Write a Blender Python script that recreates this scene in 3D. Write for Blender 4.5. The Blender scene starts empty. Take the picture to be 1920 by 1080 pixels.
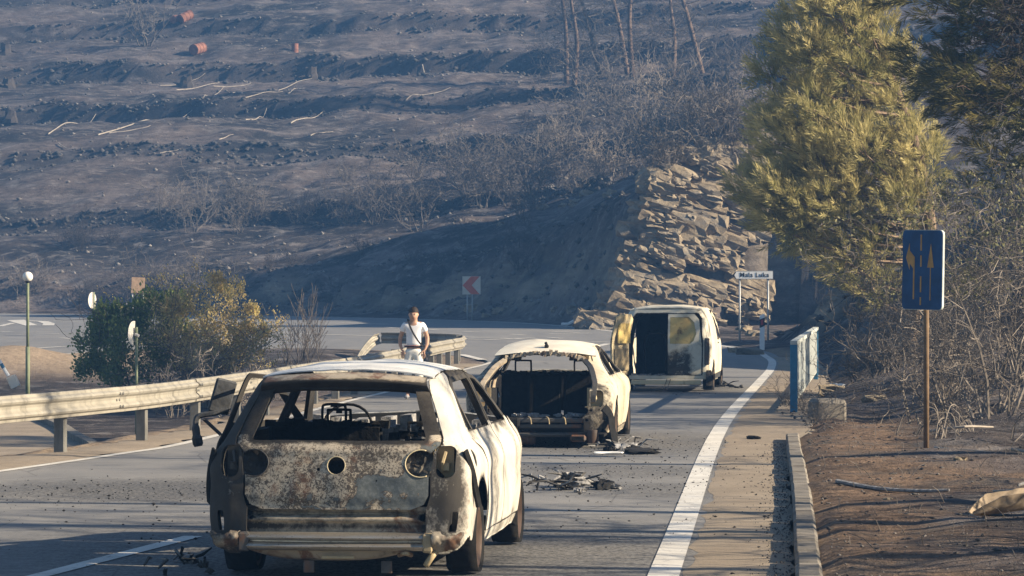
import bpy, math, random
import numpy as np
from mathutils import Vector, Matrix

# ------------------------------------------------------------------ camera, sky, sun, exposure
SC = bpy.context.scene
COL = SC.collection
R = math.radians
EYE = 1.85           # lens height in metres
FPX = 6000.0         # focal length in pixels of a 1920 px wide picture
HOR = 555.0          # row of the horizon
cam_d = bpy.data.cameras.new('camera')
cam_d.sensor_width = 36.0
cam_d.lens = 36.0 * FPX / 1920.0
cam_d.clip_start = 0.5
cam_d.clip_end = 3000.0
cam = bpy.data.objects.new('camera', cam_d)
COL.objects.link(cam)
cam.location = (0, 0, EYE)
cam.rotation_euler = (R(90) + math.atan((HOR - 540.0) / FPX), 0, 0)
SC.camera = cam

SUN_EL, SUN_BACK = 25.0, 12.0      # elevation, and how far behind the camera's right shoulder
SV = Vector((math.cos(R(SUN_EL)) * math.cos(R(SUN_BACK)), -math.cos(R(SUN_EL)) * math.sin(R(SUN_BACK)), math.sin(R(SUN_EL))))
world = bpy.data.worlds.new('World')
SC.world = world
world.use_nodes = True
wn = world.node_tree
sky = wn.nodes.new('ShaderNodeTexSky')
sky.sky_type = 'NISHITA'
sky.sun_disc = False
sky.sun_elevation = R(SUN_EL)
sky.sun_rotation = math.atan2(SV.x, SV.y)
sky.air_density = 1.0
sky.dust_density = 0.6
sky.ozone_density = 2.0
wn.nodes['Background'].inputs[1].default_value = 0.05
wn.links.new(sky.outputs[0], wn.nodes['Background'].inputs[0])
sun_d = bpy.data.lights.new('sun', 'SUN')
sun_d.energy = 5.0
sun_d.angle = R(0.55)
sun_d.color = (1.0, 0.84, 0.62)
sun = bpy.data.objects.new('sun', sun_d)
COL.objects.link(sun)
sun.rotation_euler = SV.to_track_quat('Z', 'Y').to_euler()
sun.location = (40, -20, 60)
SC.view_settings.view_transform = 'Standard'
SC.view_settings.look = 'None'
SC.view_settings.gamma = 1.0
SC.view_settings.use_curve_mapping = False
SC.view_settings.exposure = 1.62
SC.cycles.max_bounces = 6
SC.cycles.volume_bounces = 0
SC.cycles.transparent_max_bounces = 8
SC.cycles.use_denoising = True

def PX(px, py, d):
    """world point seen at pixel px,py when it stands d metres away"""
    return Vector(((px - 960.0) / FPX * d, d, EYE - (py - HOR) / FPX * d))

# ------------------------------------------------------------------ small numeric helpers
def vnoise(x, y, seed=0):
    x = np.asarray(x, float); y = np.asarray(y, float)
    xi = np.floor(x).astype(np.int64); yi = np.floor(y).astype(np.int64)
    xf = x - xi; yf = y - yi
    def h(a, b):
        n = (a * 374761393 + b * 668265263 + seed * 1442695041) & 0xFFFFFFFF
        n = ((n ^ (n >> 13)) * 1274126177) & 0xFFFFFFFF
        n = (n ^ (n >> 16)) & 0xFFFFFFFF
        return n / 2147483648.0 - 1.0
    u = xf * xf * (3 - 2 * xf); v = yf * yf * (3 - 2 * yf)
    return (h(xi, yi) * (1 - u) + h(xi + 1, yi) * u) * (1 - v) + (h(xi, yi + 1) * (1 - u) + h(xi + 1, yi + 1) * u) * v

def fbm(x, y, seed=0, octs=4, gain=0.5):
    t = 0; a = 1.0
    for i in range(octs):
        t = t + a * vnoise(x * 2 ** i + 17.3 * i, y * 2 ** i - 9.1 * i, seed + i); a *= gain
    return t

def sstep(t):
    t = np.clip(t, 0, 1)
    return t * t * (3 - 2 * t)

def sd_poly(x, y, pts):
    """signed distance to a polygon, negative inside"""
    x = np.asarray(x, float); y = np.asarray(y, float)
    d = np.full(x.shape, 1e9); ins = np.zeros(x.shape, bool)
    n = len(pts)
    for i in range(n):
        ax, ay = pts[i]; bx, by = pts[(i + 1) % n]
        ex, ey = bx - ax, by - ay
        wx, wy = x - ax, y - ay
        t = np.clip((wx * ex + wy * ey) / (ex * ex + ey * ey + 1e-12), 0, 1)
        d = np.minimum(d, (wx - ex * t) ** 2 + (wy - ey * t) ** 2)
        c = ((ay <= y) & (by > y)) | ((by <= y) & (ay > y))
        with np.errstate(divide='ignore', invalid='ignore'):
            xc = ax + (y - ay) / (by - ay if by != ay else 1e-12) * ex
        ins ^= c & (x < xc)
    d = np.sqrt(d)
    return np.where(ins, -d, d)

def sd_line(x, y, pts):
    """distance to an open polyline, and arc length of the nearest point"""
    x = np.asarray(x, float); y = np.asarray(y, float)
    best = np.full(x.shape, 1e18); arc = np.zeros(x.shape); acc = 0.0
    for (ax, ay), (bx, by) in zip(pts[:-1], pts[1:]):
        ex, ey = bx - ax, by - ay
        L = math.hypot(ex, ey)
        t = np.clip(((x - ax) * ex + (y - ay) * ey) / (L * L), 0, 1)
        q = (x - ax - ex * t) ** 2 + (y - ay - ey * t) ** 2
        m = q < best
        best = np.where(m, q, best); arc = np.where(m, acc + t * L, arc)
        acc += L
    return np.sqrt(best), arc

def sd_rbox(x, y, cx, cy, hw, hh, r=0.0):
    ax = np.abs(x - cx) - hw + r; ay = np.abs(y - cy) - hh + r
    return np.hypot(np.maximum(ax, 0), np.maximum(ay, 0)) + np.minimum(np.maximum(ax, ay), 0) - r

def sd_ell(x, y, cx, cy, rx, ry):
    k = np.hypot((x - cx) / rx, (y - cy) / ry)
    return (k - 1) * min(rx, ry)

def smooth_pts(pts, n=8):
    """Catmull-Rom through points"""
    P = [np.array(p, float) for p in pts]
    P = [2 * P[0] - P[1]] + P + [2 * P[-1] - P[-2]]
    out = []
    for i in range(1, len(P) - 2):
        for k in range(n):
            t = k / n
            a, b, c, d = P[i - 1], P[i], P[i + 1], P[i + 2]
            out.append(0.5 * (2 * b + (c - a) * t + (2 * a - 5 * b + 4 * c - d) * t * t + (3 * b - a - 3 * c + d) * t ** 3))
    out.append(P[-2])
    return out

def curve1(table):
    """smooth 1-D interpolation (monotone-ish) through (x, y) pairs"""
    xs = np.array([p[0] for p in table], float); ys = np.array([p[1] for p in table], float)
    m = np.zeros_like(ys)
    dl = np.diff(ys) / np.diff(xs)
    m[0], m[-1] = dl[0], dl[-1]
    for i in range(1, len(xs) - 1):
        m[i] = 0 if dl[i - 1] * dl[i] <= 0 else 2 * dl[i - 1] * dl[i] / (dl[i - 1] + dl[i])
    def f(x):
        x = np.clip(np.asarray(x, float), xs[0], xs[-1])
        i = np.clip(np.searchsorted(xs, x, side='right') - 1, 0, len(xs) - 2)
        h = xs[i + 1] - xs[i]; t = (x - xs[i]) / h
        return ((1 + 2 * t) * (1 - t) ** 2 * ys[i] + t * (1 - t) ** 2 * h * m[i] + t * t * (3 - 2 * t) * ys[i + 1] + t * t * (t - 1) * h * m[i + 1])
    return f

# ------------------------------------------------------------------ mesh helpers
def link(o, parent=None):
    COL.objects.link(o)
    if parent is not None:
        o.parent = parent
    return o

def tag(o, label=None, cat=None, group=None, kind=None):
    if label: o['label'] = label
    if cat: o['category'] = cat
    if group: o['group'] = group
    if kind: o['kind'] = kind
    return o

def empty(name, loc=(0, 0, 0), rz=0.0, label=None, cat=None, group=None):
    o = bpy.data.objects.new(name, None)
    o.empty_display_size = 0.2
    o.location = loc
    o.rotation_euler = (0, 0, rz)
    return tag(link(o), label, cat, group)

class MB:
    """collects geometry for one mesh object"""
    def __init__(s):
        s.v = []; s.f = []; s.a = None; s.fm = []
    def add(s, verts, faces, m=0, M=None):
        o = len(s.v)
        if M is not None:
            verts = [tuple(M @ Vector(p)) for p in verts]
        s.v.extend(tuple(p) for p in verts)
        s.f.extend(tuple(i + o for i in f) for f in faces)
        s.fm.extend([m] * len(faces))
        return s
    def box(s, c, size, rot=None, taper=1.0, m=0, jit=0.0, rnd=None, ch=0.0):
        hx, hy, hz = size[0] / 2, size[1] / 2, size[2] / 2
        if ch > 0:      # chamfered box: 24 verts
            c_ = min(ch, hx * .9, hy * .9, hz * .9)
            vs = []
            for sx in (-1, 1):
                for sy in (-1, 1):
                    for sz in (-1, 1):
                        vs += [(sx * hx, sy * (hy - c_), sz * (hz - c_)), (sx * (hx - c_), sy * hy, sz * (hz - c_)), (sx * (hx - c_), sy * (hy - c_), sz * hz)]
            def I(sx, sy, sz, k): return (((sx > 0) * 2 + (sy > 0)) * 2 + (sz > 0)) * 3 + k
            fs = []
            for sg in (-1, 1):
                a = [I(sg, -1, -1, 0), I(sg, 1, -1, 0), I(sg, 1, 1, 0), I(sg, -1, 1, 0)]; fs.append(a if sg > 0 else a[::-1])
                a = [I(-1, sg, -1, 1), I(-1, sg, 1, 1), I(1, sg, 1, 1), I(1, sg, -1, 1)]; fs.append(a if sg > 0 else a[::-1])
                a = [I(-1, -1, sg, 2), I(1, -1, sg, 2), I(1, 1, sg, 2), I(-1, 1, sg, 2)]; fs.append(a if sg > 0 else a[::-1])
            for a in (-1, 1):
                for b in (-1, 1):
                    f = [I(a, b, -1, 0), I(a, b, -1, 1), I(a, b, 1, 1), I(a, b, 1, 0)]; fs.append(f if a * b > 0 else f[::-1])
                    f = [I(a, -1, b, 0), I(a, 1, b, 0), I(a, 1, b, 2), I(a, -1, b, 2)]; fs.append(f if a * b > 0 else f[::-1])
                    f = [I(-1, a, b, 1), I(-1, a, b, 2), I(1, a, b, 2), I(1, a, b, 1)]; fs.append(f if a * b > 0 else f[::-1])
                    for c2 in (-1, 1):
                        f = [I(a, b, c2, 0), I(a, b, c2, 1), I(a, b, c2, 2)]; fs.append(f if a * b * c2 > 0 else f[::-1])
        else:
            vs = [(sx * hx * (taper if sz > 0 else 1), sy * hy * (taper if sz > 0 else 1), sz * hz) for sx in (-1, 1) for sy in (-1, 1) for sz in (-1, 1)]
            fs = [(0, 1, 3, 2), (4, 6, 7, 5), (0, 4, 5, 1), (2, 3, 7, 6), (0, 2, 6, 4), (1, 5, 7, 3)]
        if jit:
            vs = [tuple(q + rnd.uniform(-jit, jit) for q in p) for p in vs]
        M = Matrix.Translation(Vector(c))
        if rot is not None:
            M = M @ (rot if isinstance(rot, Matrix) else Matrix.Rotation(rot, 4, 'Z'))
        return s.add(vs, fs, m, M)
    def tube(s, pts, rad, n=6, cap=True, m=0):
        pts = [Vector(p) for p in pts]
        if not hasattr(rad, '__len__'): rad = [rad] * len(pts)
        up = None; rings = []; o = len(s.v); vs = []
        for i, p in enumerate(pts):
            d = (pts[min(i + 1, len(pts) - 1)] - pts[max(i - 1, 0)])
            if d.length < 1e-9: d = Vector((0, 0, 1))
            d.normalize()
            if up is None:
                up = d.cross(Vector((0.31, 0.95, 0.02)))
                if up.length < 0.1: up = d.cross(Vector((1, 0, 0)))
            up = (up - d * up.dot(d)); up.normalize()
            w = d.cross(up)
            for k in range(n):
                a = 2 * math.pi * k / n
                vs.append(tuple(p + (up * math.cos(a) + w * math.sin(a)) * rad[i]))
        fs = []
        for i in range(len(pts) - 1):
            for k in range(n):
                k2 = (k + 1) % n
                fs.append((i * n + k, i * n + k2, (i + 1) * n + k2, (i + 1) * n + k))
        if cap:
            fs.append(tuple(range(n))[::-1]); fs.append(tuple((len(pts) - 1) * n + k for k in range(n)))
        return s.add(vs, fs, m)
    def lathe(s, prof, n=24, M=None, m=0, cap=False):
        """profile of (radius, height) turned about local Z"""
        vs = []; fs = []
        for r, z in prof:
            for k in range(n):
                a = 2 * math.pi * k / n
                vs.append((r * math.cos(a), r * math.sin(a), z))
        for i in range(len(prof) - 1):
            for k in range(n):
                k2 = (k + 1) % n
                fs.append((i * n + k, i * n + k2, (i + 1) * n + k2, (i + 1) * n + k))
        if cap:
            fs.append(tuple(range(n))[::-1]); fs.append(tuple((len(prof) - 1) * n + k for k in range(n)))
        return s.add(vs, fs, m, M)
    def prism(s, outline, y0, y1, M=None, m=0):
        """outline of (x, z), extruded along y"""
        n = len(outline)
        vs = [(x, y0, z) for x, z in outline] + [(x, y1, z) for x, z in outline]
        fs = [tuple(range(n)), tuple(range(2 * n - 1, n - 1, -1))]
        fs += [(i, i + n, (i + 1) % n + n, (i + 1) % n) for i in range(n)]
        return s.add(vs, fs, m, M)
    def sweep(s, prof, path, closed=False, m=0, up=(0, 0, 1)):
        """profile of (side, up) swept along a path; side is to the right of the direction of travel"""
        path = [Vector(p) for p in path]; U = Vector(up); n = len(prof); vs = []; fs = []
        for i, p in enumerate(path):
            d = path[min(i + 1, len(path) - 1)] - path[max(i - 1, 0)]
            d.normalize()
            r = d.cross(U); r.normalize()
            u = r.cross(d)
            vs += [tuple(p + r * a + u * b) for a, b in prof]
        k_ = n if closed else n - 1
        for i in range(len(path) - 1):
            for k in range(k_):
                k2 = (k + 1) % n
                fs.append((i * n + k, (i + 1) * n + k, (i + 1) * n + k2, i * n + k2))
        if closed:
            fs.append(tuple(range(n))); fs.append(tuple((len(path) - 1) * n + k for k in range(n))[::-1])
        return s.add(vs, fs, m)
    def build(s, name, mat, parent=None, smooth=False, angle=None, attrs=None):
        me = bpy.data.meshes.new(name)
        me.from_pydata(s.v, [], s.f)
        for m_ in (mat if isinstance(mat, (list, tuple)) else [mat]):
            me.materials.append(m_)
        if any(s.fm):
            me.polygons.foreach_set('material_index', s.fm)
        if smooth or angle:
            me.polygons.foreach_set('use_smooth', [True] * len(me.polygons))
            if angle: me.set_sharp_from_angle(angle=R(angle))
        for k, arr in (attrs or {}).items():
            at = me.attributes.new(k, 'FLOAT', 'POINT')
            at.data.foreach_set('value', np.asarray(arr, np.float32))
        me.update()
        return link(bpy.data.objects.new(name, me), parent)

def patch(F, sdf, u, v, th=0.006, soot=None, center=None, out=None, warp=0.0, wsc=3.0, seed=1, name=None, mat=None, parent=None, rim=0.38, mb=None):
    """A sheet F(u,v) trimmed where sdf(P,u,v) > 0 (P = x,y,z arrays), with real thickness and its own cut edges."""
    u0, u1, nu = u; v0, v1, nv = v
    U, V = np.meshgrid(np.linspace(u0, u1, nu + 1), np.linspace(v0, v1, nv + 1), indexing='ij')
    def FF(a, b):
        x, y, z = F(a, b)
        return np.stack([np.broadcast_to(x, a.shape), np.broadcast_to(y, a.shape), np.broadcast_to(z, a.shape)], -1).astype(float)
    P = FF(U, V)
    S = np.broadcast_to(sdf(P, U, V), U.shape)
    keys = {}; uv = []; polys = []
    def vert(key, a, b):
        i = keys.get(key)
        if i is None:
            i = keys[key] = len(uv); uv.append((a, b))
        return i
    ins = S <= 0
    for i in range(nu):
        for j in range(nv):
            c = ((i, j), (i + 1, j), (i + 1, j + 1), (i, j + 1))
            k = [ins[p] for p in c]
            if not any(k): continue
            poly = []
            for a in range(4):
                p, q = c[a], c[(a + 1) % 4]
                if k[a]: poly.append(vert(p, U[p], V[p]))
                if k[a] != k[(a + 1) % 4]:
                    sp, sq = S[p], S[q]
                    t = sp / (sp - sq) if sp != sq else .5
                    kk = (p, q) if p < q else (q, p)
                    poly.append(vert(kk, U[p] + (U[q] - U[p]) * t, V[p] + (V[q] - V[p]) * t))
            if len(poly) >= 3: polys.append(poly)
    if not polys: return None
    uv = np.array(uv); a, b = uv[:, 0], uv[:, 1]
    e = 1e-3
    X = FF(a, b)
    N = np.cross(FF(a + e, b) - FF(a - e, b), FF(a, b + e) - FF(a, b - e))
    L = np.linalg.norm(N, axis=1, keepdims=True); L[L == 0] = 1; N = N / L
    if out is not None: ref = np.asarray(out, float)[None, :] * np.ones_like(X)
    else: ref = X - np.asarray(center if center is not None else X.mean(0))
    flip = (N * ref).sum() < 0
    if flip: N = -N
    if warp:
        X = X + N * (fbm(a * wsc + seed * 7.7, b * wsc - seed * 3.1, seed, 3) * warp)[:, None]
    so = soot(X, a, b) if soot else np.zeros(len(X))
    so = np.array(np.broadcast_to(so, a.shape), float)
    n = len(X)
    # orientation of the polygons in (u,v): counter-clockwise -> normal du x dv
    top = [p[::-1] if flip else p for p in polys]
    edges = {}
    for p in top:
        for q in range(len(p)):
            ed = (p[q], p[(q + 1) % len(p)])
            if (ed[1], ed[0]) in edges: del edges[(ed[1], ed[0])]
            else: edges[ed] = 1
    if rim:
        for (p, q) in edges:
            so[p] = min(1.0, so[p] + rim * .5); so[q] = min(1.0, so[q] + rim * .5)
    B = X - N * th
    verts = np.concatenate([X, B]); faces = [tuple(p) for p in top] + [tuple(i + n for i in p[::-1]) for p in top]
    sv = list(so) + list(so)
    ex = []; k = 2 * n
    for (p, q) in edges:
        ex += [X[p], X[q], B[q], B[p]]; sv += [so[p], so[q], so[q], so[p]]
        faces.append((k, k + 3, k + 2, k + 1)); k += 4
    verts = np.concatenate([verts, np.array(ex)]) if ex else verts
    if mb is not None:
        o = len(mb.v); mb.v.extend(map(tuple, verts)); mb.f.extend(tuple(i + o for i in f) for f in faces); mb.fm.extend([0] * len(faces))
        mb.a = (mb.a or []) + sv
        return mb
    m_ = MB(); m_.v = [tuple(p) for p in verts]; m_.f = faces; m_.fm = [0] * len(faces)
    return m_.build(name, mat, parent, smooth=True, attrs={'soot': sv})

# ------------------------------------------------------------------ material helpers
class NT:
    def __init__(s, name, rough=0.8, metal=0.0, spec=0.3):
        s.m = bpy.data.materials.new(name); s.m.use_nodes = True
        s.t = s.m.node_tree; s.b = s.t.nodes['Principled BSDF']
        s.b.inputs['Roughness'].default_value = rough
        s.b.inputs['Metallic'].default_value = metal
        s.b.inputs['Specular IOR Level'].default_value = spec
        s._c = {}
    def n(s, kind, **kw):
        x = s.t.nodes.new(kind)
        for k, v in kw.items(): setattr(x, k, v)
        return x
    def put(s, sock, v):
        if hasattr(v, 'node'): s.t.links.new(v, sock)
        elif isinstance(v, (tuple, list)):
            sock.default_value = tuple(v) + ((1.0,) if len(v) == 3 and sock.type == 'RGBA' else ())
        else: sock.default_value = v
    def co(s, kind='Object', scale=None):
        k = (kind, scale)
        if k not in s._c:
            o = s.n('ShaderNodeTexCoord').outputs[kind]
            if scale is not None:
                mp = s.n('ShaderNodeMapping'); s.t.links.new(o, mp.inputs[0]); mp.inputs['Scale'].default_value = scale
                o = mp.outputs[0]
            s._c[k] = o
        return s._c[k]
    def pos(s, scale=None):
        o = s.n('ShaderNodeNewGeometry').outputs['Position']
        if scale is not None:
            mp = s.n('ShaderNodeMapping'); s.t.links.new(o, mp.inputs[0]); mp.inputs['Scale'].default_value = scale
            o = mp.outputs[0]
        return o
    def noise(s, scale, detail=4, rough=0.55, vec=None, dist=0.0):
        x = s.n('ShaderNodeTexNoise'); s.put(x.inputs['Vector'], vec or s.co())
        x.inputs['Scale'].default_value = scale; x.inputs['Detail'].default_value = detail
        x.inputs['Roughness'].default_value = rough; x.inputs['Distortion'].default_value = dist
        return x.outputs[0]
    def vor(s, scale, feature='F1', out='Distance', vec=None, rnd=1.0):
        x = s.n('ShaderNodeTexVoronoi', feature=feature); s.put(x.inputs['Vector'], vec or s.co())
        x.inputs['Scale'].default_value = scale; x.inputs['Randomness'].default_value = rnd
        return x.outputs[out]
    def ramp(s, f, stops, interp='LINEAR'):
        x = s.n('ShaderNodeValToRGB'); x.color_ramp.interpolation = interp; s.put(x.inputs[0], f)
        el = x.color_ramp.elements
        while len(el) < len(stops): el.new(0.5)
        for e, (p, c) in zip(el, stops):
            e.position = p; e.color = (c, c, c, 1) if not hasattr(c, '__len__') else tuple(c) + (1,)
        return x.outputs[0]
    def mr(s, f, a, b, c=0.0, d=1.0):
        x = s.n('ShaderNodeMapRange'); s.put(x.inputs[0], f)
        for i, v in enumerate((a, b, c, d)): x.inputs[i + 1].default_value = v
        return x.outputs[0]
    def mix(s, f, a, b, mode='MIX'):
        x = s.n('ShaderNodeMix', data_type='RGBA', blend_type=mode)
        s.put(x.inputs[0], f); s.put(x.inputs[6], a); s.put(x.inputs[7], b)
        return x.outputs[2]
    def math(s, op, a, b=0.0, clamp=False):
        x = s.n('ShaderNodeMath', operation=op, use_clamp=clamp); s.put(x.inputs[0], a); s.put(x.inputs[1], b)
        return x.outputs[0]
    def attr(s, name):
        return s.n('ShaderNodeAttribute', attribute_name=name).outputs['Fac']
    def sep(s, v):
        x = s.n('ShaderNodeSeparateXYZ'); s.put(x.inputs[0], v); return x.outputs
    def rnd(s):
        return s.n('ShaderNodeObjectInfo').outputs['Random']
    def done(s, col=None, rough=None, bump=None, bstr=0.3, bdist=0.01, metal=None):
        if col is not None: s.put(s.b.inputs['Base Color'], col)
        if rough is not None: s.put(s.b.inputs['Roughness'], rough)
        if metal is not None: s.put(s.b.inputs['Metallic'], metal)
        if bump is not None:
            x = s.n('ShaderNodeBump'); x.inputs['Strength'].default_value = bstr; x.inputs['Distance'].default_value = bdist
            s.put(x.inputs['Height'], bump); s.t.links.new(x.outputs[0], s.b.inputs['Normal'])
        return s.m

def simple(name, col, rough=0.7, metal=0.0, var=0.25, scale=6.0, spec=0.3, bump=0.0):
    """a plain colour with uneven wear"""
    t = NT(name, rough, metal, spec)
    f = t.noise(scale, 5, 0.6)
    c = t.mix(t.mr(f, 0.3, 0.7), tuple(q * (1 - var) for q in col), tuple(min(1, q * (1 + var)) for q in col))
    return t.done(c, bump=f if bump else None, bstr=bump, bdist=0.02)
# ------------------------------------------------------------------ the lie of the land
RB = [(-3.5, -40), (-0.35, 0), (1.35, 21), (3.3, 45), (5.6, 68), (7.0, 82), (7.7, 92), (7.4, 103), (3.4, 131), (-1.3, 147), (-12, 160), (-26, 167), (-60, 177), (-120, 190)]
LB = [(-24, -40), (-14.5, 0), (-8.2, 21), (-6.4, 30), (-5.55, 33.6), (-4.7, 37.5), (-4.15, 41), (-3.1, 55), (-2.35, 64), (-1.35, 80), (-0.8, 86), (-0.7, 89), (-1.4, 93), (-3.4, 98), (-6.1, 101.5), (-10, 101), (-12.9, 98), (-15, 88), (-19, 80), (-34, 70), (-70, 55), (-120, 45)]
RBs = [tuple(p) for p in smooth_pts(RB, 6)]
LBs = [tuple(p) for p in smooth_pts(LB, 6)]
ROADPOLY = RBs + LBs[::-1]
LOWPOLY = [(-5.9, 40), (-6.6, 50), (-7.4, 57), (-9.9, 69), (-13.5, 80), (-22, 82), (-40, 70), (-40, 20), (-9.5, 20)]
RAILX = curve1([(10, -13.2), (20, -9.7), (28, -7.6), (33.5, -6.25), (35.7, -5.71), (38.2, -5.1), (41, -4.55), (46, -4.0), (52.8, -3.42), (61, -2.75), (70, -2.25), (80, -1.75), (86, -1.36)])
FACE = curve1([(0, .02), (78, .03), (95, .15), (105, .38), (120, .55), (140, .9), (157, 1.25), (168, 1.8), (173, 4.2), (179, 3.0), (194, .95), (205, .7), (225, .6), (400, .6)])
CREST = curve1([(0, 1.0), (80, 1.5), (100, 4), (120, 7), (140, 8.6), (155, 8.0), (168, 6.9), (175, 6.2), (183, 5.4), (192, 4.2), (205, 2.4), (222, 1.5), (400, 1.5)])

def ramp(Y):
    t = np.maximum(0, np.asarray(Y, float) - 82)
    return 0.0115 * t * t / (t + 4.0)

def land(X, Y, rough=True):
    """height of the ground, and masks for its covering"""
    X = np.asarray(X, float); Y = np.asarray(Y, float)
    base = ramp(np.minimum(Y, 200))
    road = sd_poly(X, Y, ROADPOLY)
    dR, arc = sd_line(X, Y, RBs)
    dL, _ = sd_line(X, Y, LBs)
    right = (road > 0) & (dR < dL + 0.0)
    q = np.where(right, dR, 0)
    # --- right and far side: verge, cutting, terraced hill
    face = FACE(arc); crest = CREST(arc)
    crest = crest * (1 + 0.16 * fbm(X / 7.0, Y / 7.0, 5, 3)) + 0.3 * vnoise(X / 2.2, Y / 2.2, 9)
    q0 = 1.3 + 0.5 * vnoise(X / 4.0, Y / 4.0, 3) - 0.7 * np.exp(-((Y - 132) / 5) ** 2)
    ybut = 130.0 + 0.45 * fbm(X / 1.9, X * 0 + 2.0, 61, 3) + 0.30 * np.clip(X - 4.5, -2, 7)
    bay = 8.5 * sstep((Y - 106) / 6) * sstep((ybut - Y) / 0.9 + 0.5) * (X > 0)  # hidden bay cut back so the rock wall catches the sun
    up = np.clip(q - q0 - bay, 0, None)
    qc = crest / face
    beyond = np.clip(up - qc, 0, None)
    L = 16.0
    p = (beyond + 5.5 * fbm(X / 48.0, Y / 30.0, 21, 2) + 0.5 * vnoise(X / 6.0, Y / 6.0, 22)) / L
    p = np.where(beyond > 0, p, 0)
    f = p - np.floor(p)
    wallk = 0.27 + 0.20 * vnoise(X / 22.0, Y / 15.0, 40)
    steps = np.floor(p) + (1 - wallk) * f + wallk * sstep((f - 0.90) / 0.055)
    fade = sstep(beyond / 9.0)
    hill = 0.262 * (beyond * (1 - fade) + fade * L * steps)
    slope = np.minimum(face * up, crest)
    z = base + 0.10 * sstep(q / 1.0) + np.where(right, (slope + hill) * (1 - .62 * sstep((X - 8.5) / 8) * sstep((142 - Y) / 14) * sstep((Y - 92) / 14)), 0)  # hill behind the pine lowered to let sun onto the rock
    # unseen ridge added on the right to shade the far road and bank
    z = z + np.where(right, 16.0 * np.exp(-((X - 50) / 17.0) ** 2 - ((Y - 146) / 15.0) ** 2), 0)
    # culvert hollow and hump by the railing
    z = z - 0.35 * np.exp(-((X - 5.9) / 1.0) ** 2 - ((Y - 47.5) / 3.2) ** 2)
    z = z + 0.25 * np.exp(-((X - 7.6) / 1.5) ** 2 - ((Y - 56) / 5.0) ** 2)
    # --- left side: lower ground behind the guard rail
    left = (road > 0) & ~right
    rx = RAILX(np.clip(Y, 10, 86))
    dl = np.minimum(rx - 0.55 - X, dL - 0.2)
    drop = 0.98 * sstep(dl / 2.2) * sstep((98.5 - Y) / 30.0)
    drop = np.where(Y < 97, drop, 0)
    z = z - np.where(left, drop, 0)
    mound = 0.45 * np.exp(-((X + 13.5) / 2.2) ** 2 - ((Y - 89) / 3.0) ** 2) + 0.3 * np.exp(-((X + 6.0) / 2.5) ** 2 - ((Y - 92) / 4.0) ** 2)
    z = z + np.where(left, mound, 0)
    low = sd_poly(X, Y, LOWPOLY)
    zs = z.copy()
    if rough:
        a = np.where(right, 0.03 + 0.05 * sstep(q / 4), 0.03) * np.where(road > 0, sstep(road / 0.6), 0)
        a = a * sstep((low - 0.0) / 0.5)
        wild = sstep((np.where(right, up, 0) - 0.5) / 4.0) * sstep((Y - 55) / 30)
        z = z + a * fbm(X / 0.9, Y / 0.9, 31, 3) + wild * (0.20 * fbm(X / 3.5, Y / 3.5, 33, 3) + 0.07 * vnoise(X / 0.55, Y / 0.55, 35))
        cut = np.where(right, sstep(up / 1.5) * sstep((qc - up) / 1.5 + 0.6) * sstep((Y - 85) / 20), 0)
        gull = np.abs(fbm(X / 2.3 + 0.4 * Y, Y / 9.0, 51, 3))
        z = z + cut * (0.55 * fbm(X / 1.6, Y / 1.6, 52, 4) + 0.22 * vnoise(X / .6, Y / .6, 54) - 0.75 * gull)
    return z, dict(road=road, q=q, right=right, up=up, qc=qc, beyond=beyond, bay=bay, ybut=ybut, f=f, fade=fade, low=low, left=left, dl=dl, arc=arc, smooth=zs, Y=Y, X=X)

def gz(x, y):
    """ground height at one spot"""
    z, k = land(np.array([x]), np.array([y]))
    if k['road'][0] < 0: return float(ramp(y))
    return float(z[0])

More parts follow.
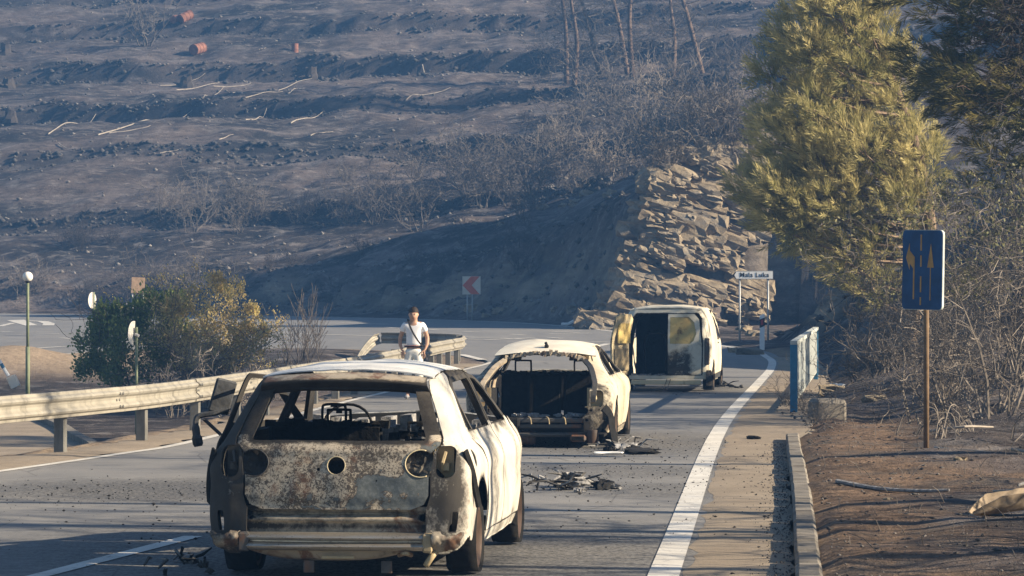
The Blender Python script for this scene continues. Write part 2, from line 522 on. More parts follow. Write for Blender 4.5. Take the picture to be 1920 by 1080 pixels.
# ------------------------------------------------------------------ ground materials
def m_asphalt():
    t = NT('asphalt', 0.82, 0, 0.35)
    P = t.pos()
    g1 = t.noise(220, 2, 0.7, P); g2 = t.noise(0.6, 5, 0.6, P); g3 = t.noise(6, 4, 0.6, P)
    streak = t.noise(1.0, 4, 0.6, t.pos((0.9, 0.06, 1)))
    c = t.mix(t.mr(g2, 0.3, 0.7), (0.170, 0.167, 0.162), (0.255, 0.246, 0.232))
    c = t.mix(t.mr(streak, 0.45, 0.75, 0, 0.6), c, (0.145, 0.147, 0.150))
    c = t.mix(t.mr(g3, 0.5, 0.8, 0, 0.35), c, (0.27, 0.25, 0.225))
    c = t.mix(t.mr(g1, 0.35, 0.65, 0, 0.45), c, (0.10, 0.10, 0.10))
    # soot fallen round the burnt cars
    s = t.sep(P)
    tot = None
    for (cx, cy, rx, ry, k) in ((-1.0, 23.5, 3.1, 4.2, .85), (-3.0, 30.5, 2.6, 2.3, .9), (0.9, 40.5, 2.6, 4.0, .8), (0.9, 33.8, 1.5, 1.6, .6), (1.3, 30.5, 1.2, 1.4, .55), (3.3, 63.5, 1.9, 3.4, .7)):
        dx = t.math('DIVIDE', t.math('SUBTRACT', s[0], cx), rx); dy = t.math('DIVIDE', t.math('SUBTRACT', s[1], cy), ry)
        r = t.math('ADD', t.math('MULTIPLY', dx, dx), t.math('MULTIPLY', dy, dy))
        r = t.math('ADD', r, t.mr(g3, 0.2, 0.8, -0.45, 0.45))
        w = t.mr(r, 1.15, 0.25, 0.0, k)
        tot = w if tot is None else t.math('MAXIMUM', tot, w)
    speck = t.mr(t.noise(26, 5, 0.75, t.pos((1, 0.5, 1))), 0.44, 0.58)
    c = t.mix(t.math('MULTIPLY', tot, t.math('ADD', t.math('MULTIPLY', speck, 0.75), 0.25)), c, (0.022, 0.021, 0.02))
    # fine cracks and a patch seam
    cr = t.vor(0.7, 'DISTANCE_TO_EDGE', vec=t.mix(0.3, P, t.n('ShaderNodeTexNoise').outputs[1], 'ADD'))
    c = t.mix(t.mr(cr, 0.010, 0.0, 0, 0.55), c, (0.05, 0.05, 0.05))
    return t.done(c, t.mr(g2, 0.3, 0.7, 0.75, 0.95), g1, 0.35, 0.01)

def m_paint():
    t = NT('road_paint', 0.7)
    P = t.pos()
    w = t.noise(9, 6, 0.75, t.pos((1.3, 0.5, 1))); g = t.noise(160, 2, 0.7, P)
    c = t.mix(t.mr(t.noise(1.3, 4, .6, P), 0.3, 0.7), (0.44, 0.42, 0.38), (0.66, 0.64, 0.59))
    c = t.mix(t.mr(w, 0.56, 0.68, 0, 0.8), c, (0.17, 0.165, 0.155))
    c = t.mix(t.mr(g, 0.5, 0.7, 0, 0.3), c, (0.2, 0.19, 0.18))
    return t.done(c, bump=g, bstr=0.2)

def m_shoulder():
    t = NT('dusty_shoulder', 0.95, 0, 0.1)
    P = t.pos()
    g = t.noise(90, 4, 0.75, P); b = t.noise(0.9, 5, 0.6, P); f = t.noise(7, 5, 0.7, P)
    c = t.mix(t.mr(b, 0.3, 0.7), (0.225, 0.185, 0.140), (0.33, 0.275, 0.21))
    c = t.mix(t.mr(f, 0.52, 0.7, 0, 0.55), c, (0.13, 0.115, 0.10))
    c = t.mix(t.mr(g, 0.52, 0.68, 0, 0.65), c, (0.07, 0.06, 0.05))
    return t.done(c, bump=g, bstr=0.5, bdist=0.012)

def m_ground():
    """burnt hillside, brown verge, pale sand and bare rock, by the masks stored on the mesh"""
    t = NT('burnt_ground', 0.97, 0, 0.08)
    P = t.pos()
    big = t.noise(0.09, 6, 0.62, P); mid = t.noise(0.55, 6, 0.65, P); fin = t.noise(5.5, 5, 0.72, P); vf = t.noise(34, 4, 0.75, P)
    flat = t.noise(0.55, 6, 0.68, t.pos((0.16, 0.55, 1.0)))
    c = t.mix(t.mr(big, 0.42, 0.58), (0.015, 0.0142, 0.0145), (0.108, 0.086, 0.076))
    c = t.mix(t.mr(flat, 0.47, 0.66, 0, 0.85), c, (0.170, 0.145, 0.136))
    c = t.mix(t.mr(t.noise(0.05, 5, .6, t.pos((.5, 1.6, 1))), .46, .36, 0, .8), c, (0.018, 0.0175, 0.02))
    c = t.mix(t.mr(mid, 0.56, 0.72, 0, 0.7), c, (0.20, 0.19, 0.185))        # ash
    c = t.mix(t.mr(fin, 0.54, 0.66, 0, 0.75), c, (0.024, 0.022, 0.022))       # char
    sm = t.noise(1.7, 6, 0.75, t.pos((0.6, 1.0, 1.0)))
    c = t.mix(t.mr(sm, 0.53, 0.66, 0, 0.6), c, (0.27, 0.245, 0.23))
    c = t.mix(t.mr(sm, 0.47, 0.36, 0, 0.75), c, (0.026, 0.025, 0.027))
    c = t.mix(t.mr(vf, 0.58, 0.70, 0, 0.55), c, (0.36, 0.34, 0.32))           # grit and pebbles
    wall = t.attr('wall')
    c = t.mix(t.math('MULTIPLY', wall, t.mr(fin, 0.3, 0.6, 0.95, 0.55)), c, (0.030, 0.030, 0.033))  # terrace wall faces darkened for char and for painted shade
    rk = t.attr('rock')
    strat = t.noise(0.8, 6, 0.7, t.pos((0.5, 0.5, 2.4)))
    rc = t.mix(t.mr(strat, 0.35, 0.65), (0.13, 0.11, 0.085), (0.30, 0.25, 0.18))
    rc = t.mix(t.mr(mid, 0.5, 0.62, 0, 0.9), rc, (0.045, 0.044, 0.046))
    rc = t.mix(t.mr(fin, 0.55, 0.7, 0, 0.6), rc, (0.40, 0.36, 0.29))
    c = t.mix(rk, c, rc)
    br = t.attr('brown')
    bc = t.mix(t.mr(fin, 0.35, 0.65), (0.105, 0.070, 0.047), (0.30, 0.205, 0.138))
    bc = t.mix(t.mr(vf, 0.46, 0.60, 0, 0.7), bc, (0.045, 0.035, 0.028))
    bc = t.mix(t.mr(mid, 0.50, 0.62, 0, 0.8), bc, (0.085, 0.078, 0.072))
    bc = t.mix(t.mr(t.noise(.35, 5, .65, P), .52, .62, 0, .75), bc, (0.045, 0.040, 0.036))
    c = t.mix(br, c, bc)
    sa = t.attr('sand')
    sc = t.mix(t.mr(fin, 0.3, 0.7), (0.20, 0.150, 0.105), (0.36, 0.285, 0.205))
    sc = t.mix(t.mr(vf, 0.55, 0.68, 0, 0.6), sc, (0.10, 0.08, 0.06))
    c = t.mix(sa, c, sc)
    h = t.math('ADD', t.math('MULTIPLY', fin, 0.7), t.math('MULTIPLY', vf, 0.3))
    return t.done(c, bump=h, bstr=0.9, bdist=0.09)

M = {}
M['asphalt'] = m_asphalt(); M['paint'] = m_paint(); M['shoulder'] = m_shoulder(); M['ground'] = m_ground()
def m_concrete(name, a, b, sc=4.0):
    t = NT(name, 0.92, 0, 0.15); P = t.pos()
    n1 = t.noise(sc, 6, 0.65, P); n2 = t.noise(60, 4, 0.7, P)
    c = t.mix(t.mr(n1, 0.3, 0.7), a, b)
    c = t.mix(t.mr(n2, 0.55, 0.7, 0, 0.6), c, tuple(q * 0.35 for q in a))
    c = t.mix(t.mr(t.noise(1.6, 6, .7, P), .50, .66, 0, .7), c, tuple(q * 0.5 for q in a))
    return t.done(c, bump=n2, bstr=0.5, bdist=0.012)
M['kerb'] = m_concrete('kerb_concrete', (0.145, 0.13, 0.11), (0.25, 0.228, 0.195))
M['block'] = m_concrete('block_concrete', (0.15, 0.135, 0.115), (0.22, 0.20, 0.17), 2.5)

# ------------------------------------------------------------------ terrain sheet
KX = curve1([(8, 0.75), (21, 1.86), (30, 2.62), (40.3, 3.45), (46, 3.95)])     # face of the kerb
def offset_line(pts, off):
    """polyline moved to its right by off"""
    out = []
    for i, p in enumerate(pts):
        a = np.array(pts[max(i - 1, 0)]); b = np.array(pts[min(i + 1, len(pts) - 1)])
        d = b - a; d = d / np.hypot(*d)
        out.append((p[0] + d[1] * off, p[1] - d[0] * off))
    return out
SH_IN = [p for p in offset_line(RBs, -0.2) if 8 < p[1] < 93 and p[0] > -1]
SH_OUT = [(float(KX(y)) - 0.005, y) for y in np.linspace(9, 40.3, 24)] + [(3.9, 41.2), (4.3, 46), (5.1, 54), (6.7, 68), (7.9, 80), (8.6, 92)]
GL_IN = [p for p in offset_line(LBs, 0.03) if 12 < p[1] < 86 and p[0] > -12]
GL_OUT = [(float(RAILX(p[1])) - 0.35, p[1]) for p in GL_IN]
def lines(*segs):
    out = []
    for a, b, st in segs:
        out += list(np.arange(a, b - 1e-6, st))
    return np.array(out + [segs[-1][1]])
gx = lines((-110, -45, 4), (-45, -26, 1.2), (-26, -14, 0.5), (-14, 14, 0.3), (14, 27, 0.5), (27, 50, 1.2), (50, 120, 4))
gy = lines((-40, 12, 4), (12, 60, 0.28), (60, 112, 0.34), (112, 200, 0.5), (200, 280, 0.7), (280, 330, 2), (330, 480, 8))
GX, GY = np.meshgrid(gx, gy, indexing='ij')
Z, K = land(GX, GY)
inside = K['road']
Z0 = Z.copy(); RD0 = K['road']
def bil(A, x, y):
    x = np.asarray(x, float); y = np.asarray(y, float)
    i = np.clip(np.searchsorted(gx, x) - 1, 0, len(gx) - 2); j = np.clip(np.searchsorted(gy, y) - 1, 0, len(gy) - 2)
    u = (x - gx[i]) / (gx[i + 1] - gx[i]); v = (y - gy[j]) / (gy[j + 1] - gy[j])
    return (A[i, j] * (1 - u) + A[i + 1, j] * u) * (1 - v) + (A[i, j + 1] * (1 - u) + A[i + 1, j + 1] * u) * v
def gz(x, y):
    """ground height at one spot, read off the terrain sheet"""
    if bil(RD0, x, y) < 0: return float(ramp(y))
    return float(bil(Z0, x, y))
Z = Z - np.where(inside < 0.25, 0.16 * sstep((0.25 - inside) / 0.5), 0) - np.where(K['low'] < 0.1, 0.12 * sstep((0.1 - K['low']) / 0.4), 0)
shd = np.minimum(sd_poly(GX, GY, SH_IN + SH_OUT[::-1]), sd_poly(GX, GY, GL_IN + GL_OUT[::-1]))
Z = np.where(shd < 0.18, np.minimum(Z, ramp(GY) - 0.10 * sstep((0.18 - shd) / 0.3)), Z)
nx, ny = len(gx), len(gy)
idx = np.arange(nx * ny).reshape(nx, ny)
quads = np.stack([idx[:-1, :-1], idx[1:, :-1], idx[1:, 1:], idx[:-1, 1:]], -1).reshape(-1, 4)
me = bpy.data.meshes.new('hillside')
me.vertices.add(nx * ny)
me.vertices.foreach_set('co', np.stack([GX, GY, Z], -1).reshape(-1).astype(np.float32))
me.loops.add(len(quads) * 4); me.polygons.add(len(quads))
me.loops.foreach_set('vertex_index', quads.reshape(-1).astype(np.int32))
me.polygons.foreach_set('loop_start', (np.arange(len(quads)) * 4).astype(np.int32))
me.update(calc_edges=True)
me.validate()
me.polygons.foreach_set('use_smooth', [True] * len(me.polygons))
me.materials.append(M['ground'])
up, qc, q = K['up'], K['qc'], K['q']
nz = fbm(GX / 3.0, GY / 3.0, 71, 3)
wall = K['fade'] * sstep((K['f'] - 0.87) / 0.03) * sstep((0.985 - K['f']) / 0.04) * (K['beyond'] > 1)
cutm = np.where(K['right'], sstep((up - 0.2) / 0.6) * sstep((qc - up) / 1.2), 0) * sstep((GY - 92) / 12)
rock = cutm * np.clip(0.55 + 0.9 * nz - 0.9 * sstep((-8 - GX) / 8), 0, 1)
but = np.exp(-((GY - K['ybut'] - 0.6) / 1.6) ** 2) * sstep((GX - 2.6) / .8) * sstep((13.5 - GX) / 2) * (GY > 110)
rock = np.maximum(rock, but * (up > .02))
brown = np.where(K['right'], sstep((54 - GY) / 8) * sstep((q - 0.1) / 0.5) * sstep((2.9 + 1.1 * nz - q) / 1.2), 0)
sand = np.where(K['left'], sstep((0.5 - np.abs(K['dl'] + 0.2)) / 0.4) * sstep((96 - GY) / 4), 0)
sand = np.maximum(sand, np.where(K['left'], sstep((GY - 84) / 4) * sstep((-9.5 - GX + 0.8 * nz) / 2.0) * sstep((K['road'] - 0) / .2), 0))
sand = np.maximum(sand, np.where(K['left'], sstep((0.9 - K['road']) / 0.5) * (GY > 95), 0))
sand = np.maximum(sand, np.where(K['right'], sstep((0.9 - q) / 0.5) * 0.75 * (GY < 100), 0))
for k, arr in (('wall', wall), ('rock', rock), ('brown', brown), ('sand', np.clip(sand, 0, 1))):
    at = me.attributes.new(k, 'FLOAT', 'POINT'); at.data.foreach_set('value', np.asarray(arr, np.float32).reshape(-1))
tag(link(bpy.data.objects.new('hillside', me)), 'burnt terraced hillside and roadside ground covered in ash', kind='structure')

# ------------------------------------------------------------------ roads, shoulders, markings
def sheet(name, poly, dz, res, mat, kind='structure', parent=None, zf=None, label=None, ragged=0.0):
    xs = [p[0] for p in poly]; ys = [p[1] for p in poly]
    nu = max(2, int((max(xs) - min(xs)) / res)); nv = max(2, int((max(ys) - min(ys)) / res))
    zf = zf or (lambda x, y: ramp(y))
    sd = lambda P, a, b: sd_poly(a, b, poly) + (ragged * fbm(a * 2.1, b * 0.9, 6, 3) if ragged else 0)
    o = patch(lambda a, b: (a, b, zf(a, b) + dz), sd, (min(xs), max(xs), nu), (min(ys), max(ys), nv), 0.05 if parent is None else 0.002, out=(0, 0, 1), name=name, mat=mat, parent=parent)
    if parent is None: tag(o, label, kind=kind)
    return o

road_poly = [(max(-95, min(95, x)), max(-30, y)) for x, y in ROADPOLY]
road = sheet('main_road', road_poly, 0.0, 1.0, M['asphalt'], label='grey worn asphalt road with a junction at the bend')

def band(name, pts, w, dz=0.006, mat=None, parent=None):
    """thin painted stripe along a ground polyline"""
    pts = [np.array(p, float) for p in pts]; den = []
    for a, b in zip(pts[:-1], pts[1:]):
        n = max(1, int(np.hypot(*(b - a)) / 1.0))
        den += [a + (b - a) * k / n for k in range(n)]
    den.append(pts[-1])
    mb = MB(); vs = []
    e = list(zip(offset_line(den, -w / 2), offset_line(den, w / 2)))
    for l, r in e:
        for p in (l, r): vs.append((p[0], p[1], float(ramp(p[1])) + dz))
    fs = [(2 * i, 2 * i + 1, 2 * i + 3, 2 * i + 2) for i in range(len(e) - 1)]
    return mb.add(vs, fs).build(name, mat or M['paint'], parent or road)

band('edge_line', offset_line([p for p in RBs if p[1] > 8 and p[0] > -70], -0.36), 0.21)
band('edge_line', offset_line([p for p in LBs if 8 < p[1] < 88 and p[0] > -14], 0.12), 0.13)
def GP(px, py):
    """ground point seen at a pixel on the road"""
    d = 60.0
    for _ in range(40): d = 0.5 * d + 0.5 * (EYE - float(ramp(d))) * FPX / (py - HOR)
    return ((px - 960.0) / FPX * d, d)
for a, b, w in (((-4.2, 15.5), (-2.45, 24.6), .15), ((-1.65, 31.0), (-1.25, 34.5), .13), ((-0.9, 39), (-0.55, 43), .13), ((0.2, 50), (0.6, 54), .13)):
    band('centre_dash', [a, b], w)
far_marks = [((640, 606), (730, 608)), ((560, 611), (600, 612)), ((540, 614), (700, 612.5)), ((500, 617), (610, 617.5)), ((700, 613), (820, 619)), ((500, 624), (720, 631)), ((870, 622), (900, 623)), ((957, 627), (985, 628.5)),
             ((1032, 621.5), (1085, 624)), ((1030, 626), (1110, 625)), ((1030, 633.5), (1055, 635)), ((868, 632), (950, 633)), ((865, 636), (900, 637)), ((880, 633.5), (980, 636)), ((905, 638), (1000, 634)), ((1000, 636), (1120, 645)), ((1060, 640), (1140, 642)), ((1110, 652), (1140, 645)), ((864, 665), (905, 675)),
             ((100, 602), (150, 603)), ((70, 625.5), (110, 626)), ((115, 634), (160, 637)), ((25, 656), (120, 650)), ((0, 622), (22, 622.5)), ((0, 612), (24, 606))]
for a, b in far_marks:
    A, B = GP(*a), GP(*b)
    band('lane_marking', [A, B], 0.26, dz=0.012)
# a turn arrow painted on the far left
ar = [GP(12, 601), GP(45, 600), GP(70, 610), GP(48, 611)]
MB().add([(x, y, float(ramp(y)) + .012) for x, y in ar], [(3, 2, 1, 0)]).build('turn_arrow', M['paint'], road)
band('turn_arrow', [GP(48, 601.5), GP(80, 603), GP(92, 607), GP(90, 610.5)], 0.5, dz=0.013)

# paved dusty shoulders on both sides
def ribbon(name, A, B, dz, mat, label, n=5, jag=0.0, seed=1):
    """a sheet between two ground polylines, resampled finely along both"""
    def res(P, m):
        P = np.array(P, float); L = np.concatenate([[0], np.cumsum(np.hypot(*np.diff(P, axis=0).T))])
        t = np.linspace(0, L[-1], m)
        return np.stack([np.interp(t, L, P[:, 0]), np.interp(t, L, P[:, 1])], 1)
    m = 320
    A = res(A, m); B = res(B, m); vs = []; fs = []
    for i in range(m):
        for k in range(n):
            w = k / (n - 1)
            p = A[i] * (1 - w) + B[i] * w
            if k in (0, n - 1):
                p = p + (B[i] - A[i]) / max(np.hypot(*(B[i] - A[i])), .01) * jag * float(fbm(p[1] * 2.3, k * 9.0, seed, 4))
            vs.append((p[0], p[1], float(ramp(p[1])) + (dz if 0 < k < n - 1 else 0.0015)))
    for i in range(m - 1):
        for k in range(n - 1):
            a = i * n + k
            fs.append((a, a + 1, a + n + 1, a + n))
    return tag(MB().add(vs, fs).build(name, mat, smooth=True), label, kind='structure')
ribbon('paved_shoulder', SH_IN, SH_OUT, 0.009, M['shoulder'], 'sandy dusty paved shoulder beside the right edge line', 6, 0.05)
ribbon('gravel_shoulder', GL_IN, GL_OUT, 0.015, M['shoulder'], 'pale sandy gravel strip under the guard rail', 5, 0.12, 2)
def zlow(x, y):
    z, k = land(np.asarray(x, float), np.asarray(y, float), rough=False); return z
sheet('side_road', LOWPOLY, 0.03, 0.8, M['shoulder'], label='pale lower side road behind the guard rail', zf=zlow)
mb = MB()
kp = [(-6.55, 50), (-7.35, 57), (-8.6, 63), (-9.85, 69), (-11.5, 75)]
kp = [tuple(p) for p in smooth_pts(kp, 5)]
mb.sweep([(-.1, -.1), (-.1, .14), (.1, .14), (.1, -.1)], [(x, y, float(zlow(np.array([x]), np.array([y]))[0])) for x, y in kp], closed=True).build('side_road_kerb', M['kerb'])
tag(bpy.data.objects['side_road_kerb'], 'curved dark kerb edging the lower side road', kind='structure')

# kerb on the right, stone by stone
kerb = tag(empty('roadside_kerb', (float(KX(9)), 9, 0)), 'concrete kerb along the dusty shoulder on the right', kind='structure')
rk = random.Random(3)
y = 9.0
while y < 40.2:
    y2 = y + 1.0
    a = Vector((float(KX(y)), y, 0)); b = Vector((float(KX(y2)), y2, 0))
    d = (b - a); ang = math.atan2(d.y, d.x)
    c = (a + b) / 2
    mb = MB(); mb.box((0, 0, 0), (d.length - 0.018, 0.17, 0.30), ch=0.022)
    for i, p in enumerate(mb.v): mb.v[i] = tuple(w + rk.uniform(-.004, .004) for w in p)
    o = mb.build('kerb_stone', M['kerb'], kerb)
    o.location = c + Vector((0.085, 0, 0.0)) - kerb.location + Vector((0, 0, -0.05 + rk.uniform(-.006, .006)))
    o.rotation_euler = (0, rk.uniform(-.006, .006), ang + rk.uniform(-.002, .002))
    y = y2
# ------------------------------------------------------------------ burnt-out vehicles
def burnt(name, pale, grey, dark=(0.014, 0.0125, 0.011), rust=(0.17, 0.075, 0.035), sootb=0.0, rustb=0.0, greyb=0.0, lace=0.0, rough=0.62, stretch=(1, 1, 1), flakes=0.0):
    """fire-stripped car paint: pale oxide, bare grey metal, rust and soot"""
    t = NT(name, rough, 0.0, 0.35)
    C = t.co('Object', stretch)
    n1 = t.noise(1.7, 5, 0.6, C, 0.3); n2 = t.noise(6.0, 6, 0.68, C, 0.5); n3 = t.noise(38, 5, 0.75); n4 = t.noise(3.1, 6, 0.7, t.co('Object', (1.3, 1.3, 0.9)), 0.6)
    c = t.mix(t.mr(t.math('ADD', t.math('MULTIPLY', n1, 0.6), t.math('MULTIPLY', n2, 0.4)), 0.44 - greyb, 0.64 - greyb), pale, grey)
    if lace:
        # paint blistered into a lace of pale flakes over dark brown primer
        lc = t.noise(46, 4, 0.7, None, 1.2); v = t.vor(60, 'DISTANCE_TO_EDGE')
        msk = t.mr(t.math('ADD', lc, t.math('MULTIPLY', n1, 0.9)), 0.90, 1.0, 0, lace)
        c = t.mix(msk, c, t.mix(t.mr(n3, 0.4, 0.6), (0.045, 0.036, 0.028), (0.10, 0.078, 0.055)))
        c = t.mix(t.mr(v, 0.05, 0.0, 0, 0.5 * lace), c, (0.06, 0.05, 0.04))
    if flakes:
        fl = t.noise(4.2, 8, 0.62, t.co('Object', (1.0, 1.0, 1.1)), 0.4)
        s = t.sep(t.co())
        side = t.math('ADD', t.math('MULTIPLY', s[0], 0.30), t.math('MULTIPLY', s[2], -0.42))
        e = t.math('ADD', fl, side)
        bare = t.math('MULTIPLY', t.mr(e, 0.345, 0.352), t.mr(e, 0.62, 0.6))
        c = t.mix(t.math('MULTIPLY', bare, flakes), c, t.mix(t.mr(n3, 0.45, 0.6), (0.095, 0.105, 0.102), (0.15, 0.16, 0.152)))
        rim = t.math('MULTIPLY', t.mr(e, 0.33, 0.345), t.mr(e, 0.36, 0.352))
        c = t.mix(t.math('MULTIPLY', rim, 0.75), c, (0.05, 0.032, 0.02))
    c = t.mix(t.mr(n4, 0.60 - rustb, 0.70 - rustb, 0, 0.9), c, t.mix(t.mr(n3, 0.35, 0.65), tuple(q * 0.55 for q in rust), rust))
    so = t.attr('soot')
    k = t.math('ADD', t.math('MULTIPLY', so, 1.25), t.math('MULTIPLY', t.math('SUBTRACT', n2, 0.5), 1.7))
    k = t.math('ADD', k, t.math('MULTIPLY', t.math('SUBTRACT', n3, 0.5), 0.7))
    k = t.mr(t.math('ADD', k, sootb), 0.25, 0.75)
    c = t.mix(t.math('MULTIPLY', k, 0.96), c, t.mix(t.mr(n2, 0.4, 0.65), dark, tuple(q * 2.4 for q in dark)))
    c = t.mix(t.mr(n3, 0.62, 0.70, 0, 0.55), c, (0.05, 0.045, 0.04))
    h = t.math('ADD', t.math('MULTIPLY', n3, 0.6), t.math('MULTIPLY', n2, 0.6))
    return t.done(c, t.mr(k, 0, 1, rough - 0.1, 0.9), h, 0.28, 0.006)

WHITE = (0.53, 0.505, 0.445); GREY = (0.36, 0.37, 0.36)
M['side_paint'] = burnt('scorched_white_side', WHITE, (0.44, 0.40, 0.33), sootb=0.0, rustb=-0.02, stretch=(1, .45, 0.5))
M['roof_paint'] = burnt('scorched_roof', (0.66, 0.64, 0.59), (0.42, 0.45, 0.48), sootb=-0.36, rustb=-0.08, stretch=(0.6, 1, 1), greyb=0.05)
M['tailgate_paint'] = burnt('blistered_tailgate', (0.47, 0.40, 0.30), (0.36, 0.31, 0.235), sootb=-0.10, rustb=0.05, lace=0.95, flakes=1.0)
M['rear_metal'] = burnt('scorched_rear_metal', (0.38, 0.32, 0.235), (0.20, 0.175, 0.14), sootb=0.05, rustb=0.08, rough=0.55)
M['dark_metal'] = burnt('charred_metal', (0.075, 0.07, 0.062), (0.045, 0.044, 0.043), sootb=0.2, rustb=0.05)
M['char'] = simple('soot_black', (0.008, 0.0078, 0.0075), 0.95, var=0.6, scale=14, bump=0.6)
M['soot_plastic'] = simple('sooty_plastic', (0.045, 0.047, 0.05), 0.6, var=0.5, scale=12, bump=0.4)
M['ash'] = simple('grey_ash', (0.24, 0.235, 0.23), 0.97, var=0.5, scale=22, bump=0.8)
M['rust'] = burnt('rusty_steel', (0.075, 0.045, 0.03), (0.045, 0.032, 0.024), sootb=0.12, rustb=-0.1)
M['cream_metal'] = burnt('scorched_cream_metal', (0.62, 0.52, 0.33), (0.50, 0.38, 0.20), sootb=-0.22, rustb=0.0)
M['gold_metal'] = burnt('heat_tinted_metal', (0.42, 0.33, 0.19), (0.24, 0.19, 0.12), sootb=-0.04, rustb=0.05)
def m_beam():
    t = NT('bare_steel_beam', 0.34, 0.85, 0.5)
    n = t.noise(5, 6, 0.7, t.co('Object', (0.5, 1, 3))); n3 = t.noise(60, 4, 0.75)
    c = t.mix(t.mr(n, 0.35, 0.7), (0.62, 0.58, 0.50), (0.30, 0.25, 0.19))
    c = t.mix(t.mr(n3, 0.58, 0.68, 0, 0.8), c, (0.06, 0.05, 0.04))
    return t.done(c, t.mr(n, 0.3, 0.7, 0.28, 0.6), n3, 0.2, 0.004)
M['beam'] = m_beam()

class Shell:
    def __init__(s, Wz, Rz, rc, bow, L, top):
        s.Wz = curve1(Wz); s.Rz = curve1(Rz); s.rc = rc; s.bow = bow; s.L = L; s.top = curve1(top)
        s.a = rc * math.pi / 4
    def W(s, z, y):
        return s.Wz(z) * (1 - 0.13 * sstep((y - (s.L - 1.1)) / 1.2))
    def wrap(s, sg):
        def F(t, z):
            w = s.Wz(z); Rr = s.Rz(z); rc, a = s.rc, s.a
            th = (np.clip(t, -a, a) / a + 1) * math.pi / 4
            x = w - rc + rc * np.sin(th) + np.minimum(t + a, 0)
            y = Rr + rc - rc * np.cos(th) + np.maximum(t - a, 0)
            y = y + s.bow * (x / w) ** 2 * np.clip(1 - (y - Rr) / 0.6, 0, 1)
            x = x * (1 - 0.13 * sstep((y - (s.L - 1.1)) / 1.2))
            return sg * x, y, z
        return F
    def rear(s, off=0.0):
        def F(x, z):
            w = s.Wz(z); ax = np.abs(x)
            d = np.clip(ax - (w - s.rc), 0, s.rc * 0.995)
            y = s.Rz(z) + s.rc - np.sqrt(s.rc ** 2 - d ** 2) + s.bow * (x / w) ** 2
            return x, y + (off(x, z) if callable(off) else off), z
        return F
    def roof(s, crown=0.065, pw=3.0):
        def F(x, y):
            zt = s.top(y); xe = np.maximum(s.W(zt, y), 0.1)
            return x, y, zt + crown * (1 - np.clip(np.abs(x) / xe, 0, 1.1) ** pw)
        return F

def near_soot(*sds, reach=0.10):
    """soot licked out of an opening: strongest at its edge"""
    def f(d):
        return np.clip(1 - d / reach, 0, 1)
    return f

def wheel(root, x, y, z, r, name='wheel', flat=True, tilt=0.0):
    """burnt wheel: bare rim with a crumbled ring of tyre wire"""
    sg = 1 if x > 0 else -1
    Mx = Matrix.Translation((x, y, z)) @ Matrix.Rotation(tilt, 4, 'Y') @ Matrix.Rotation(math.pi / 2 * sg, 4, 'Y')
    w = 0.085
    mb = MB()
    mb.lathe([(r * .74, -w), (r * .86, -w * 1.02), (r * .88, -w * .85), (r * .72, -w * .6), (r * .66, 0), (r * .70, w * .6), (r * .86, w * .85), (r * .88, w), (r * .80, w * 1.05), (r * .62, w * .75), (r * .30, w * .55), (r * .12, w * .5), (0.002, w * .5)], 28, Mx)
    o = mb.build(name, M['rust'], root, smooth=True, angle=40)
    mb = MB()
    prof = [(r * .87, -w * .9), (r * 1.0, -w * 1.25), (r * 1.06, -w * .7), (r * 1.07, w * .5), (r * 1.0, w * 1.2), (r * .87, w * .9)]
    mb.lathe(prof, 28, Mx)
    rr = random.Random(int(abs(x * 100 + y * 37)))
    zc = z
    for i, p in enumerate(mb.v):
        p = Vector(p); k = 1 + rr.uniform(-.05, .03)
        p = Vector((p.x, y + (p.y - y) * k, zc + (p.z - zc) * k))
        if p.z < 0.012: p.z = 0.012 + rr.uniform(0, .008)
        mb.v[i] = tuple(p)
    mb.build('tyre_remains', M['char'], o, smooth=True)
    mb = MB()
    mb.lathe([(r * .15, -.02), (r * .52, -.02), (r * .52, .015), (r * .15, .015)], 20, Mx @ Matrix.Translation((0, 0, -0.03)))
    mb.build('brake_disc', M['dark_metal'], o)
    return o

def both(fn):
    for sg in (1, -1): fn(sg)

def ax(P): return np.abs(P[..., 0])

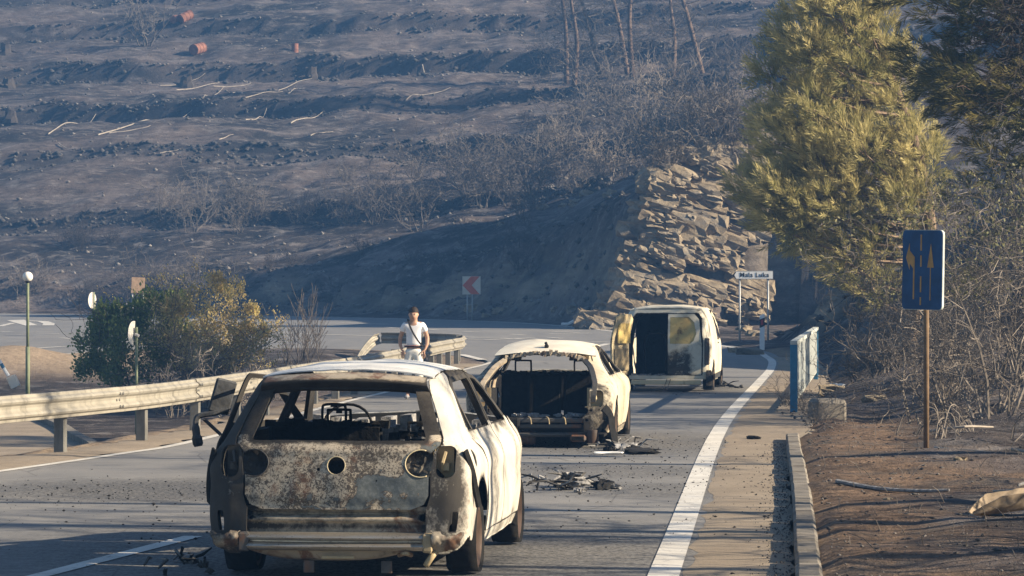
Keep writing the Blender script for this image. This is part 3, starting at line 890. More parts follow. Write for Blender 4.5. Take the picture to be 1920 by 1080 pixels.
# ---- 1. the hatchback in front
def hatchback():
    c = empty('burnt_hatchback', (-1.14, 20.62, 0), R(-6.4), 'burnt-out white hatchback shell nearest the camera with peeling tailgate and round emblem hole', 'car')
    S = Shell([(0.05, .80), (0.2, .862), (0.40, .882), (0.56, .878), (0.66, .884), (0.74, .868), (0.86, .80), (1.0, .735), (1.15, .668), (1.24, .622), (1.30, .572), (1.33, .54)],
              [(0.05, .05), (0.25, .0), (0.45, .015), (0.6, .03), (0.75, .06), (0.86, .11), (1.0, .205), (1.15, .31), (1.25, .385), (1.33, .45)],
              0.17, 0.05, 4.15, [(0.3, 1.24), (.45, 1.27), (.75, 1.295), (1.4, 1.312), (2.1, 1.30), (2.5, 1.235), (3.15, .93), (3.3, .875), (3.8, .80), (4.2, .66)])
    ctr = (0, 2.0, .6)
    TG = [(-.50, .405), (-.585, .44), (-.615, .50), (-.615, .62), (-.635, .80), (-.685, .845), (-.685, .885), (-.565, 1.205), (-.54, 1.235)]
    TG = TG + [(-x, z) for x, z in TG[::-1]]
    WIN = [(-.605, .885), (-.50, 1.20), (.50, 1.20), (.605, .885)]
    def win(x, z): return sd_poly(x, z, [(a * .93, .04 + b * .955) for a, b in WIN]) - 0.02
    def lamp(x, z): return np.minimum(sd_ell(np.abs(x), z, .560, .715, .098, .088), 9)
    def f_tail(P, x, z):
        d = sd_poly(x, z, TG)
        d = np.maximum(d, -win(x, z))
        d = np.maximum(d, -np.maximum(lamp(x, z), np.abs(x) - .70))
        d = np.maximum(d, -sd_ell(x, z, 0.0, .70, .058, .058))
        for hx, hz, r in ((-.12, .675, .012), (.27, .60, .008), (-.33, .62, .007)):
            d = np.maximum(d, -sd_ell(x, z, hx, hz, r, r))
        return d
    def crease(x, z):
        return -0.012 * np.exp(-((z - .80) / .03) ** 2) + 0.015 * sstep((.50 - z) / .08)
    def s_tail(P, x, z):
        a = np.clip(1 - win(x, z) / .05, 0, 1)
        a = np.maximum(a, np.clip(1 - lamp(x, z) / .03, 0, 1) * .6)
        a = np.maximum(a, sstep((-.34 - x) / .35) * .45)  # left side toned darker
        a = np.maximum(a, .85 * (z > .90))
        return a
    patch(S.rear(crease), f_tail, (-.72, .72, 150), (.38, 1.26, 100), .012, s_tail, ctr, warp=.007, wsc=5, name='tailgate', mat=M['tailgate_paint'], parent=c)
    tg = bpy.data.objects['tailgate']
    # rolled rims round the emblem hole and lamp holes
    mb = MB(); Rf = S.rear(crease)
    def ring(cx, cz, rx, rz, th0, th1, rad, n=36):
        pts = []
        for k in range(n + 1):
            a = th0 + (th1 - th0) * k / n
            x, z = cx + rx * math.cos(a), cz + rz * math.sin(a)
            p = Rf(np.array([x]), np.array([z])); pts.append((x, float(p[1][0]) - .004, z))
        return pts
    MB().tube(ring(0, .70, .060, .060, 0, 2 * math.pi, .006), .0035, 6, cap=False).build('emblem_rim', M['cream_metal'], tg, smooth=True)
    for sg in (1, -1):
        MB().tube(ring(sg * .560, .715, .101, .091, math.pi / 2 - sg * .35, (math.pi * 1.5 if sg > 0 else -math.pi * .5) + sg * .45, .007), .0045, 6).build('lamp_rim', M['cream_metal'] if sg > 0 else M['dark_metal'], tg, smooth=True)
    # inner skin of the tailgate so that the holes are dark
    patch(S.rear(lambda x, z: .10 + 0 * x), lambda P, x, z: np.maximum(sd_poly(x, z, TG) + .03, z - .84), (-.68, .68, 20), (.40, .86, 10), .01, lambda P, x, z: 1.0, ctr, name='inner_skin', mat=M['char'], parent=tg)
    for sg in (1, -1):
        mb = MB(); r5 = random.Random(sg + 4)
        v = []; f = []
        for i in range(7):
            for j in range(7):
                x = .45 + .19 * i / 6; z = .61 + .21 * j / 6
                v.append((sg * x, .075 + .07 * (z - .6) / .2 + r5.uniform(-.012, .012) + (.03 if 1 < i < 4 and 2 < j < 5 else 0), z))
        for i in range(6):
            for j in range(6):
                a = i * 7 + j; f.append((a, a + 7, a + 8, a + 1) if sg > 0 else (a, a + 1, a + 8, a + 7))
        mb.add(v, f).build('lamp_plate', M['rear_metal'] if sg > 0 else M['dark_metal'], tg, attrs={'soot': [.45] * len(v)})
    # spoiler over the window
    def F_sp(x, s):
        k = np.abs(x) / .58
        yy = np.interp(s, [0, .3, .36, .42, .75, 1], [.435, .325, .300, .305, .375, .395]) + .05 * k ** 2.5
        zz = np.interp(s, [0, .3, .36, .42, .75, 1], [1.318, 1.290, 1.272, 1.255, 1.205, 1.195]) - .035 * k ** 2.4
        return x, yy, zz
    patch(F_sp, lambda P, x, s: np.abs(x) - (.545 + .05 * s), (-.60, .60, 40), (0, 1, 16), .006, lambda P, x, s: .2 + .85 * sstep((s - .3) / .12), out=(0, -1, 0), warp=.004, name='roof_spoiler', mat=M['rear_metal'], parent=c)  # underside of the lip toned darker
    # roof
    rf = S.roof(.062)
    patch(rf, lambda P, x, y: np.maximum.reduce([np.abs(x) - S.W(S.top(y), y) + .004, .455 + .05 * (x / .58) ** 2 - y, y - 2.42 + .12 * (x / .55) ** 2]), (-.62, .62, 56), (.42, 2.46, 70), .008,
          lambda P, x, y: np.clip(.9 * (np.abs(x) - .47) / .1 * sstep((y - .9) / .2), 0, .55), ctr, warp=.013, wsc=2.6, seed=4, name='roof', mat=M['roof_paint'], parent=c)
    RD = [(1.10, .19), (1.17, .42), (1.12, .58), (1.0, .78), (.80, .87), (.79, .90), (.96, 1.215), (1.13, 1.268), (2.05, 1.278), (2.05, .19)]
    FD = [(2.07, .19), (2.07, 1.278), (2.34, 1.255), (2.60, 1.165), (3.10, .90), (3.13, .84), (3.13, .19)]
    RW = [(.86, .905), (1.005, 1.175), (1.15, 1.23), (1.99, 1.243), (1.99, .905)]
    FW = [(2.13, .905), (2.13, 1.243), (2.32, 1.222), (2.55, 1.135), (2.96, .905)]
    arch = lambda y, z, yc: np.hypot(y - yc, z - .25) - .335
    def tex(k):
        return lambda P, a, b: k
    def side(sg):
        F = S.wrap(sg)
        def xg(z): return np.interp(z, [.4, .5, .62, .80, .845, .885, 1.205, 1.3], [.60, .628, .628, .648, .698, .698, .575, .55])
        def f_q(P, t, z):
            y = P[..., 1]; x = ax(P)
            d = np.where(y < .75, xg(z) - x, -1)
            d = np.where(z < .42, np.where(y < .5, .60 - x, -1), d)
            d = np.maximum(d, -(sd_poly(y, z, RD) - .008))
            d = np.maximum(d, np.where(z > 1.26, y - 1.13, np.where(y > 1.6, 1, -1)))
            d = np.maximum(d, np.where((y > 1.05) & (z < .9), y - 1.2, -1))
            d = np.maximum(d, -arch(y, z, .80))
            d = np.maximum(d, z - S.top(y) + .001)
            d = np.maximum(d, (.13 + .035 * fbm(t * 9, z * 0 + 3, 8, 3) + .07 * sstep((t + .05) / .15)) - z)
            rear = y < .30
            d = np.maximum(d, np.where(rear, -np.maximum(sd_rbox(x, z, .725, .725, .062, .105, .05), -.2), -1))
            d = np.maximum(d, -sd_rbox(t, z, -.055, .325, .026, .068, .006))
            if sg > 0: d = np.maximum(d, -sd_ell(y, z, .50, .735, .045, .062))
            return d
        def s_q(P, t, z):
            y = P[..., 1]
            a = np.clip(1 - sd_poly(y, z, RW) / .10, 0, 1) * .55
            rear = sstep((.22 - y) / .15)
            a = np.maximum(a, rear * np.where(z > .42, .60, .50))
            a = np.maximum(a, np.clip(1 - arch(y, z, .80) / .05, 0, 1) * .6)
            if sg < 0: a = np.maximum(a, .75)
            return a
        patch(F, f_q, (-.36, 1.05, 110), (.10, 1.32, 100), .008, s_q, ctr, warp=.006, wsc=4, name='quarter_panel', mat=M['side_paint'], parent=c)
        # bucket behind the lost tail lamp
        mb = MB()
        mb.box((sg * .70, .22, .72), (.13, .02, .24)); mb.box((sg * .645, .17, .72), (.012, .09, .24)); mb.box((sg * .70, .17, .605), (.12, .09, .012))
        mb.tube([(sg * .69, .17, .66), (sg * .70, .13, .72), (sg * .715, .17, .79)], .012, 5); mb.box((sg * .72, .18, .69), (.04, .05, .05))
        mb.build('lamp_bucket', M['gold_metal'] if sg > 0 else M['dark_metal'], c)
        def s_d(Wp):
            def f(P, t, z):
                y = P[..., 1]
                a = np.clip(1 - sd_poly(y, z, Wp) / .12, 0, 1) * .50
                a = np.maximum(a, .9 * (z > .925))
                st = .5 * np.exp(-((y - 1.6) / .22) ** 2) + .35 * np.exp(-((y - 2.85) / .3) ** 2) * sstep((z - .3) / .3)  # broad door bands painted in for sky reflections
                a = np.maximum(a, st * .8)
                a = np.maximum(a, sstep((.30 - z) / .15) * .35)
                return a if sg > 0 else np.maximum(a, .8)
            return f
        def door(nm, poly, wp, off_arch, t0, t1):
            def f(P, t, z):
                y = P[..., 1]
                d = np.maximum(sd_poly(y, z, poly), -(sd_poly(y, z, wp) - .004))
                if off_arch: d = np.maximum(d, -arch(y, z, .80) - .005)
                return d
            return patch(F, f, (t0, t1, 70), (.17, 1.30, 84), .012, s_d(wp), ctr, warp=.005, wsc=2, seed=3, name=nm, mat=M['side_paint'], parent=c)
        door('rear_door', RD, RW, True, .30, 2.15)
        fd = door('front_door', FD, FW, False, 1.6, 3.2)
        if sg < 0:      # the left front door hangs ajar on its hinges
            fd.matrix_basis = Matrix.Translation((-.84, 3.13, 0)) @ Matrix.Rotation(R(-22), 4, 'Z') @ Matrix.Translation((.84, -3.13, 0))
        # pillars and frames
        def f_fr(P, t, z):
            y = P[..., 1]
            d = np.maximum.reduce([z - S.top(y) + .001, .86 - z, .76 - y, y - 3.30])
            for w in (RW, FW): d = np.maximum(d, -(sd_poly(y, z, w) - .002))
            return d
        def Fin(t, z):
            x, y, zz = F(t, z); return x - sg * .022, y, zz
        fr = patch(Fin, f_fr, (.1, 3.2, 120), (.86, 1.33, 50), .03, lambda P, a, b: .85, ctr, name='side_frame', mat=M['dark_metal'], parent=c)
        MB().tube([tuple(float(q) - (sg * .03 if i == 0 else 0) for i, q in enumerate(F(np.array(t_), np.array(z_)))) for t_, z_ in ((1.02, .90), (.86, 1.06), (.80, 1.21))], .011, 5).build('window_bar', M['dark_metal'], c)
        patch(F, lambda P, t, z: np.maximum.reduce([P[..., 1] - 3.02, 1.17 - P[..., 1], z - .185, .10 - z]), (.6, 3.2, 60), (.08, .2, 6), .02, lambda P, a, b: .3, ctr, warp=.006, name='sill', mat=M['side_paint'], parent=c)
        patch(F, lambda P, t, z: np.maximum.reduce([3.145 - P[..., 1], P[..., 1] - 4.08, z - S.top(P[..., 1]), .2 - z, -arch(P[..., 1], z, 3.37)]), (2.7, 4.2, 60), (.15, .95, 40), .008, lambda P, t, z: .2 + .3 * sstep((P[..., 1] - 3.5) / .3), ctr, warp=.008, name='front_wing', mat=M['side_paint'], parent=c)
    both(side)
    # lower rear panel and crash beam
    def step(x, z):
        return .055 + .03 * np.exp(-((z - .375) / .012) ** 2) - .03 * sstep((z - .31) / .02) * sstep((.365 - z) / .02)
    def f_p(P, x, z):
        d = np.maximum.reduce([np.abs(x) - .665, z - .425, .19 - z])
        for hx, hz, r in ((.575, .350, .022), (-.575, .350, .016), (0.0, .235, .014)): d = np.maximum(d, -sd_ell(x, z, hx, hz, r, r))
        return d
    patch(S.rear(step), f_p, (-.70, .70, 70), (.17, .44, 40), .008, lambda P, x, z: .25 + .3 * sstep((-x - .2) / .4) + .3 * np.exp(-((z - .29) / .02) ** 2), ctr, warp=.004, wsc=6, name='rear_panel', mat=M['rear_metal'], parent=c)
    mb = MB(); prof = [(.06, .252), (.012, .246), (-.022, .232), (-.032, .218), (-.022, .204), (.012, .196), (.012, .188), (-.022, .178), (-.034, .160), (-.022, .142), (.012, .130), (.06, .128)]
    path = [(x, 0.005 + .05 * (x / .62) ** 2, 0) for x in np.linspace(-.625, .625, 24)]
    mb.sweep([(-a, b) for a, b in prof[::-1]], [(-p[0], p[1], p[2]) for p in path][::-1], closed=True)
    for i, p in enumerate(mb.v): mb.v[i] = (p[0], p[1] - .03, p[2])
    mb.build('bumper_beam', M['beam'], c, smooth=True, angle=50)
    rr = random.Random(5)
    for sg in (1, -1):
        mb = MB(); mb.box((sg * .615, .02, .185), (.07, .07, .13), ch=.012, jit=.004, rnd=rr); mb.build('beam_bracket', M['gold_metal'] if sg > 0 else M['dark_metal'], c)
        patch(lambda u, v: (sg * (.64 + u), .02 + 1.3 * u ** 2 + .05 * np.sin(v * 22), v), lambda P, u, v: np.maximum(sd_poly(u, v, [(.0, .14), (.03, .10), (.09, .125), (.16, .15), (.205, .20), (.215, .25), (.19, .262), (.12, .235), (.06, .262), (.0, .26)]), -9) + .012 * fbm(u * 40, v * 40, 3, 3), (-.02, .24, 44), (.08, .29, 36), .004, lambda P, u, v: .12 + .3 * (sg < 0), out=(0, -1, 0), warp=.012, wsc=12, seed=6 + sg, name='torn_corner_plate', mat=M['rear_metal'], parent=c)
        # sagging strip of bumper skin along the corner
        pts = [(sg * .845, .17, .80), (sg * .885, .22, .66), (sg * .905, .27, .52), (sg * .915, .34, .42)]
        mb = MB(); mb.sweep([(-.022, -.006), (-.022, .006), (.022, .012), (.03, -.004)], smooth_pts(pts, 5), closed=True, up=(sg * .8, -.6, 0)); mb.build('hanging_trim', M['char'], c)
    # spare wheel well and things dangling under the floor
    mb = MB(); n = 22
    vs = []; fs = []
    for i in range(n + 1):
        x = -.62 + 1.24 * i / n
        zb = .055 + .075 * min(1, (abs(x + .06) / .55) ** 3.0)
        vs += [(x, .02 + .08 * abs(x), .15), (x, .03 + .1 * abs(x), zb + .02), (x, .10, zb), (x, .75, zb)]
    for i in range(n):
        for k in range(3): a = i * 4 + k; fs.append((a, a + 4, a + 5, a + 1))
    mb.add(vs, fs).build('spare_wheel_well', M['rear_metal'], c, smooth=True)
    mb = MB(); mb.box((.02, .0, .085), (.22, .02, .022), ch=.004); mb.build('tow_plate', M['gold_metal'], c)
    MB().tube(smooth_pts([(.42, .05, .10), (.47, .0, .115), (.50, .06, .10)], 4), .017, 7).build('exhaust_stub', M['gold_metal'], c, smooth=True)
    MB().tube(smooth_pts([(.66, .06, .12), (.64, .03, .09), (.60, .04, .03)], 4), .022, 7).build('exhaust_stub', M['gold_metal'], c, smooth=True)
    for x in (-.18, .34): MB().box((x, .03, .02), (.07, .02, .08)).build('floor_bracket', M['dark_metal'], c)
    mb = MB(); mb.box((0, 1.75, .13), (1.5, 2.9, .03)); mb.box((0, .5, .30), (1.15, .75, .02)); mb.box((-.62, .45, .45), (.16, .7, .45), ch=.05); mb.box((.62, .45, .45), (.16, .7, .45), ch=.05)
    mb.build('floor_pan', M['char'], c)
    # bonnet, dashboard, seats
    patch(S.roof(.05, 2.2), lambda P, x, y: np.maximum.reduce([np.abs(x) - S.W(S.top(y), y) + .02, 3.22 - y, y - 4.1]), (-.9, .9, 24), (3.2, 4.12, 20), .01, lambda P, x, y: .3, ctr, warp=.01, name='bonnet', mat=M['roof_paint'], parent=c)
    mb = MB()
    for k in range(26):
        x = -.66 + 1.32 * k / 25
        h = .035 * math.sin(k * 1.9) + rr.uniform(-.02, .03)
        mb.box((x, 2.85 + rr.uniform(-.05, .05), .66 + h / 2), (.075, .30, .44 + h), jit=.012, rnd=rr)
    mb.build('dashboard_remains', M['ash'], c)
    MB().box((0, 3.15, .52), (1.4, .04, .66)).build('bulkhead', M['char'], c)
    def seat(x, y, z0, zt, w, nm, back=.10):
        mb = MB()
        f = [(x - w, y, z0), (x - w * .98, y - back * .5, (z0 + zt) / 2), (x - w * .85, y - back, zt - .03), (x - w * .7, y - back, zt), (x + w * .7, y - back, zt), (x + w * .85, y - back, zt - .03), (x + w * .98, y - back * .5, (z0 + zt) / 2), (x + w, y, z0)]
        mb.tube(smooth_pts(f, 3), .014, 6)
        for k in range(5): z = z0 + .1 + (zt - z0 - .15) * k / 4; mb.tube([(x - w * .95, y - back * .5, z), (x + w * .95, y - back * .5, z)], .006, 4)
        mb.box((x, y + .22, z0), (w * 2, .45, .05))
        o = mb.build(nm, M['char'], c)
        h = MB(); hw = .085
        h.tube(smooth_pts([(x - hw, y - back, zt - .02), (x - hw, y - back - .01, zt + .11), (x - hw * .7, y - back - .01, zt + .14), (x + hw * .7, y - back - .01, zt + .14), (x + hw, y - back - .01, zt + .11), (x + hw, y - back, zt - .02)], 4), .011, 6)
        h.box((x, y - back - .01, zt + .135), (.05, .02, .025))
        h.build('headrest_frame', M['char'], o)
    seat(-.36, 2.15, .28, .90, .22, 'seat_frame'); seat(.36, 2.15, .28, .83, .22, 'seat_frame')
    mb = MB(); mb.box((-.27, 1.18, .62), (.80, .05, .62), ch=.02); mb.box((.42, 1.22, .56), (.46, .05, .50), ch=.02)
    for k in range(20):
        x = -.66 + 1.28 * k / 19; mb.box((x, 1.18, .93 - .07 * (x > .15) + rr.uniform(-.015, .015)), (.07, .05, rr.uniform(.02, .07)), jit=.008, rnd=rr)
    o = mb.build('rear_bench_frame', M['char'], c)
    for x, z in ((-.17, .93), (.40, .84)):
        h = MB(); h.tube(smooth_pts([(x - .08, 1.17, z - .03), (x - .08, 1.15, z + .09), (x - .065, 1.15, z + .105), (x + .065, 1.15, z + .105), (x + .08, 1.15, z + .09), (x + .08, 1.17, z - .03)], 4), .010, 6)
        h.box((x + .0, 1.15, z + .095), (.04, .02, .03)); h.build('headrest_frame', M['char'], o)
    mb = MB(); ring_ = [(-.36 + .18 * math.cos(a), 2.62 + .06 * math.sin(a), .86 + .16 * math.sin(a)) for a in np.linspace(0, 2 * math.pi, 24)]
    mb.tube(ring_, .011, 6, cap=False); mb.tube([(-.36, 2.62, .86), (-.36, 2.85, .78)], .025, 6); mb.build('steering_wheel', M['char'], c)
    for (x, y) in ((.80, .80), (-.80, .80), (.79, 3.37), (-.79, 3.37)): wheel(c, x * .93, y, .245, .235)
    # melted mirror arm hanging outside on the left
    mb = MB(); mb.box((-1.235, 2.28, 1.09), (.16, .03, .26), Matrix.Rotation(R(16), 4, 'Y') @ Matrix.Rotation(R(25), 4, 'Z'), ch=.012)
    mb.tube(smooth_pts([(-1.20, 2.3, .99), (-1.30, 2.26, .965), (-1.40, 2.24, .945), (-1.425, 2.23, .90), (-1.42, 2.23, .80), (-1.405, 2.23, .715)], 4), [.022] * 14 + [.03] * 3 + [.04] * 3 + [.03], 7)
    mb.tube([(-1.37, 2.26, .92), (-1.25, 2.3, .80)], .014, 5)
    mb.build('melted_mirror_arm', M['soot_plastic'], c)
    for o in c.children:      # the body stands a little higher than it was drawn
        if not o.name.startswith('wheel'):
            o.matrix_basis = Matrix.Translation((0, 0, .085)) @ Matrix.Diagonal((.975, 1, .957, 1)) @ o.matrix_basis
    return c
hatchback()
# ---- 2. the liftback in the middle
def liftback():
    c = empty('burnt_liftback', (0.31, 38.9, 0), R(-5.6), 'burnt-out pale liftback car with missing tailgate, standing behind the front hatchback', 'car')
    S = Shell([(0.05, .80), (0.2, .86), (0.45, .90), (0.62, .905), (0.74, .885), (0.82, .825), (1.0, .70), (1.12, .635), (1.20, .585), (1.26, .54)],
              [(0.05, .12), (0.25, .03), (0.5, .0), (0.68, .03), (0.76, .14), (0.85, .42), (0.98, .80), (1.08, 1.08), (1.2, 1.45), (1.26, 1.6)],
              0.24, 0.06, 4.65, [(.5, .90), (.85, 1.03), (1.2, 1.135), (1.7, 1.215), (2.2, 1.235), (2.7, 1.205), (3.1, 1.08), (3.65, .83), (4.0, .78), (4.7, .62)])
    ctr = (0, 2.2, .5)
    OP = [(-.52, .37), (-.60, .44), (-.615, .70), (-.635, .78), (-.56, .93), (-.49, 1.05), (.49, 1.05), (.56, .93), (.635, .78), (.615, .70), (.60, .44), (.52, .37)]
    arch = lambda y, z, yc: np.hypot(y - yc, z - .27) - .35
    RD = [(1.36, .20), (1.42, .45), (1.30, .66), (1.10, .80), (1.12, .85), (1.50, 1.075), (1.75, 1.15), (2.30, 1.185), (2.30, .20)]
    FD = [(2.32, .20), (2.32, 1.185), (2.72, 1.155), (3.05, 1.03), (3.45, .85), (3.48, .80), (3.48, .20)]
    RW = [(1.19, .86), (1.54, 1.05), (1.78, 1.12), (2.23, 1.148), (2.23, .86)]
    FW = [(2.39, .86), (2.39, 1.148), (2.70, 1.12), (3.0, 1.0), (3.32, .86)]
    def side(sg):
        F = S.wrap(sg)
        def f_q(P, t, z):
            y = P[..., 1]; x = ax(P)
            d = -(sd_poly(P[..., 0], z, OP) - .012)
            d = np.maximum(d, np.where(y < 1.2, .30 - x, -1))
            d = np.maximum(d, -(sd_poly(y, z, RD) - .008))
            d = np.maximum(d, np.where(y > 1.16, np.where(z < .82, y - 1.40, np.where(z > 1.0, y - 1.75, 1.16 - y + .6 * 0 - 1)), -1))
            d = np.maximum(d, -arch(y, z, .95))
            d = np.maximum(d, z - S.top(y) + .001)
            d = np.maximum(d, (.20 + .05 * fbm(t * 8, z * 0 + 5, 8, 3)) - z)
            low = (z < .36) & (y < .5)
            d = np.where(low, np.maximum(d, .56 - x), d)
            d = np.maximum(d, np.where(y < .35, -sd_rbox(t, z, -.13, .60, .075, .10, .03), -1))
            d = np.maximum(d, -sd_rbox(t, z, -.02, .40, .03, .06, .008))
            for a, b, r in ((-.2, .46, .016), (-.10, .47, .012), (-.24, .34, .02)): d = np.maximum(d, -sd_ell(t, z, a, b, r, r))
            return d
        def s_q(P, t, z):
            y = P[..., 1]
            a = np.clip(1 - sd_poly(y, z, RW) / .08, 0, 1) * .5
            a = np.maximum(a, sstep((.40 - y) / .25) * .60)
            a = np.maximum(a, np.clip(1 - sd_poly(P[..., 0], z, OP) / .04, 0, 1) * .8 * (y < 1.3))
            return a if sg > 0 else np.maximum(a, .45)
        patch(F, f_q, (-.55, 1.7, 120), (.14, 1.25, 90), .012, s_q, ctr, warp=.007, wsc=4, seed=12, name='quarter_panel', mat=M['side_paint2'], parent=c)
        def s_d(Wp):
            return lambda P, t, z: np.maximum(np.clip(1 - sd_poly(P[..., 1], z, Wp) / .10, 0, 1) * .5, .9 * (z > .875))
        for nm, poly, wp, t0, t1 in (('rear_door', RD, RW, .2, 2.3), ('front_door', FD, FW, 1.2, 3.5)):
            patch(F, lambda P, t, z, p=poly, w=wp: np.maximum(np.maximum(sd_poly(P[..., 1], z, p), -(sd_poly(P[..., 1], z, w) - .004)), -arch(P[..., 1], z, .95) - .004), (t0, t1, 60), (.18, 1.22, 60), .012, s_d(wp), ctr, warp=.006, name=nm, mat=M['side_paint2'], parent=c)
        def Fin(t, z):
            x, y, zz = F(t, z); return x - sg * .022, y, zz
        def f_fr(P, t, z):
            y = P[..., 1]
            d = np.maximum.reduce([z - S.top(y) + .001, .80 - z, 1.08 - y, y - 3.6])
            for w in (RW, FW): d = np.maximum(d, -(sd_poly(y, z, w) - .002))
            return d
        patch(Fin, f_fr, (.0, 3.6, 110), (.80, 1.26, 40), .03, lambda P, a, b: .85, ctr, name='side_frame', mat=M['dark_metal'], parent=c)
        patch(F, lambda P, t, z: np.maximum.reduce([3.495 - P[..., 1], P[..., 1] - 4.6, z - S.top(P[..., 1]), .2 - z, -arch(P[..., 1], z, 3.72)]), (2.6, 4.7, 50), (.15, .9, 30), .008, lambda P, t, z: .3, ctr, warp=.008, name='front_wing', mat=M['side_paint2'], parent=c)
        patch(F, lambda P, t, z: np.maximum.reduce([P[..., 1] - 3.36, 1.42 - P[..., 1], z - .192, .10 - z]), (.6, 3.5, 40), (.08, .2, 6), .02, lambda P, a, b: .5, ctr, name='sill', mat=M['side_paint2'], parent=c)
        mb = MB(); mb.box((sg * .72, .20, .60), (.26, .02, .26)); mb.box((sg * .66, .14, .50), (.18, .10, .012)); mb.tube(smooth_pts([(sg * .62, .12, .54), (sg * .70, .09, .60), (sg * .66, .13, .68)], 3), .02, 6)
        mb.build('lamp_bucket', M['gold_metal'], c)
        # black seal hanging round the opening
        pts = [(sg * .50, 1.0, 1.045), (sg * .60, .72, .955), (sg * .665, .36, .83), (sg * .69, .17, .76), (sg * .68, .08, .66), (sg * .675, .07, .56)]
        mb = MB(); mb.sweep([(-.03, -.015), (-.03, .02), (.03, .02), (.03, -.01)], smooth_pts(pts, 5), closed=True, up=(0, -.8, .6)); mb.build('hatch_seal', M['dark_metal'] if sg > 0 else M['rear_metal'], c)
    both(side)
    rf = S.roof(.055, 2.6)
    patch(rf, lambda P, x, y: np.maximum.reduce([np.abs(x) - S.W(S.top(y), y) + .004, 1.03 + .03 * (x / .6) ** 2 - y, y - 2.85 + .15 * (x / .55) ** 2]), (-.72, .72, 50), (1.0, 2.9, 60), .01,
          lambda P, x, y: np.clip(.7 * sstep((1.13 - y) / .1), 0, 1), ctr, warp=.010, wsc=2.6, seed=14, name='roof', mat=M['roof_paint2'], parent=c)
    bpy_roof = c.children[-1]
    mb = MB(); mb.box((0, 1.28, 1.215), (.05, .09, .05), ch=.012); mb.tube([(0, 1.28, 1.235), (-.01, 1.26, 1.265)], .02, 6); mb.build('aerial_stub', M['char'], c)
    # molten edge of the roof over the opening
    rr = random.Random(9); mb = MB()
    for k in range(34):
        x = -.5 + 1.0 * k / 33
        mb.box((x, 1.03, 1.135 - .07 * abs(x / .5) ** 2.5 + rr.uniform(-.01, .01)), (.04, .04, rr.uniform(.025, .06)), jit=.012, rnd=rr)
    mb.build('hatch_header', M['rear_metal'], c)
    mb = MB()
    mb.box((0, .10, .335), (1.12, .05, .06), ch=.012); mb.box((0, .12, .265), (1.05, .04, .05), ch=.01)
    mb.build('rear_panel', M['dark_metal'], c)
    for x in (-.42, -.12, .10, .30): MB().tube(smooth_pts([(x, .08, .38), (x + .03, .05, .36), (x + .04, .06, .29)], 3), .008, 5).build('bent_wire', M['gold_metal'], c)
    MB().box((-.30, .05, .31), (.16, .08, .13), ch=.03).build('latch_lump', M['char'], c)
    # silencer and pipes underneath
    mb = MB(); mb.lathe([(.02, -.26), (.085, -.25)] + [(.095 if k % 2 else .083, -.23 + .46 * k / 18) for k in range(19)] + [(.085, .25), (.02, .26)], 18, Matrix.Translation((-.30, .22, .115)) @ Matrix.Rotation(math.pi / 2, 4, 'Y'))
    mb.build('silencer', M['rust'], c, smooth=True, angle=30)
    mb = MB(); mb.box((.49, .08, .12), (.20, .14, .085), ch=.025); mb.build('exhaust_tip', M['dark_metal'], c)
    MB().box((.49, .005, .12), (.15, .012, .05)).build('exhaust_dark_plate', M['char'], c)  # black plate painted as the dark opening of the tip
    MB().lathe([(.0, 0), (.07, 0), (.08, .05), (.075, .16), (.0, .17)], 16, Matrix.Translation((.66, .12, .06))).build('spring_seat', M['rust'], c, smooth=True, angle=40)
    MB().box((.15, .15, .16), (.9, .12, .05), ch=.02).build('cross_member', M['dark_metal'], c)
    # strip of bumper hanging off the right corner
    mb = MB(); mb.sweep([(-.05, -.008), (-.05, .008), (.05, .012), (.05, -.004)], smooth_pts([(.80, .10, .50), (.87, .16, .40), (.90, .10, .25), (.95, .04, .02)], 5), closed=True, up=(.7, -.7, 0)); mb.build('hanging_bumper_strip', M['char'], c)
    # cabin: boot floor, seat backs, head restraints, dash
    MB().box((0, 1.9, .15), (1.6, 3.5, .03)).build('floor_pan', M['char'], c)
    mb = MB()
    for x, w in ((-.40, .36), (0.0, .36), (.40, .38)):
        mb.box((x, 1.35, .56), (w, .06, .66), Matrix.Rotation(R(-8), 4, 'X'), ch=.03)
    for k in range(30): mb.box((-.6 + 1.2 * k / 29, 1.27, .885 + rr.uniform(-.01, .015)), (.05, .06, .03), jit=.012, rnd=rr)
    mb.box((0, .75, .34), (1.3, 1.2, .03)); mb.box((-.66, .75, .50), (.10, 1.1, .40)); mb.box((.66, .75, .50), (.10, 1.1, .40))
    mb.build('rear_seat_back', M['char'], c)
    for k in range(2):
        mb = MB(); r2 = random.Random(k)
        for q in range(16): mb.box((-.12 + .5 * k + r2.gauss(0, .10), .4 + r2.uniform(-.15, .2), .375 + r2.uniform(0, .02)), (r2.uniform(.03, .09), r2.uniform(.03, .09), .03), r2.uniform(0, 3), jit=.01, rnd=r2)
        mb.build('ash_heap', M['ash'], c)
    for x in (-.38, .38):
        mb = MB(); mb.tube(smooth_pts([(x - .1, 2.2, .82), (x - .1, 2.18, 1.0), (x - .08, 2.18, 1.02), (x + .08, 2.18, 1.02), (x + .1, 2.18, 1.0), (x + .1, 2.2, .82)], 4), .012, 6); mb.box((x, 2.25, .55), (.42, .06, .60), ch=.02)
        mb.build('front_seat_frame', M['char'], c)
    mb = MB()
    for k in range(20): mb.box((-.62 + 1.24 * k / 19, 3.1, .60 + rr.uniform(-.02, .02)), (.08, .3, .50), jit=.012, rnd=rr)
    mb.build('dashboard_remains', M['char'], c)
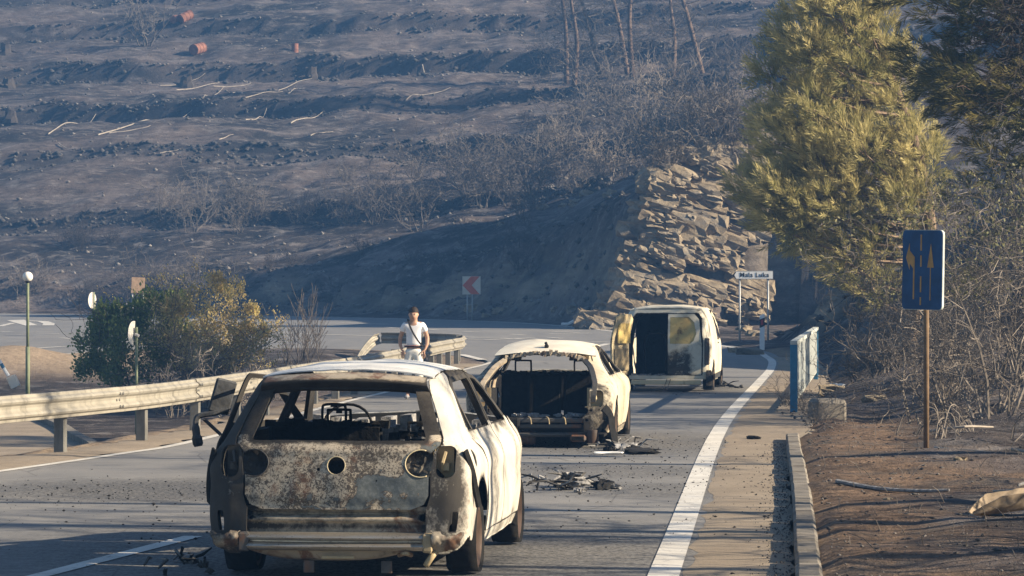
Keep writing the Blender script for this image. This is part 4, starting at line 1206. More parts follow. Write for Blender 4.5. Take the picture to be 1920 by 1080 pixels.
    patch(S.roof(.05, 2.2), lambda P, x, y: np.maximum.reduce([np.abs(x) - S.W(S.top(y), y) + .02, 3.66 - y, y - 4.6]), (-.95, .95, 20), (3.6, 4.65, 16), .01, lambda P, x, y: .3, ctr, warp=.01, name='bonnet', mat=M['roof_paint2'], parent=c)
    for (x, y) in ((.80, .95), (-.80, .95), (.79, 3.72), (-.79, 3.72)): wheel(c, x, y, .25, .24)
    return c
M['side_paint2'] = burnt('scorched_tan_side', (0.54, 0.48, 0.37), (0.36, 0.29, 0.20), sootb=-0.10, rustb=0.04)
M['roof_paint2'] = burnt('scorched_cream_roof', (0.70, 0.66, 0.55), (0.56, 0.50, 0.40), sootb=-0.40, rustb=-0.03, rust=(.30, .20, .14))
liftback()

# ---- 3. the small van at the bend
def van():
    c = empty('burnt_van', (2.95, 61.8, 0), R(-7.2), 'burnt-out white panel van with its left rear door hanging open', 'van')
    S = Shell([(0.05, .82), (0.25, .87), (0.55, .895), (0.8, .89), (1.0, .865), (1.3, .80), (1.5, .735), (1.60, .68), (1.66, .60)],
              [(0.05, .06), (0.25, .0), (0.8, .0), (1.1, .03), (1.4, .10), (1.55, .16), (1.66, .24)],
              0.15, 0.03, 4.35, [(.1, 1.56), (.35, 1.60), (1.5, 1.615), (2.6, 1.61), (2.95, 1.53), (3.55, 1.05), (3.7, .98), (4.4, .78)])
    ctr = (0, 2.2, .8)
    arch = lambda y, z, yc: np.hypot(y - yc, z - .27) - .34
    HOLE = [(-.70, .32), (-.71, .9), (-.655, 1.42), (-.56, 1.515), (.645, 1.515), (.70, 1.42), (.735, .9), (.72, .32)]
    RDp = [(.055, .33), (.055, 1.505), (.56, 1.505), (.655, 1.40), (.715, .9), (.705, .33)]
    RWn = [(.10, .93), (.10, 1.44), (.46, 1.44), (.56, 1.34), (.60, 1.12), (.55, .98), (.48, .93)]
    patch(S.rear(), lambda P, x, z: np.maximum.reduce([-(sd_poly(x, z, HOLE) - .0), np.abs(x) - (S.Wz(z) - .045), z - 1.62, .24 - z]), (-.9, .9, 80), (.2, 1.66, 80), .03,
          lambda P, x, z: np.clip(1 - sd_poly(x, z, HOLE) / .05, 0, 1) * .45, ctr, warp=.004, name='rear_frame', mat=M['van_paint'], parent=c)
    d1 = patch(S.rear(.012), lambda P, x, z: np.maximum(sd_poly(x, z, RDp), -sd_poly(x, z, RWn)), (.0, .76, 60), (.30, 1.55, 80), .02,
               lambda P, x, z: np.clip(.25 + .55 * sstep((.95 - z) / .3) * sstep((.62 - x) / .2), 0, 1), ctr, warp=.006, seed=3, name='rear_door', mat=M['van_paint'], parent=c)
    patch(S.rear(.022), lambda P, x, z: sd_poly(x, z, RWn) - .01, (.05, .66, 40), (.88, 1.5, 40), .012, lambda P, x, z: .55 * np.exp(-((x - .30) / .12) ** 2 - ((z - 1.18) / .16) ** 2) + .12, ctr, warp=.006, name='blanked_window', mat=M['ochre'], parent=d1)
    # open door, swung past square on its hinges
    od = Matrix.Translation((-.74, .0, 0)) @ Matrix.Rotation(R(-112), 4, 'Z')
    DP = [(.02, .33), (.02, 1.40), (.12, 1.50), (.60, 1.505), (.74, 1.45), (.74, .33)]
    WP = [(.12, .93), (.12, 1.30), (.20, 1.42), (.62, 1.42), (.62, .93)]
    d2 = patch(lambda u, v: (u, .03 + .10 * sstep((v - .9) / .6) + 0 * u, v), lambda P, u, v: sd_poly(u, v, DP), (0, .76, 50), (.30, 1.52, 70), .035, lambda P, u, v: .18 + .4 * sstep((.6 - v) / .2), out=(0, -1, 0), warp=.006, name='open_rear_door', mat=M['cream_metal'], parent=c)
    d2.matrix_basis = od
    mb = MB(); mb.box((.38, .085, .63), (.56, .02, .42), ch=.01); mb.build('inner_panel', M['gold_metal'], d2)
    MB().prism([(u, v) for u, v in WP], .02, .045, Matrix.Translation((0, .10, .01))).build('blanked_window', M['ochre'], d2)
    # lamp columns
    for sg in (1, -1):
        mb = MB(); mb.box((sg * .815, .012, .78), (.10, .05, .52), ch=.015); mb.box((sg * .815, -.02, .98), (.05, .03, .06), ch=.008); mb.tube(smooth_pts([(sg * .80, -.015, .90), (sg * .84, -.03, .80), (sg * .80, -.015, .70)], 4), .008, 5)
        mb.build('lamp_column', M['dark_metal'], c)
        F = S.wrap(sg)
        FW = [(2.55, .98), (2.55, 1.46), (2.85, 1.42), (3.35, 1.02)]
        def f_s(P, t, z):
            y = P[..., 1]
            d = np.maximum.reduce([.05 - t * 0 - y if False else -1 + 0 * y, z - S.top(y), (.20 + .0 * y) - z, y - 2.42])
            d = np.maximum(d, -arch(y, z, .82))
            d = np.maximum(d, np.where(y < .4, (S.Wz(z) - .05) - ax(P), -1))
            return d
        patch(F, f_s, (-.15, 2.5, 90), (.18, 1.66, 70), .01, lambda P, t, z: np.clip(1 - arch(P[..., 1], z, .82) / .06, 0, 1) * .7 + .25 * sstep((.2 - P[..., 1]) / .1), ctr, warp=.008, name='side_panel', mat=M['van_paint'], parent=c)
        patch(F, lambda P, t, z: np.maximum(np.maximum.reduce([2.435 - P[..., 1], P[..., 1] - 3.5, z - S.top(P[..., 1]) + .01, .22 - z]), -sd_poly(P[..., 1], z, FW)), (2.0, 3.6, 50), (.2, 1.64, 60), .02, lambda P, t, z: np.clip(1 - sd_poly(P[..., 1], z, FW) / .08, 0, 1) * .6, ctr, warp=.006, name='front_door', mat=M['van_paint'], parent=c)
        patch(F, lambda P, t, z: np.maximum.reduce([3.515 - P[..., 1], P[..., 1] - 4.3, z - S.top(P[..., 1]), .2 - z, -arch(P[..., 1], z, 3.55)]), (3.0, 4.4, 40), (.18, 1.1, 30), .01, lambda P, t, z: .3, ctr, warp=.006, name='front_wing', mat=M['van_paint'], parent=c)
        MB().box((sg * .885, 2.35, .92), (.03, .16, .03), ch=.01).build('door_handle', M['char'], c)
    # blistered skins inside the cargo hold
    mb = MB(); mb.box((0, 1.2, .26), (1.6, 2.3, .04)); mb.box((0, 2.3, .92), (1.5, .04, 1.3)); mb.build('cargo_floor', M['char'], c)
    for y_ in (.5, 1.1, 1.7):
        for sg in (1, -1):
            MB().tube(smooth_pts([(sg * .80, y_, .3), (sg * .79, y_, .9), (sg * .68, y_, 1.4), (sg * .5, y_, 1.56)], 4), .03, 5).build('body_rib', M['dark_metal'], c)
    rr = random.Random(4)
    mb = MB(); mb.tube(smooth_pts([(-.55, 2.2, .35), (-.55, 2.1, 1.0), (-.35, 2.1, 1.1), (-.15, 2.1, 1.0), (-.15, 2.2, .35)], 4), .02, 5); mb.build('seat_frame', M['rust'], c)
    mb = MB()
    for k in range(40): mb.box((rr.uniform(-.66, .05), rr.uniform(.06, .25), .30 + rr.uniform(0, .03)), (rr.uniform(.02, .08), rr.uniform(.02, .08), .03), rr.uniform(0, 3), jit=.01, rnd=rr)
    mb.build('ash_heap', M['ash'], c)
    patch(S.roof(.055, 2.6), lambda P, x, y: np.maximum.reduce([np.abs(x) - S.W(S.top(y), y) + .004, .17 + .03 * (x / .6) ** 2 - y, y - 2.95 + .12 * (x / .6) ** 2]), (-.75, .75, 40), (.1, 3.0, 60), .01, lambda P, x, y: .1, ctr, warp=.009, wsc=2.4, seed=24, name='roof', mat=M['van_paint'], parent=c)
    patch(S.roof(.05, 2.2), lambda P, x, y: np.maximum.reduce([np.abs(x) - S.W(S.top(y), y) + .02, 3.6 - y, y - 4.3]), (-.95, .95, 20), (3.55, 4.35, 16), .01, lambda P, x, y: .3, ctr, warp=.01, name='bonnet', mat=M['van_paint'], parent=c)
    mb = MB(); mb.box((.03, -.05, .185), (1.36, .06, .095), ch=.015); mb.build('bumper_beam', M['cream_metal'], c)
    for x in (-.5, .55): MB().box((x, .0, .18), (.10, .09, .07), ch=.01).build('beam_bracket', M['dark_metal'], c)
    MB().lathe([(.0, -.07), (.11, -.06), (.125, 0), (.11, .06), (.0, .07)], 18, Matrix.Translation((-.80, -.02, .36)) @ Matrix.Rotation(R(80), 4, 'X')).build('melted_hub', M['char'], c, smooth=True, angle=40)
    for x0 in (.05, .12): MB().tube(smooth_pts([(x0, -.08, .25), (x0 - .03, -.10, .16), (x0 - .08, -.16, .04), (x0 - .22, -.2, .012)], 4), .007, 5).build('loose_cable', M['dark_metal'], c)
    patch(lambda u, v: (.80 + u, .0 + .4 * u, v), lambda P, u, v: sd_rbox(u, v, .05, .27, .055, .15, .02), (0, .12, 16), (.1, .45, 20), .01, lambda P, u, v: .7, out=(0, -1, 0), warp=.01, wsc=9, name='torn_corner_plate', mat=M['dark_metal'], parent=c)
    for (x, y) in ((.80, .82), (-.80, .82), (.79, 3.55), (-.79, 3.55)): wheel(c, x, y, .25, .24)
    return c
M['ochre'] = burnt('ochre_stained_panel', (0.52, 0.40, 0.15), (0.40, 0.27, 0.09), sootb=-0.24, rustb=0.0)
M['van_paint'] = burnt('scorched_van_white', (0.60, 0.56, 0.45), (0.46, 0.41, 0.29), sootb=-0.20, rustb=-0.02)
van()
# ------------------------------------------------------------------ roadside furniture
def m_galv(name, a, b, rough=0.5, metal=0.35):
    t = NT(name, rough, metal, 0.4); P = t.pos()
    n = t.noise(1.8, 5, 0.65, P); s = t.noise(5, 5, 0.7, t.pos((1, 1, 0.25)))
    c = t.mix(t.mr(n, 0.3, 0.7), a, b)
    c = t.mix(t.mr(s, 0.52, 0.72, 0, 0.7), c, tuple(q * 0.42 for q in a))
    c = t.mix(t.mr(t.noise(70, 3, .7, P), .6, .7, 0, .4), c, (0.12, 0.10, 0.08))
    return t.done(c, bump=s, bstr=0.05)
M['galv'] = m_galv('weathered_galvanised_rail', (0.22, 0.205, 0.17), (0.35, 0.325, 0.27), 0.55, 0.15)
M['galv_post'] = m_galv('galvanised_post', (0.10, 0.10, 0.09), (0.17, 0.165, 0.15), 0.65, 0.1)
M['pole_green'] = simple('green_painted_pole', (0.16, 0.185, 0.11), 0.6, var=0.2)
M['pole_grey'] = simple('grey_pole', (0.33, 0.34, 0.34), 0.55, 0.3, var=0.2)
M['pole_rust'] = simple('rusty_brown_pole', (0.16, 0.105, 0.06), 0.8, var=0.35, scale=5, bump=0.2)
M['sign_white'] = simple('sign_white', (0.80, 0.80, 0.78), 0.5, var=0.07, scale=3)
M['sign_black'] = simple('sign_black', (0.02, 0.02, 0.022), 0.6, var=0.2)
M['sign_red'] = simple('faded_sign_red', (0.62, 0.14, 0.08), 0.6, var=0.15, scale=4)
M['sign_faded'] = simple('faded_sign_cream', (0.66, 0.60, 0.50), 0.65, var=0.12, scale=4)
M['sign_brown'] = simple('scorched_sign_brown', (0.50, 0.33, 0.20), 0.8, var=0.3, scale=6)
M['sign_blue'] = simple('scorched_sign_blue', (0.007, 0.052, 0.145), 0.6, var=0.3, scale=5)
M['sign_ochre'] = simple('scorched_sign_ochre', (0.36, 0.21, 0.07), 0.7, var=0.3, scale=8)
M['sign_back'] = simple('bare_sign_back', (0.56, 0.54, 0.50), 0.55, 0.1, var=0.12, scale=5)
M['rail_blue'] = simple('blue_railing_paint', (0.030, 0.14, 0.25), 0.55, var=0.25, scale=5, bump=0.1)  # railing blue, kept deep for the shade on the end posts
M['rail_pale'] = simple('sunlit_pale_railing', (0.44, 0.47, 0.45), 0.6, var=0.25, scale=6)  # paler version with sunlight put into the colour of the bars

# guard rail: beams lapped every four metres on square posts
rail = empty('guard_rail', (float(RAILX(30)), 30, 0), 0, 'galvanised steel guard rail curving along the left edge of the road', 'guard rail')
rp = [(float(RAILX(y)), y) for y in np.arange(16, 86.1, 1.0)]
loop = [(-1.32, 87.2), (-1.40, 88.4), (-1.75, 89.6), (-2.3, 90.4), (-3.0, 90.9), (-3.75, 91.2)]
rp = rp + loop
def rz(x, y): return 0.0 if y < 86 else float(ramp(y))
WB = [(0.0, .155), (.018, .150), (.024, .120), (.058, .100), (.070, .078), (.058, .055), (.026, .030), (.020, 0), (.026, -.030), (.058, -.055), (.070, -.078), (.058, -.100), (.024, -.120), (.018, -.150), (0.0, -.155)]
WBo = WB + [(a - .006, b) for a, b in WB[::-1]]
Lk = np.concatenate([[0], np.cumsum([math.hypot(b[0] - a[0], b[1] - a[1]) for a, b in zip(rp[:-1], rp[1:])])])
def rail_at(s):
    return np.array([np.interp(s, Lk, [p[0] for p in rp]), np.interp(s, Lk, [p[1] for p in rp])])
def rail_path(s0, s1, z, n=8):
    out = []
    for k in range(n + 1):
        p = rail_at(s0 + (s1 - s0) * k / n); out.append(Vector((p[0], p[1], rz(p[0], p[1]) + z)) - rail.location)
    return out
bolt_me = bpy.data.meshes.new('bolt'); _b = MB().lathe([(.0, .012), (.014, .008), (.018, 0), (.018, -.01)], 8, Matrix.Rotation(math.pi / 2, 4, 'Y')); bolt_me.from_pydata(_b.v, [], _b.f); bolt_me.materials.append(M['galv_post'])
s = 0.0; k = 0
while s < Lk[-1] - .3:
    e = min(s + 4.0, Lk[-1])
    pts = rail_path(s, min(e + .16, Lk[-1]), .575 + (.004 if k % 2 else 0), 10)
    lap = .014 if k % 2 else 0.0
    MB().sweep([(a + lap, b) for a, b in WBo], pts, closed=True).build('rail_beam', M['galv'], rail)
    if e < Lk[-1] - .2 and e < 50:
        d = rail_path(e, e + .16, .575, 1); dv = (d[1] - d[0]).normalized(); rv = Vector((dv.y, -dv.x, 0))
        for t_ in (.03, .13):
            for zz in (-.078, .0, .078):
                o = link(bpy.data.objects.new('bolt', bolt_me), rail); o.location = d[0] + dv * t_ + rv * ((.086 if zz else .036) + .004) + Vector((0, 0, zz)); o.rotation_euler = (0, 0, math.atan2(rv.y, rv.x))
    s = e; k += 1
s = 1.1
while s < Lk[-1] - .1:
    p = rail_at(s); q = rail_at(min(s + .1, Lk[-1])); d = Vector((q[0] - p[0], q[1] - p[1], 0)); d.normalize()
    a = math.atan2(d.y, d.x); r_ = Vector((d.y, -d.x, 0))
    base = Vector((p[0], p[1], rz(*p))) - rail.location
    o = MB().box((0, 0, 0), (.10, .135, .98), ch=.012).build('rail_post', M['galv_post'], rail)
    o.location = base - r_ * .10 + Vector((0, 0, .24)); o.rotation_euler = (0, 0, a)
    o = MB().box((0, 0, 0), (.10, .06, .20), ch=.008).build('rail_spacer', M['galv_post'], rail)
    o.location = base - r_ * .03 + Vector((0, 0, .575)); o.rotation_euler = (0, 0, a)
    s += 3.05 if s < 30 else 2.6
pe = [Vector((-3.75, 91.2, float(ramp(91)) + .575)), Vector((-3.95, 91.0, .56)), Vector((-4.22, 90.3, .22)), Vector((-4.4, 89.7, -.15))]
MB().sweep(WBo, [Vector(p) - rail.location for p in smooth_pts(pe, 4)], closed=True).build('ramped_end', M['galv'], rail)

def pole(mb, x, y, z0, z1, r, n=10):
    return mb.tube([(x, y, z0), (x, y, (z0 + z1) / 2), (x, y, z1)], r, n)

# street lamp with a round globe
p = PX(52, 732, 80); zb = gz(p.x, 80); zt = PX(52, 519, 80).z
L = empty('street_lamp', (p.x, 80, zb), 0, 'slim green street lamp with a round white globe on the left', 'street lamp')
H = zt - zb
pole(MB(), 0, 0, -.1, H * .42, .055).build('pole_base', M['pole_green'], L, smooth=True)
pole(MB(), 0, 0, H * .40, H - .10, .038).build('pole', M['pole_green'], L, smooth=True)
MB().lathe([(.03, -.16), (.06, -.14), (.075, -.11), (.06, -.09)], 16, Matrix.Translation((0, 0, H)), cap=True).build('collar', M['sign_black'], L)
gl = NT('globe_glass', 0.35); gm = gl.done(gl.mix(gl.noise(3), (.78, .74, .66), (.84, .81, .74)))
MB().lathe([(max(.002, .128 * math.sin(a)), -.128 * math.cos(a)) for a in np.linspace(0, math.pi, 14)], 22, Matrix.Translation((0, 0, H))).build('globe', gm, L, smooth=True)

def plate(outline, th, mat, name, parent, Mx=None, y0=0.0):
    return MB().prism(outline, y0, y0 + th, Mx).build(name, mat, parent)
def circ(r, n=28, cx=0, cz=0): return [(cx + r * math.cos(2 * math.pi * k / n), cz + r * math.sin(2 * math.pi * k / n)) for k in range(n)]

# road sign seen from behind, bent over its pole by the big bush
d = 62.0; p = PX(256, 760, d); z0 = gz(p.x, d)
S1 = empty('road_sign', (p.x, d, z0), 0, 'bent pale disc sign on a green pole in front of the bush', 'road sign')
zt = PX(256, 625, d).z - z0
pole(MB(), 0, 0, -.1, zt + .12, .028).build('pole', M['pole_green'], S1, smooth=True)
Mx = Matrix.Translation((-.03, .0, zt)) @ Matrix.Rotation(R(70), 4, 'Z') @ Matrix.Rotation(R(9), 4, 'Y')
o = patch(lambda u, v: (u, .03 + .25 * np.maximum(0, -v) * np.abs(u) + .5 * np.maximum(0, u - .02) * 1.0, v), lambda P, u, v: np.hypot(u, v) - .24, (-.25, .25, 26), (-.25, .25, 26), .006, out=(0, 1, 0), name='sign_disc', mat=M['sign_back'], parent=S1); o.matrix_basis = Mx
MB().tube([(-.02, -.02, zt - .02), (.05, -.05, zt - .05)], .03, 8).build('clamp', M['sign_back'], S1)
# round sign seen nearly edge-on further back
d = 118.0; p = PX(176, 614, d); z0 = float(ramp(d)) if sd_poly(np.array([p.x]), np.array([d]), ROADPOLY)[0] < 0 else gz(p.x, d)
S2 = empty('road_sign', (p.x, d, z0), 0, 'round grey sign seen almost edge-on beyond the bush', 'road sign')
zt = PX(176, 563, d).z - z0
pole(MB(), 0, 0, -.1, zt + .3, .035).build('pole', M['pole_green'], S2, smooth=True)
o = plate(circ(.30), .012, M['sign_back'], 'sign_disc', S2); o.matrix_basis = Matrix.Translation((-.05, -.05, zt)) @ Matrix.Rotation(R(68), 4, 'Z')
MB().tube([(-.03, -.045, zt - .29), (-.03, -.045, zt + .29)], .012, 6).build('stiffener', M['sign_back'], S2)
# scorched brown square panel
d = 140.0; p = PX(259, 535, d); z0 = float(ramp(d))
S3 = empty('square_sign', (p.x, d, z0), 0, 'scorched brown square sign panel standing above the bush', 'sign')
zc = p.z - z0; hw = 12.5 * d / FPX; hh = 15 * d / FPX
plate([(-hw, -hh), (hw, -hh * .95), (hw * .98, hh), (-hw, hh)], .02, M['sign_brown'], 'panel', S3, Matrix.Translation((0, 0, zc)) @ Matrix.Rotation(R(3), 4, 'Y'))
pole(MB(), -hw * .9, .06, -.2, zc + hh * .2, .035).build('post', M['pole_grey'], S3, smooth=True)
pole(MB(), hw * .7, .06, -.2, zc + hh * .2, .035).build('post', M['pole_grey'], S3, smooth=True)
# chevron board at the bend
d = 148.5; p = PX(884, 535, d); z0 = gz(p.x, d); z0 = float(ramp(d))
S4 = empty('chevron_sign', (p.x, d, z0), 0, 'faded square board with a red chevron pointing left at the bend', 'sign')
zc = p.z - z0; a_ = 17 * d / FPX
plate([(-a_, -a_), (a_, -a_), (a_, a_), (-a_, a_)], .02, M['sign_faded'], 'board', S4, Matrix.Translation((0, 0, zc)))
plate([(-a_ * .98, 0), (-a_ * .05, -a_ * .98), (a_ * .9, -a_ * .98), (a_ * .02, 0), (a_ * .9, a_ * .98), (-a_ * .05, a_ * .98)], .006, M['sign_red'], 'chevron', S4, Matrix.Translation((0, -.008, zc)))
for x in (-.45, .10): pole(MB(), x * a_, .07, -.3, zc, .04).build('post', M['pole_grey'], S4, smooth=True)
# fingerpost "Mala Luka"
d = 106.0; p = PX(1412, 516, d); z0 = gz(PX(1412, 516, d).x, d)
S5 = empty('direction_sign', (p.x, d, z0), R(-3), 'white arrow direction sign reading Mala Luka on two posts', 'sign')
k_ = d / FPX; zc = p.z - z0
oc = [(-39 * k_, 0), (-33 * k_, 7.5 * k_), (37.5 * k_, 8.5 * k_), (37.5 * k_, -7.5 * k_), (-33 * k_, -7.5 * k_)]
plate(oc, .025, M['pole_grey'], 'backing', S5, Matrix.Translation((0, .004, zc)))
plate([(-36 * k_, 0), (-32 * k_, 6.3 * k_), (36.6 * k_, 7.4 * k_), (36.6 * k_, -6.5 * k_), (-32 * k_, -6.5 * k_)], .006, M['sign_white'], 'face', S5, Matrix.Translation((0, -.003, zc)))
plate([(-38.6 * k_, 0), (-34 * k_, 6.2 * k_), (-31.6 * k_, 6.2 * k_), (-35 * k_, 0), (-31.6 * k_, -6.2 * k_), (-34 * k_, -6.2 * k_)], .004, M['sign_black'], 'arrow_tip', S5, Matrix.Translation((0, -.006, zc)))
fc = bpy.data.curves.new('lettering', 'FONT'); fc.body = 'Mala Luka'; fc.size = 12.2 * k_; fc.align_x = 'CENTER'; fc.align_y = 'CENTER'; fc.extrude = .002; fc.space_character = 1.12; fc.offset = .0015
fo = bpy.data.objects.new('lettering', fc)
dg = bpy.context.evaluated_depsgraph_get()
link(fo); fo.rotation_euler = (R(90), 0, 0); bpy.context.view_layer.update()
fm = bpy.data.meshes.new_from_object(fo.evaluated_get(bpy.context.evaluated_depsgraph_get()))
bpy.data.objects.remove(fo)
fm.materials.clear(); fm.materials.append(M['sign_black'])
lo = link(bpy.data.objects.new('lettering', fm), S5); lo.location = (2.5 * k_, -.008, zc + .3 * k_); lo.rotation_euler = (R(90), 0, 0)
for x in (-25, 28): pole(MB(), x * k_, .05, -.3, zc - 7 * k_, .035).build('post', M['pole_grey'], S5, smooth=True)
# white delineator with red reflector
d = 100.0; p = PX(1429, 640, d); z0 = gz(p.x, d); k_ = d / FPX; zt = PX(1429, 588, d).z - z0
S6 = empty('delineator_post', (p.x, d, z0), R(-6), 'white delineator post with a red reflector at the right bend', 'post')
MB().prism([(-4.6 * k_, -.15), (4.6 * k_, -.15), (4.6 * k_, zt), (-4.6 * k_, zt - 3.2 * k_)], -.04, .04).build('post_body', M['sign_white'], S6)
plate([(-4.75 * k_, zt - 27 * k_), (4.75 * k_, zt - 23 * k_), (4.75 * k_, zt - 7.5 * k_), (-4.75 * k_, zt - 11 * k_)], .09, M['sign_black'], 'black_band', S6, y0=-.045)
rd = NT('red_reflector', .3); rdm = rd.done(rd.mix(rd.noise(30), (.32, .02, .035), (.42, .03, .05)))
plate([(-2.6 * k_, zt - 22 * k_), (2.2 * k_, zt - 21 * k_), (2.2 * k_, zt - 11 * k_), (-2.6 * k_, zt - 12 * k_)], .01, rdm, 'reflector', S6, y0=-.056)

# blue railing by the culvert
A = Vector((4.42, 50.2, 0)); B = Vector((6.55, 69.0, 0)); dv = B - A; n_ = 34
S7 = empty('pedestrian_railing', A, 0, 'scorched blue steel railing seen end-on beside the shoulder', 'railing')
zA, zB = gz(A.x + .1, A.y), gz(B.x, B.y)
zA = max(-.02, min(zA, .1)); zB = max(0, min(zB, .35)) + .02
ang = math.atan2(dv.y, dv.x)
MB().box((0, 0, .50), (.07, .115, 1.06), ang, ch=.008).build('end_post', M['rail_blue'], S7).location = (0, 0, zA)
MB().box((0, 0, .48), (.07, .10, 1.04), ang, ch=.008).build('end_post', M['rail_blue'], S7).location = (dv.x, dv.y, zB)
MB().sweep([(-.055, -.03), (-.055, .03), (.055, .03), (.055, -.03)], [Vector((dv.x * t_, dv.y * t_, zA + (zB - zA) * t_ + 1.06)) for t_ in np.linspace(-.002, 1.002, 9)], closed=True).build('handrail', M['rail_pale'], S7)
MB().sweep([(-.02, -.02), (-.02, .02), (.02, .02), (.02, -.02)], [Vector((dv.x * t_, dv.y * t_, zA + (zB - zA) * t_ + .13)) for t_ in np.linspace(.002, .998, 9)], closed=True).build('bottom_rail', M['rail_pale'], S7)
bar = MB().box((0, 0, .58), (.045, .06, .90), ang, ch=.005)
b0 = None
for k in range(1, n_):
    t_ = k / n_
    if b0 is None: b0 = bar.build('baluster', M['rail_pale'], S7); o = b0
    else: o = link(b0.copy(), S7)
    o.location = (dv.x * t_, dv.y * t_, zA + (zB - zA) * t_)

# concrete block
p = PX(1550, 783, 49.0)
zb = gz(p.x, 49.0)
rr = random.Random(2); mb = MB(); mb.box((0, 0, .14), (.50, .55, .36), ch=.05, jit=.012, rnd=rr)
o = mb.build('concrete_block', M['block']); o.location = (p.x, 49.0, max(zb, 0.0) - .05); o.rotation_euler = (R(2), R(2), R(8))
tag(o, 'weathered concrete block lying beside the blue railing', 'block')

# blue lane sign on a rusty pole
d = 36.2; p = PX(1738, 850, d); z0 = gz(p.x, d); k_ = d / FPX
S8 = empty('lane_sign', (p.x, d, z0), 0, 'dark blue lane direction sign with scorched ochre arrows on a brown pole', 'sign')
zt = PX(1738, 431, d).z - z0; zb_ = PX(1738, 581, d).z - z0; Hs = zt - zb_
pole(MB(), 0, .06, -.2, zt - .08, .032, 12).build('pole', M['pole_rust'], S8, smooth=True)
yaw = Matrix.Translation((-10 * k_, 0, zb_)) @ Matrix.Rotation(R(-48), 4, 'Z') @ Matrix.Rotation(R(1.2), 4, 'Y')
wS = 66 * k_ / math.cos(R(48))
rr_ = .05
def rrect(w, h, r, n=5):
    out = []
    for cx, cz, a0 in ((w / 2 - r, r, -90), (w / 2 - r, h - r, 0), (-w / 2 + r, h - r, 90), (-w / 2 + r, r, 180)):
        for k in range(n + 1): a = R(a0 + 90 * k / n); out.append((cx + r * math.cos(a), cz + r * math.sin(a)))
    return out
def on_sign(o): o.matrix_basis = yaw; return o
on_sign(plate(rrect(wS, Hs, rr_), .03, M['rail_pale'], 'panel_frame', S8, y0=.003))
on_sign(plate(rrect(wS - .012, Hs - .012, rr_ - .004), .008, M['sign_blue'], 'panel', S8, Matrix.Translation((0, 0, .006)), y0=-.004))
fx = lambda u, v: ((u - .5) * wS, v * Hs)
def mark(nm, pts): on_sign(plate([fx(*q) for q in pts], .003, M['sign_ochre'], nm, S8, y0=-.007))
for v0, v1 in ((.74, .94), (.54, .68), (.22, .42), (.06, .16)): mark('lane_dash', [(.455, v0), (.49, v0), (.49, v1), (.455, v1)])
mark('left_arrow', [(.28, .13), (.315, .13), (.315, .52), (.315, .66), (.19, .74), (.185, .83), (.10, .65), (.19, .50), (.195, .58), (.28, .515)])
mark('straight_arrow', [(.70, .12), (.72, .12), (.72, .53), (.79, .53), (.715, .83), (.63, .53), (.70, .53)])

# toppled white delineator lying on the far verge
p = PX(1075, 606, 134.0)
mb = MB(); z0 = gz(p.x, 134.0)
mb.box((0, 0, 0), (.75, .12, .11), Matrix.Rotation(R(-28), 4, 'Y'), ch=.02); mb.box((-.36, 0, -.12), (.3, .2, .12), ch=.03)
o = mb.build('toppled_post', M['sign_white']); o.location = (p.x, 134.0, z0 + .24); tag(o, 'toppled white roadside post lying at the foot of the rock cutting', 'post')
# snapped barrier leaning at the left edge
p = PX(14, 700, 76.0); z0 = gz(p.x, 76.0)
S9 = empty('leaning_barrier_post', (p.x, 76.0, z0), 0, 'leaning white and blue striped post with a rusty block at the left edge', 'post')
top = PX(-4, 672, 76.0) - S9.location; bot = PX(16, 705, 76.0) - S9.location
MB().tube([bot, bot.lerp(top, .45)], .045, 8).build('white_section', M['sign_white'], S9)
MB().tube([bot.lerp(top, .45), bot.lerp(top, .7)], .046, 8).build('blue_section', M['rail_blue'], S9)
MB().tube([bot.lerp(top, .7), top], .045, 8).build('white_section', M['sign_white'], S9)
MB().box(bot + Vector((.12, 0, -.14)), (.22, .2, .30), Matrix.Rotation(R(-25), 4, 'Y'), ch=.02).build('rusty_block', M['sign_faded'], S9)
# ------------------------------------------------------------------ vegetation
def leaf_mat(name, a, b, tip=None, trans=0.3, rough=0.7):
    t = NT(name, rough, 0, 0.2)
    at = t.attr('tone')
    c = t.mix(at, a, b)
    c = t.mix(t.mr(t.noise(1.2, 3, .6, t.pos()), .35, .65, 0, .5), c, tip or b)
    t.put(t.b.inputs['Base Color'], c)
    tr = t.n('ShaderNodeBsdfTranslucent'); t.put(tr.inputs[0], c)
    mx = t.n('ShaderNodeMixShader'); mx.inputs[0].default_value = trans
    t.t.links.new(t.b.outputs[0], mx.inputs[1]); t.t.links.new(tr.outputs[0], mx.inputs[2])
    t.t.links.new(mx.outputs[0], t.t.nodes['Material Output'].inputs['Surface'])
    return t.m
M['twig'] = simple('burnt_twig', (0.115, 0.10, 0.088), 0.9, var=0.5, scale=2.0)
M['twig_pale'] = simple('scorched_pale_twig', (0.18, 0.155, 0.130), 0.9, var=0.5, scale=2.0)
M['twig_dark'] = simple('charred_twig', (0.045, 0.038, 0.034), 0.95, var=0.5, scale=2.0)
M['bark'] = simple('burnt_pine_bark', (0.13, 0.092, 0.068), 0.95, var=0.6, scale=7, bump=0.7)
M['bark_green'] = simple('pine_bark', (0.20, 0.145, 0.10), 0.95, var=0.5, scale=9, bump=0.7)
M['needles'] = leaf_mat('scorched_pine_needles', (0.13, 0.135, 0.04), (0.70, 0.60, 0.29), (0.26, 0.25, 0.085), trans=.4)
M['needles_shaded'] = leaf_mat('shaded_pine_needles', (0.060, 0.066, 0.018), (0.17, 0.14, 0.045), (0.05, 0.06, 0.018))  # darker copy of the needles, shade put into the colour
M['leaf_green'] = leaf_mat('shrub_leaves', (0.07, 0.135, 0.045), (0.33, 0.36, 0.11), (0.15, 0.21, 0.06), trans=.5)
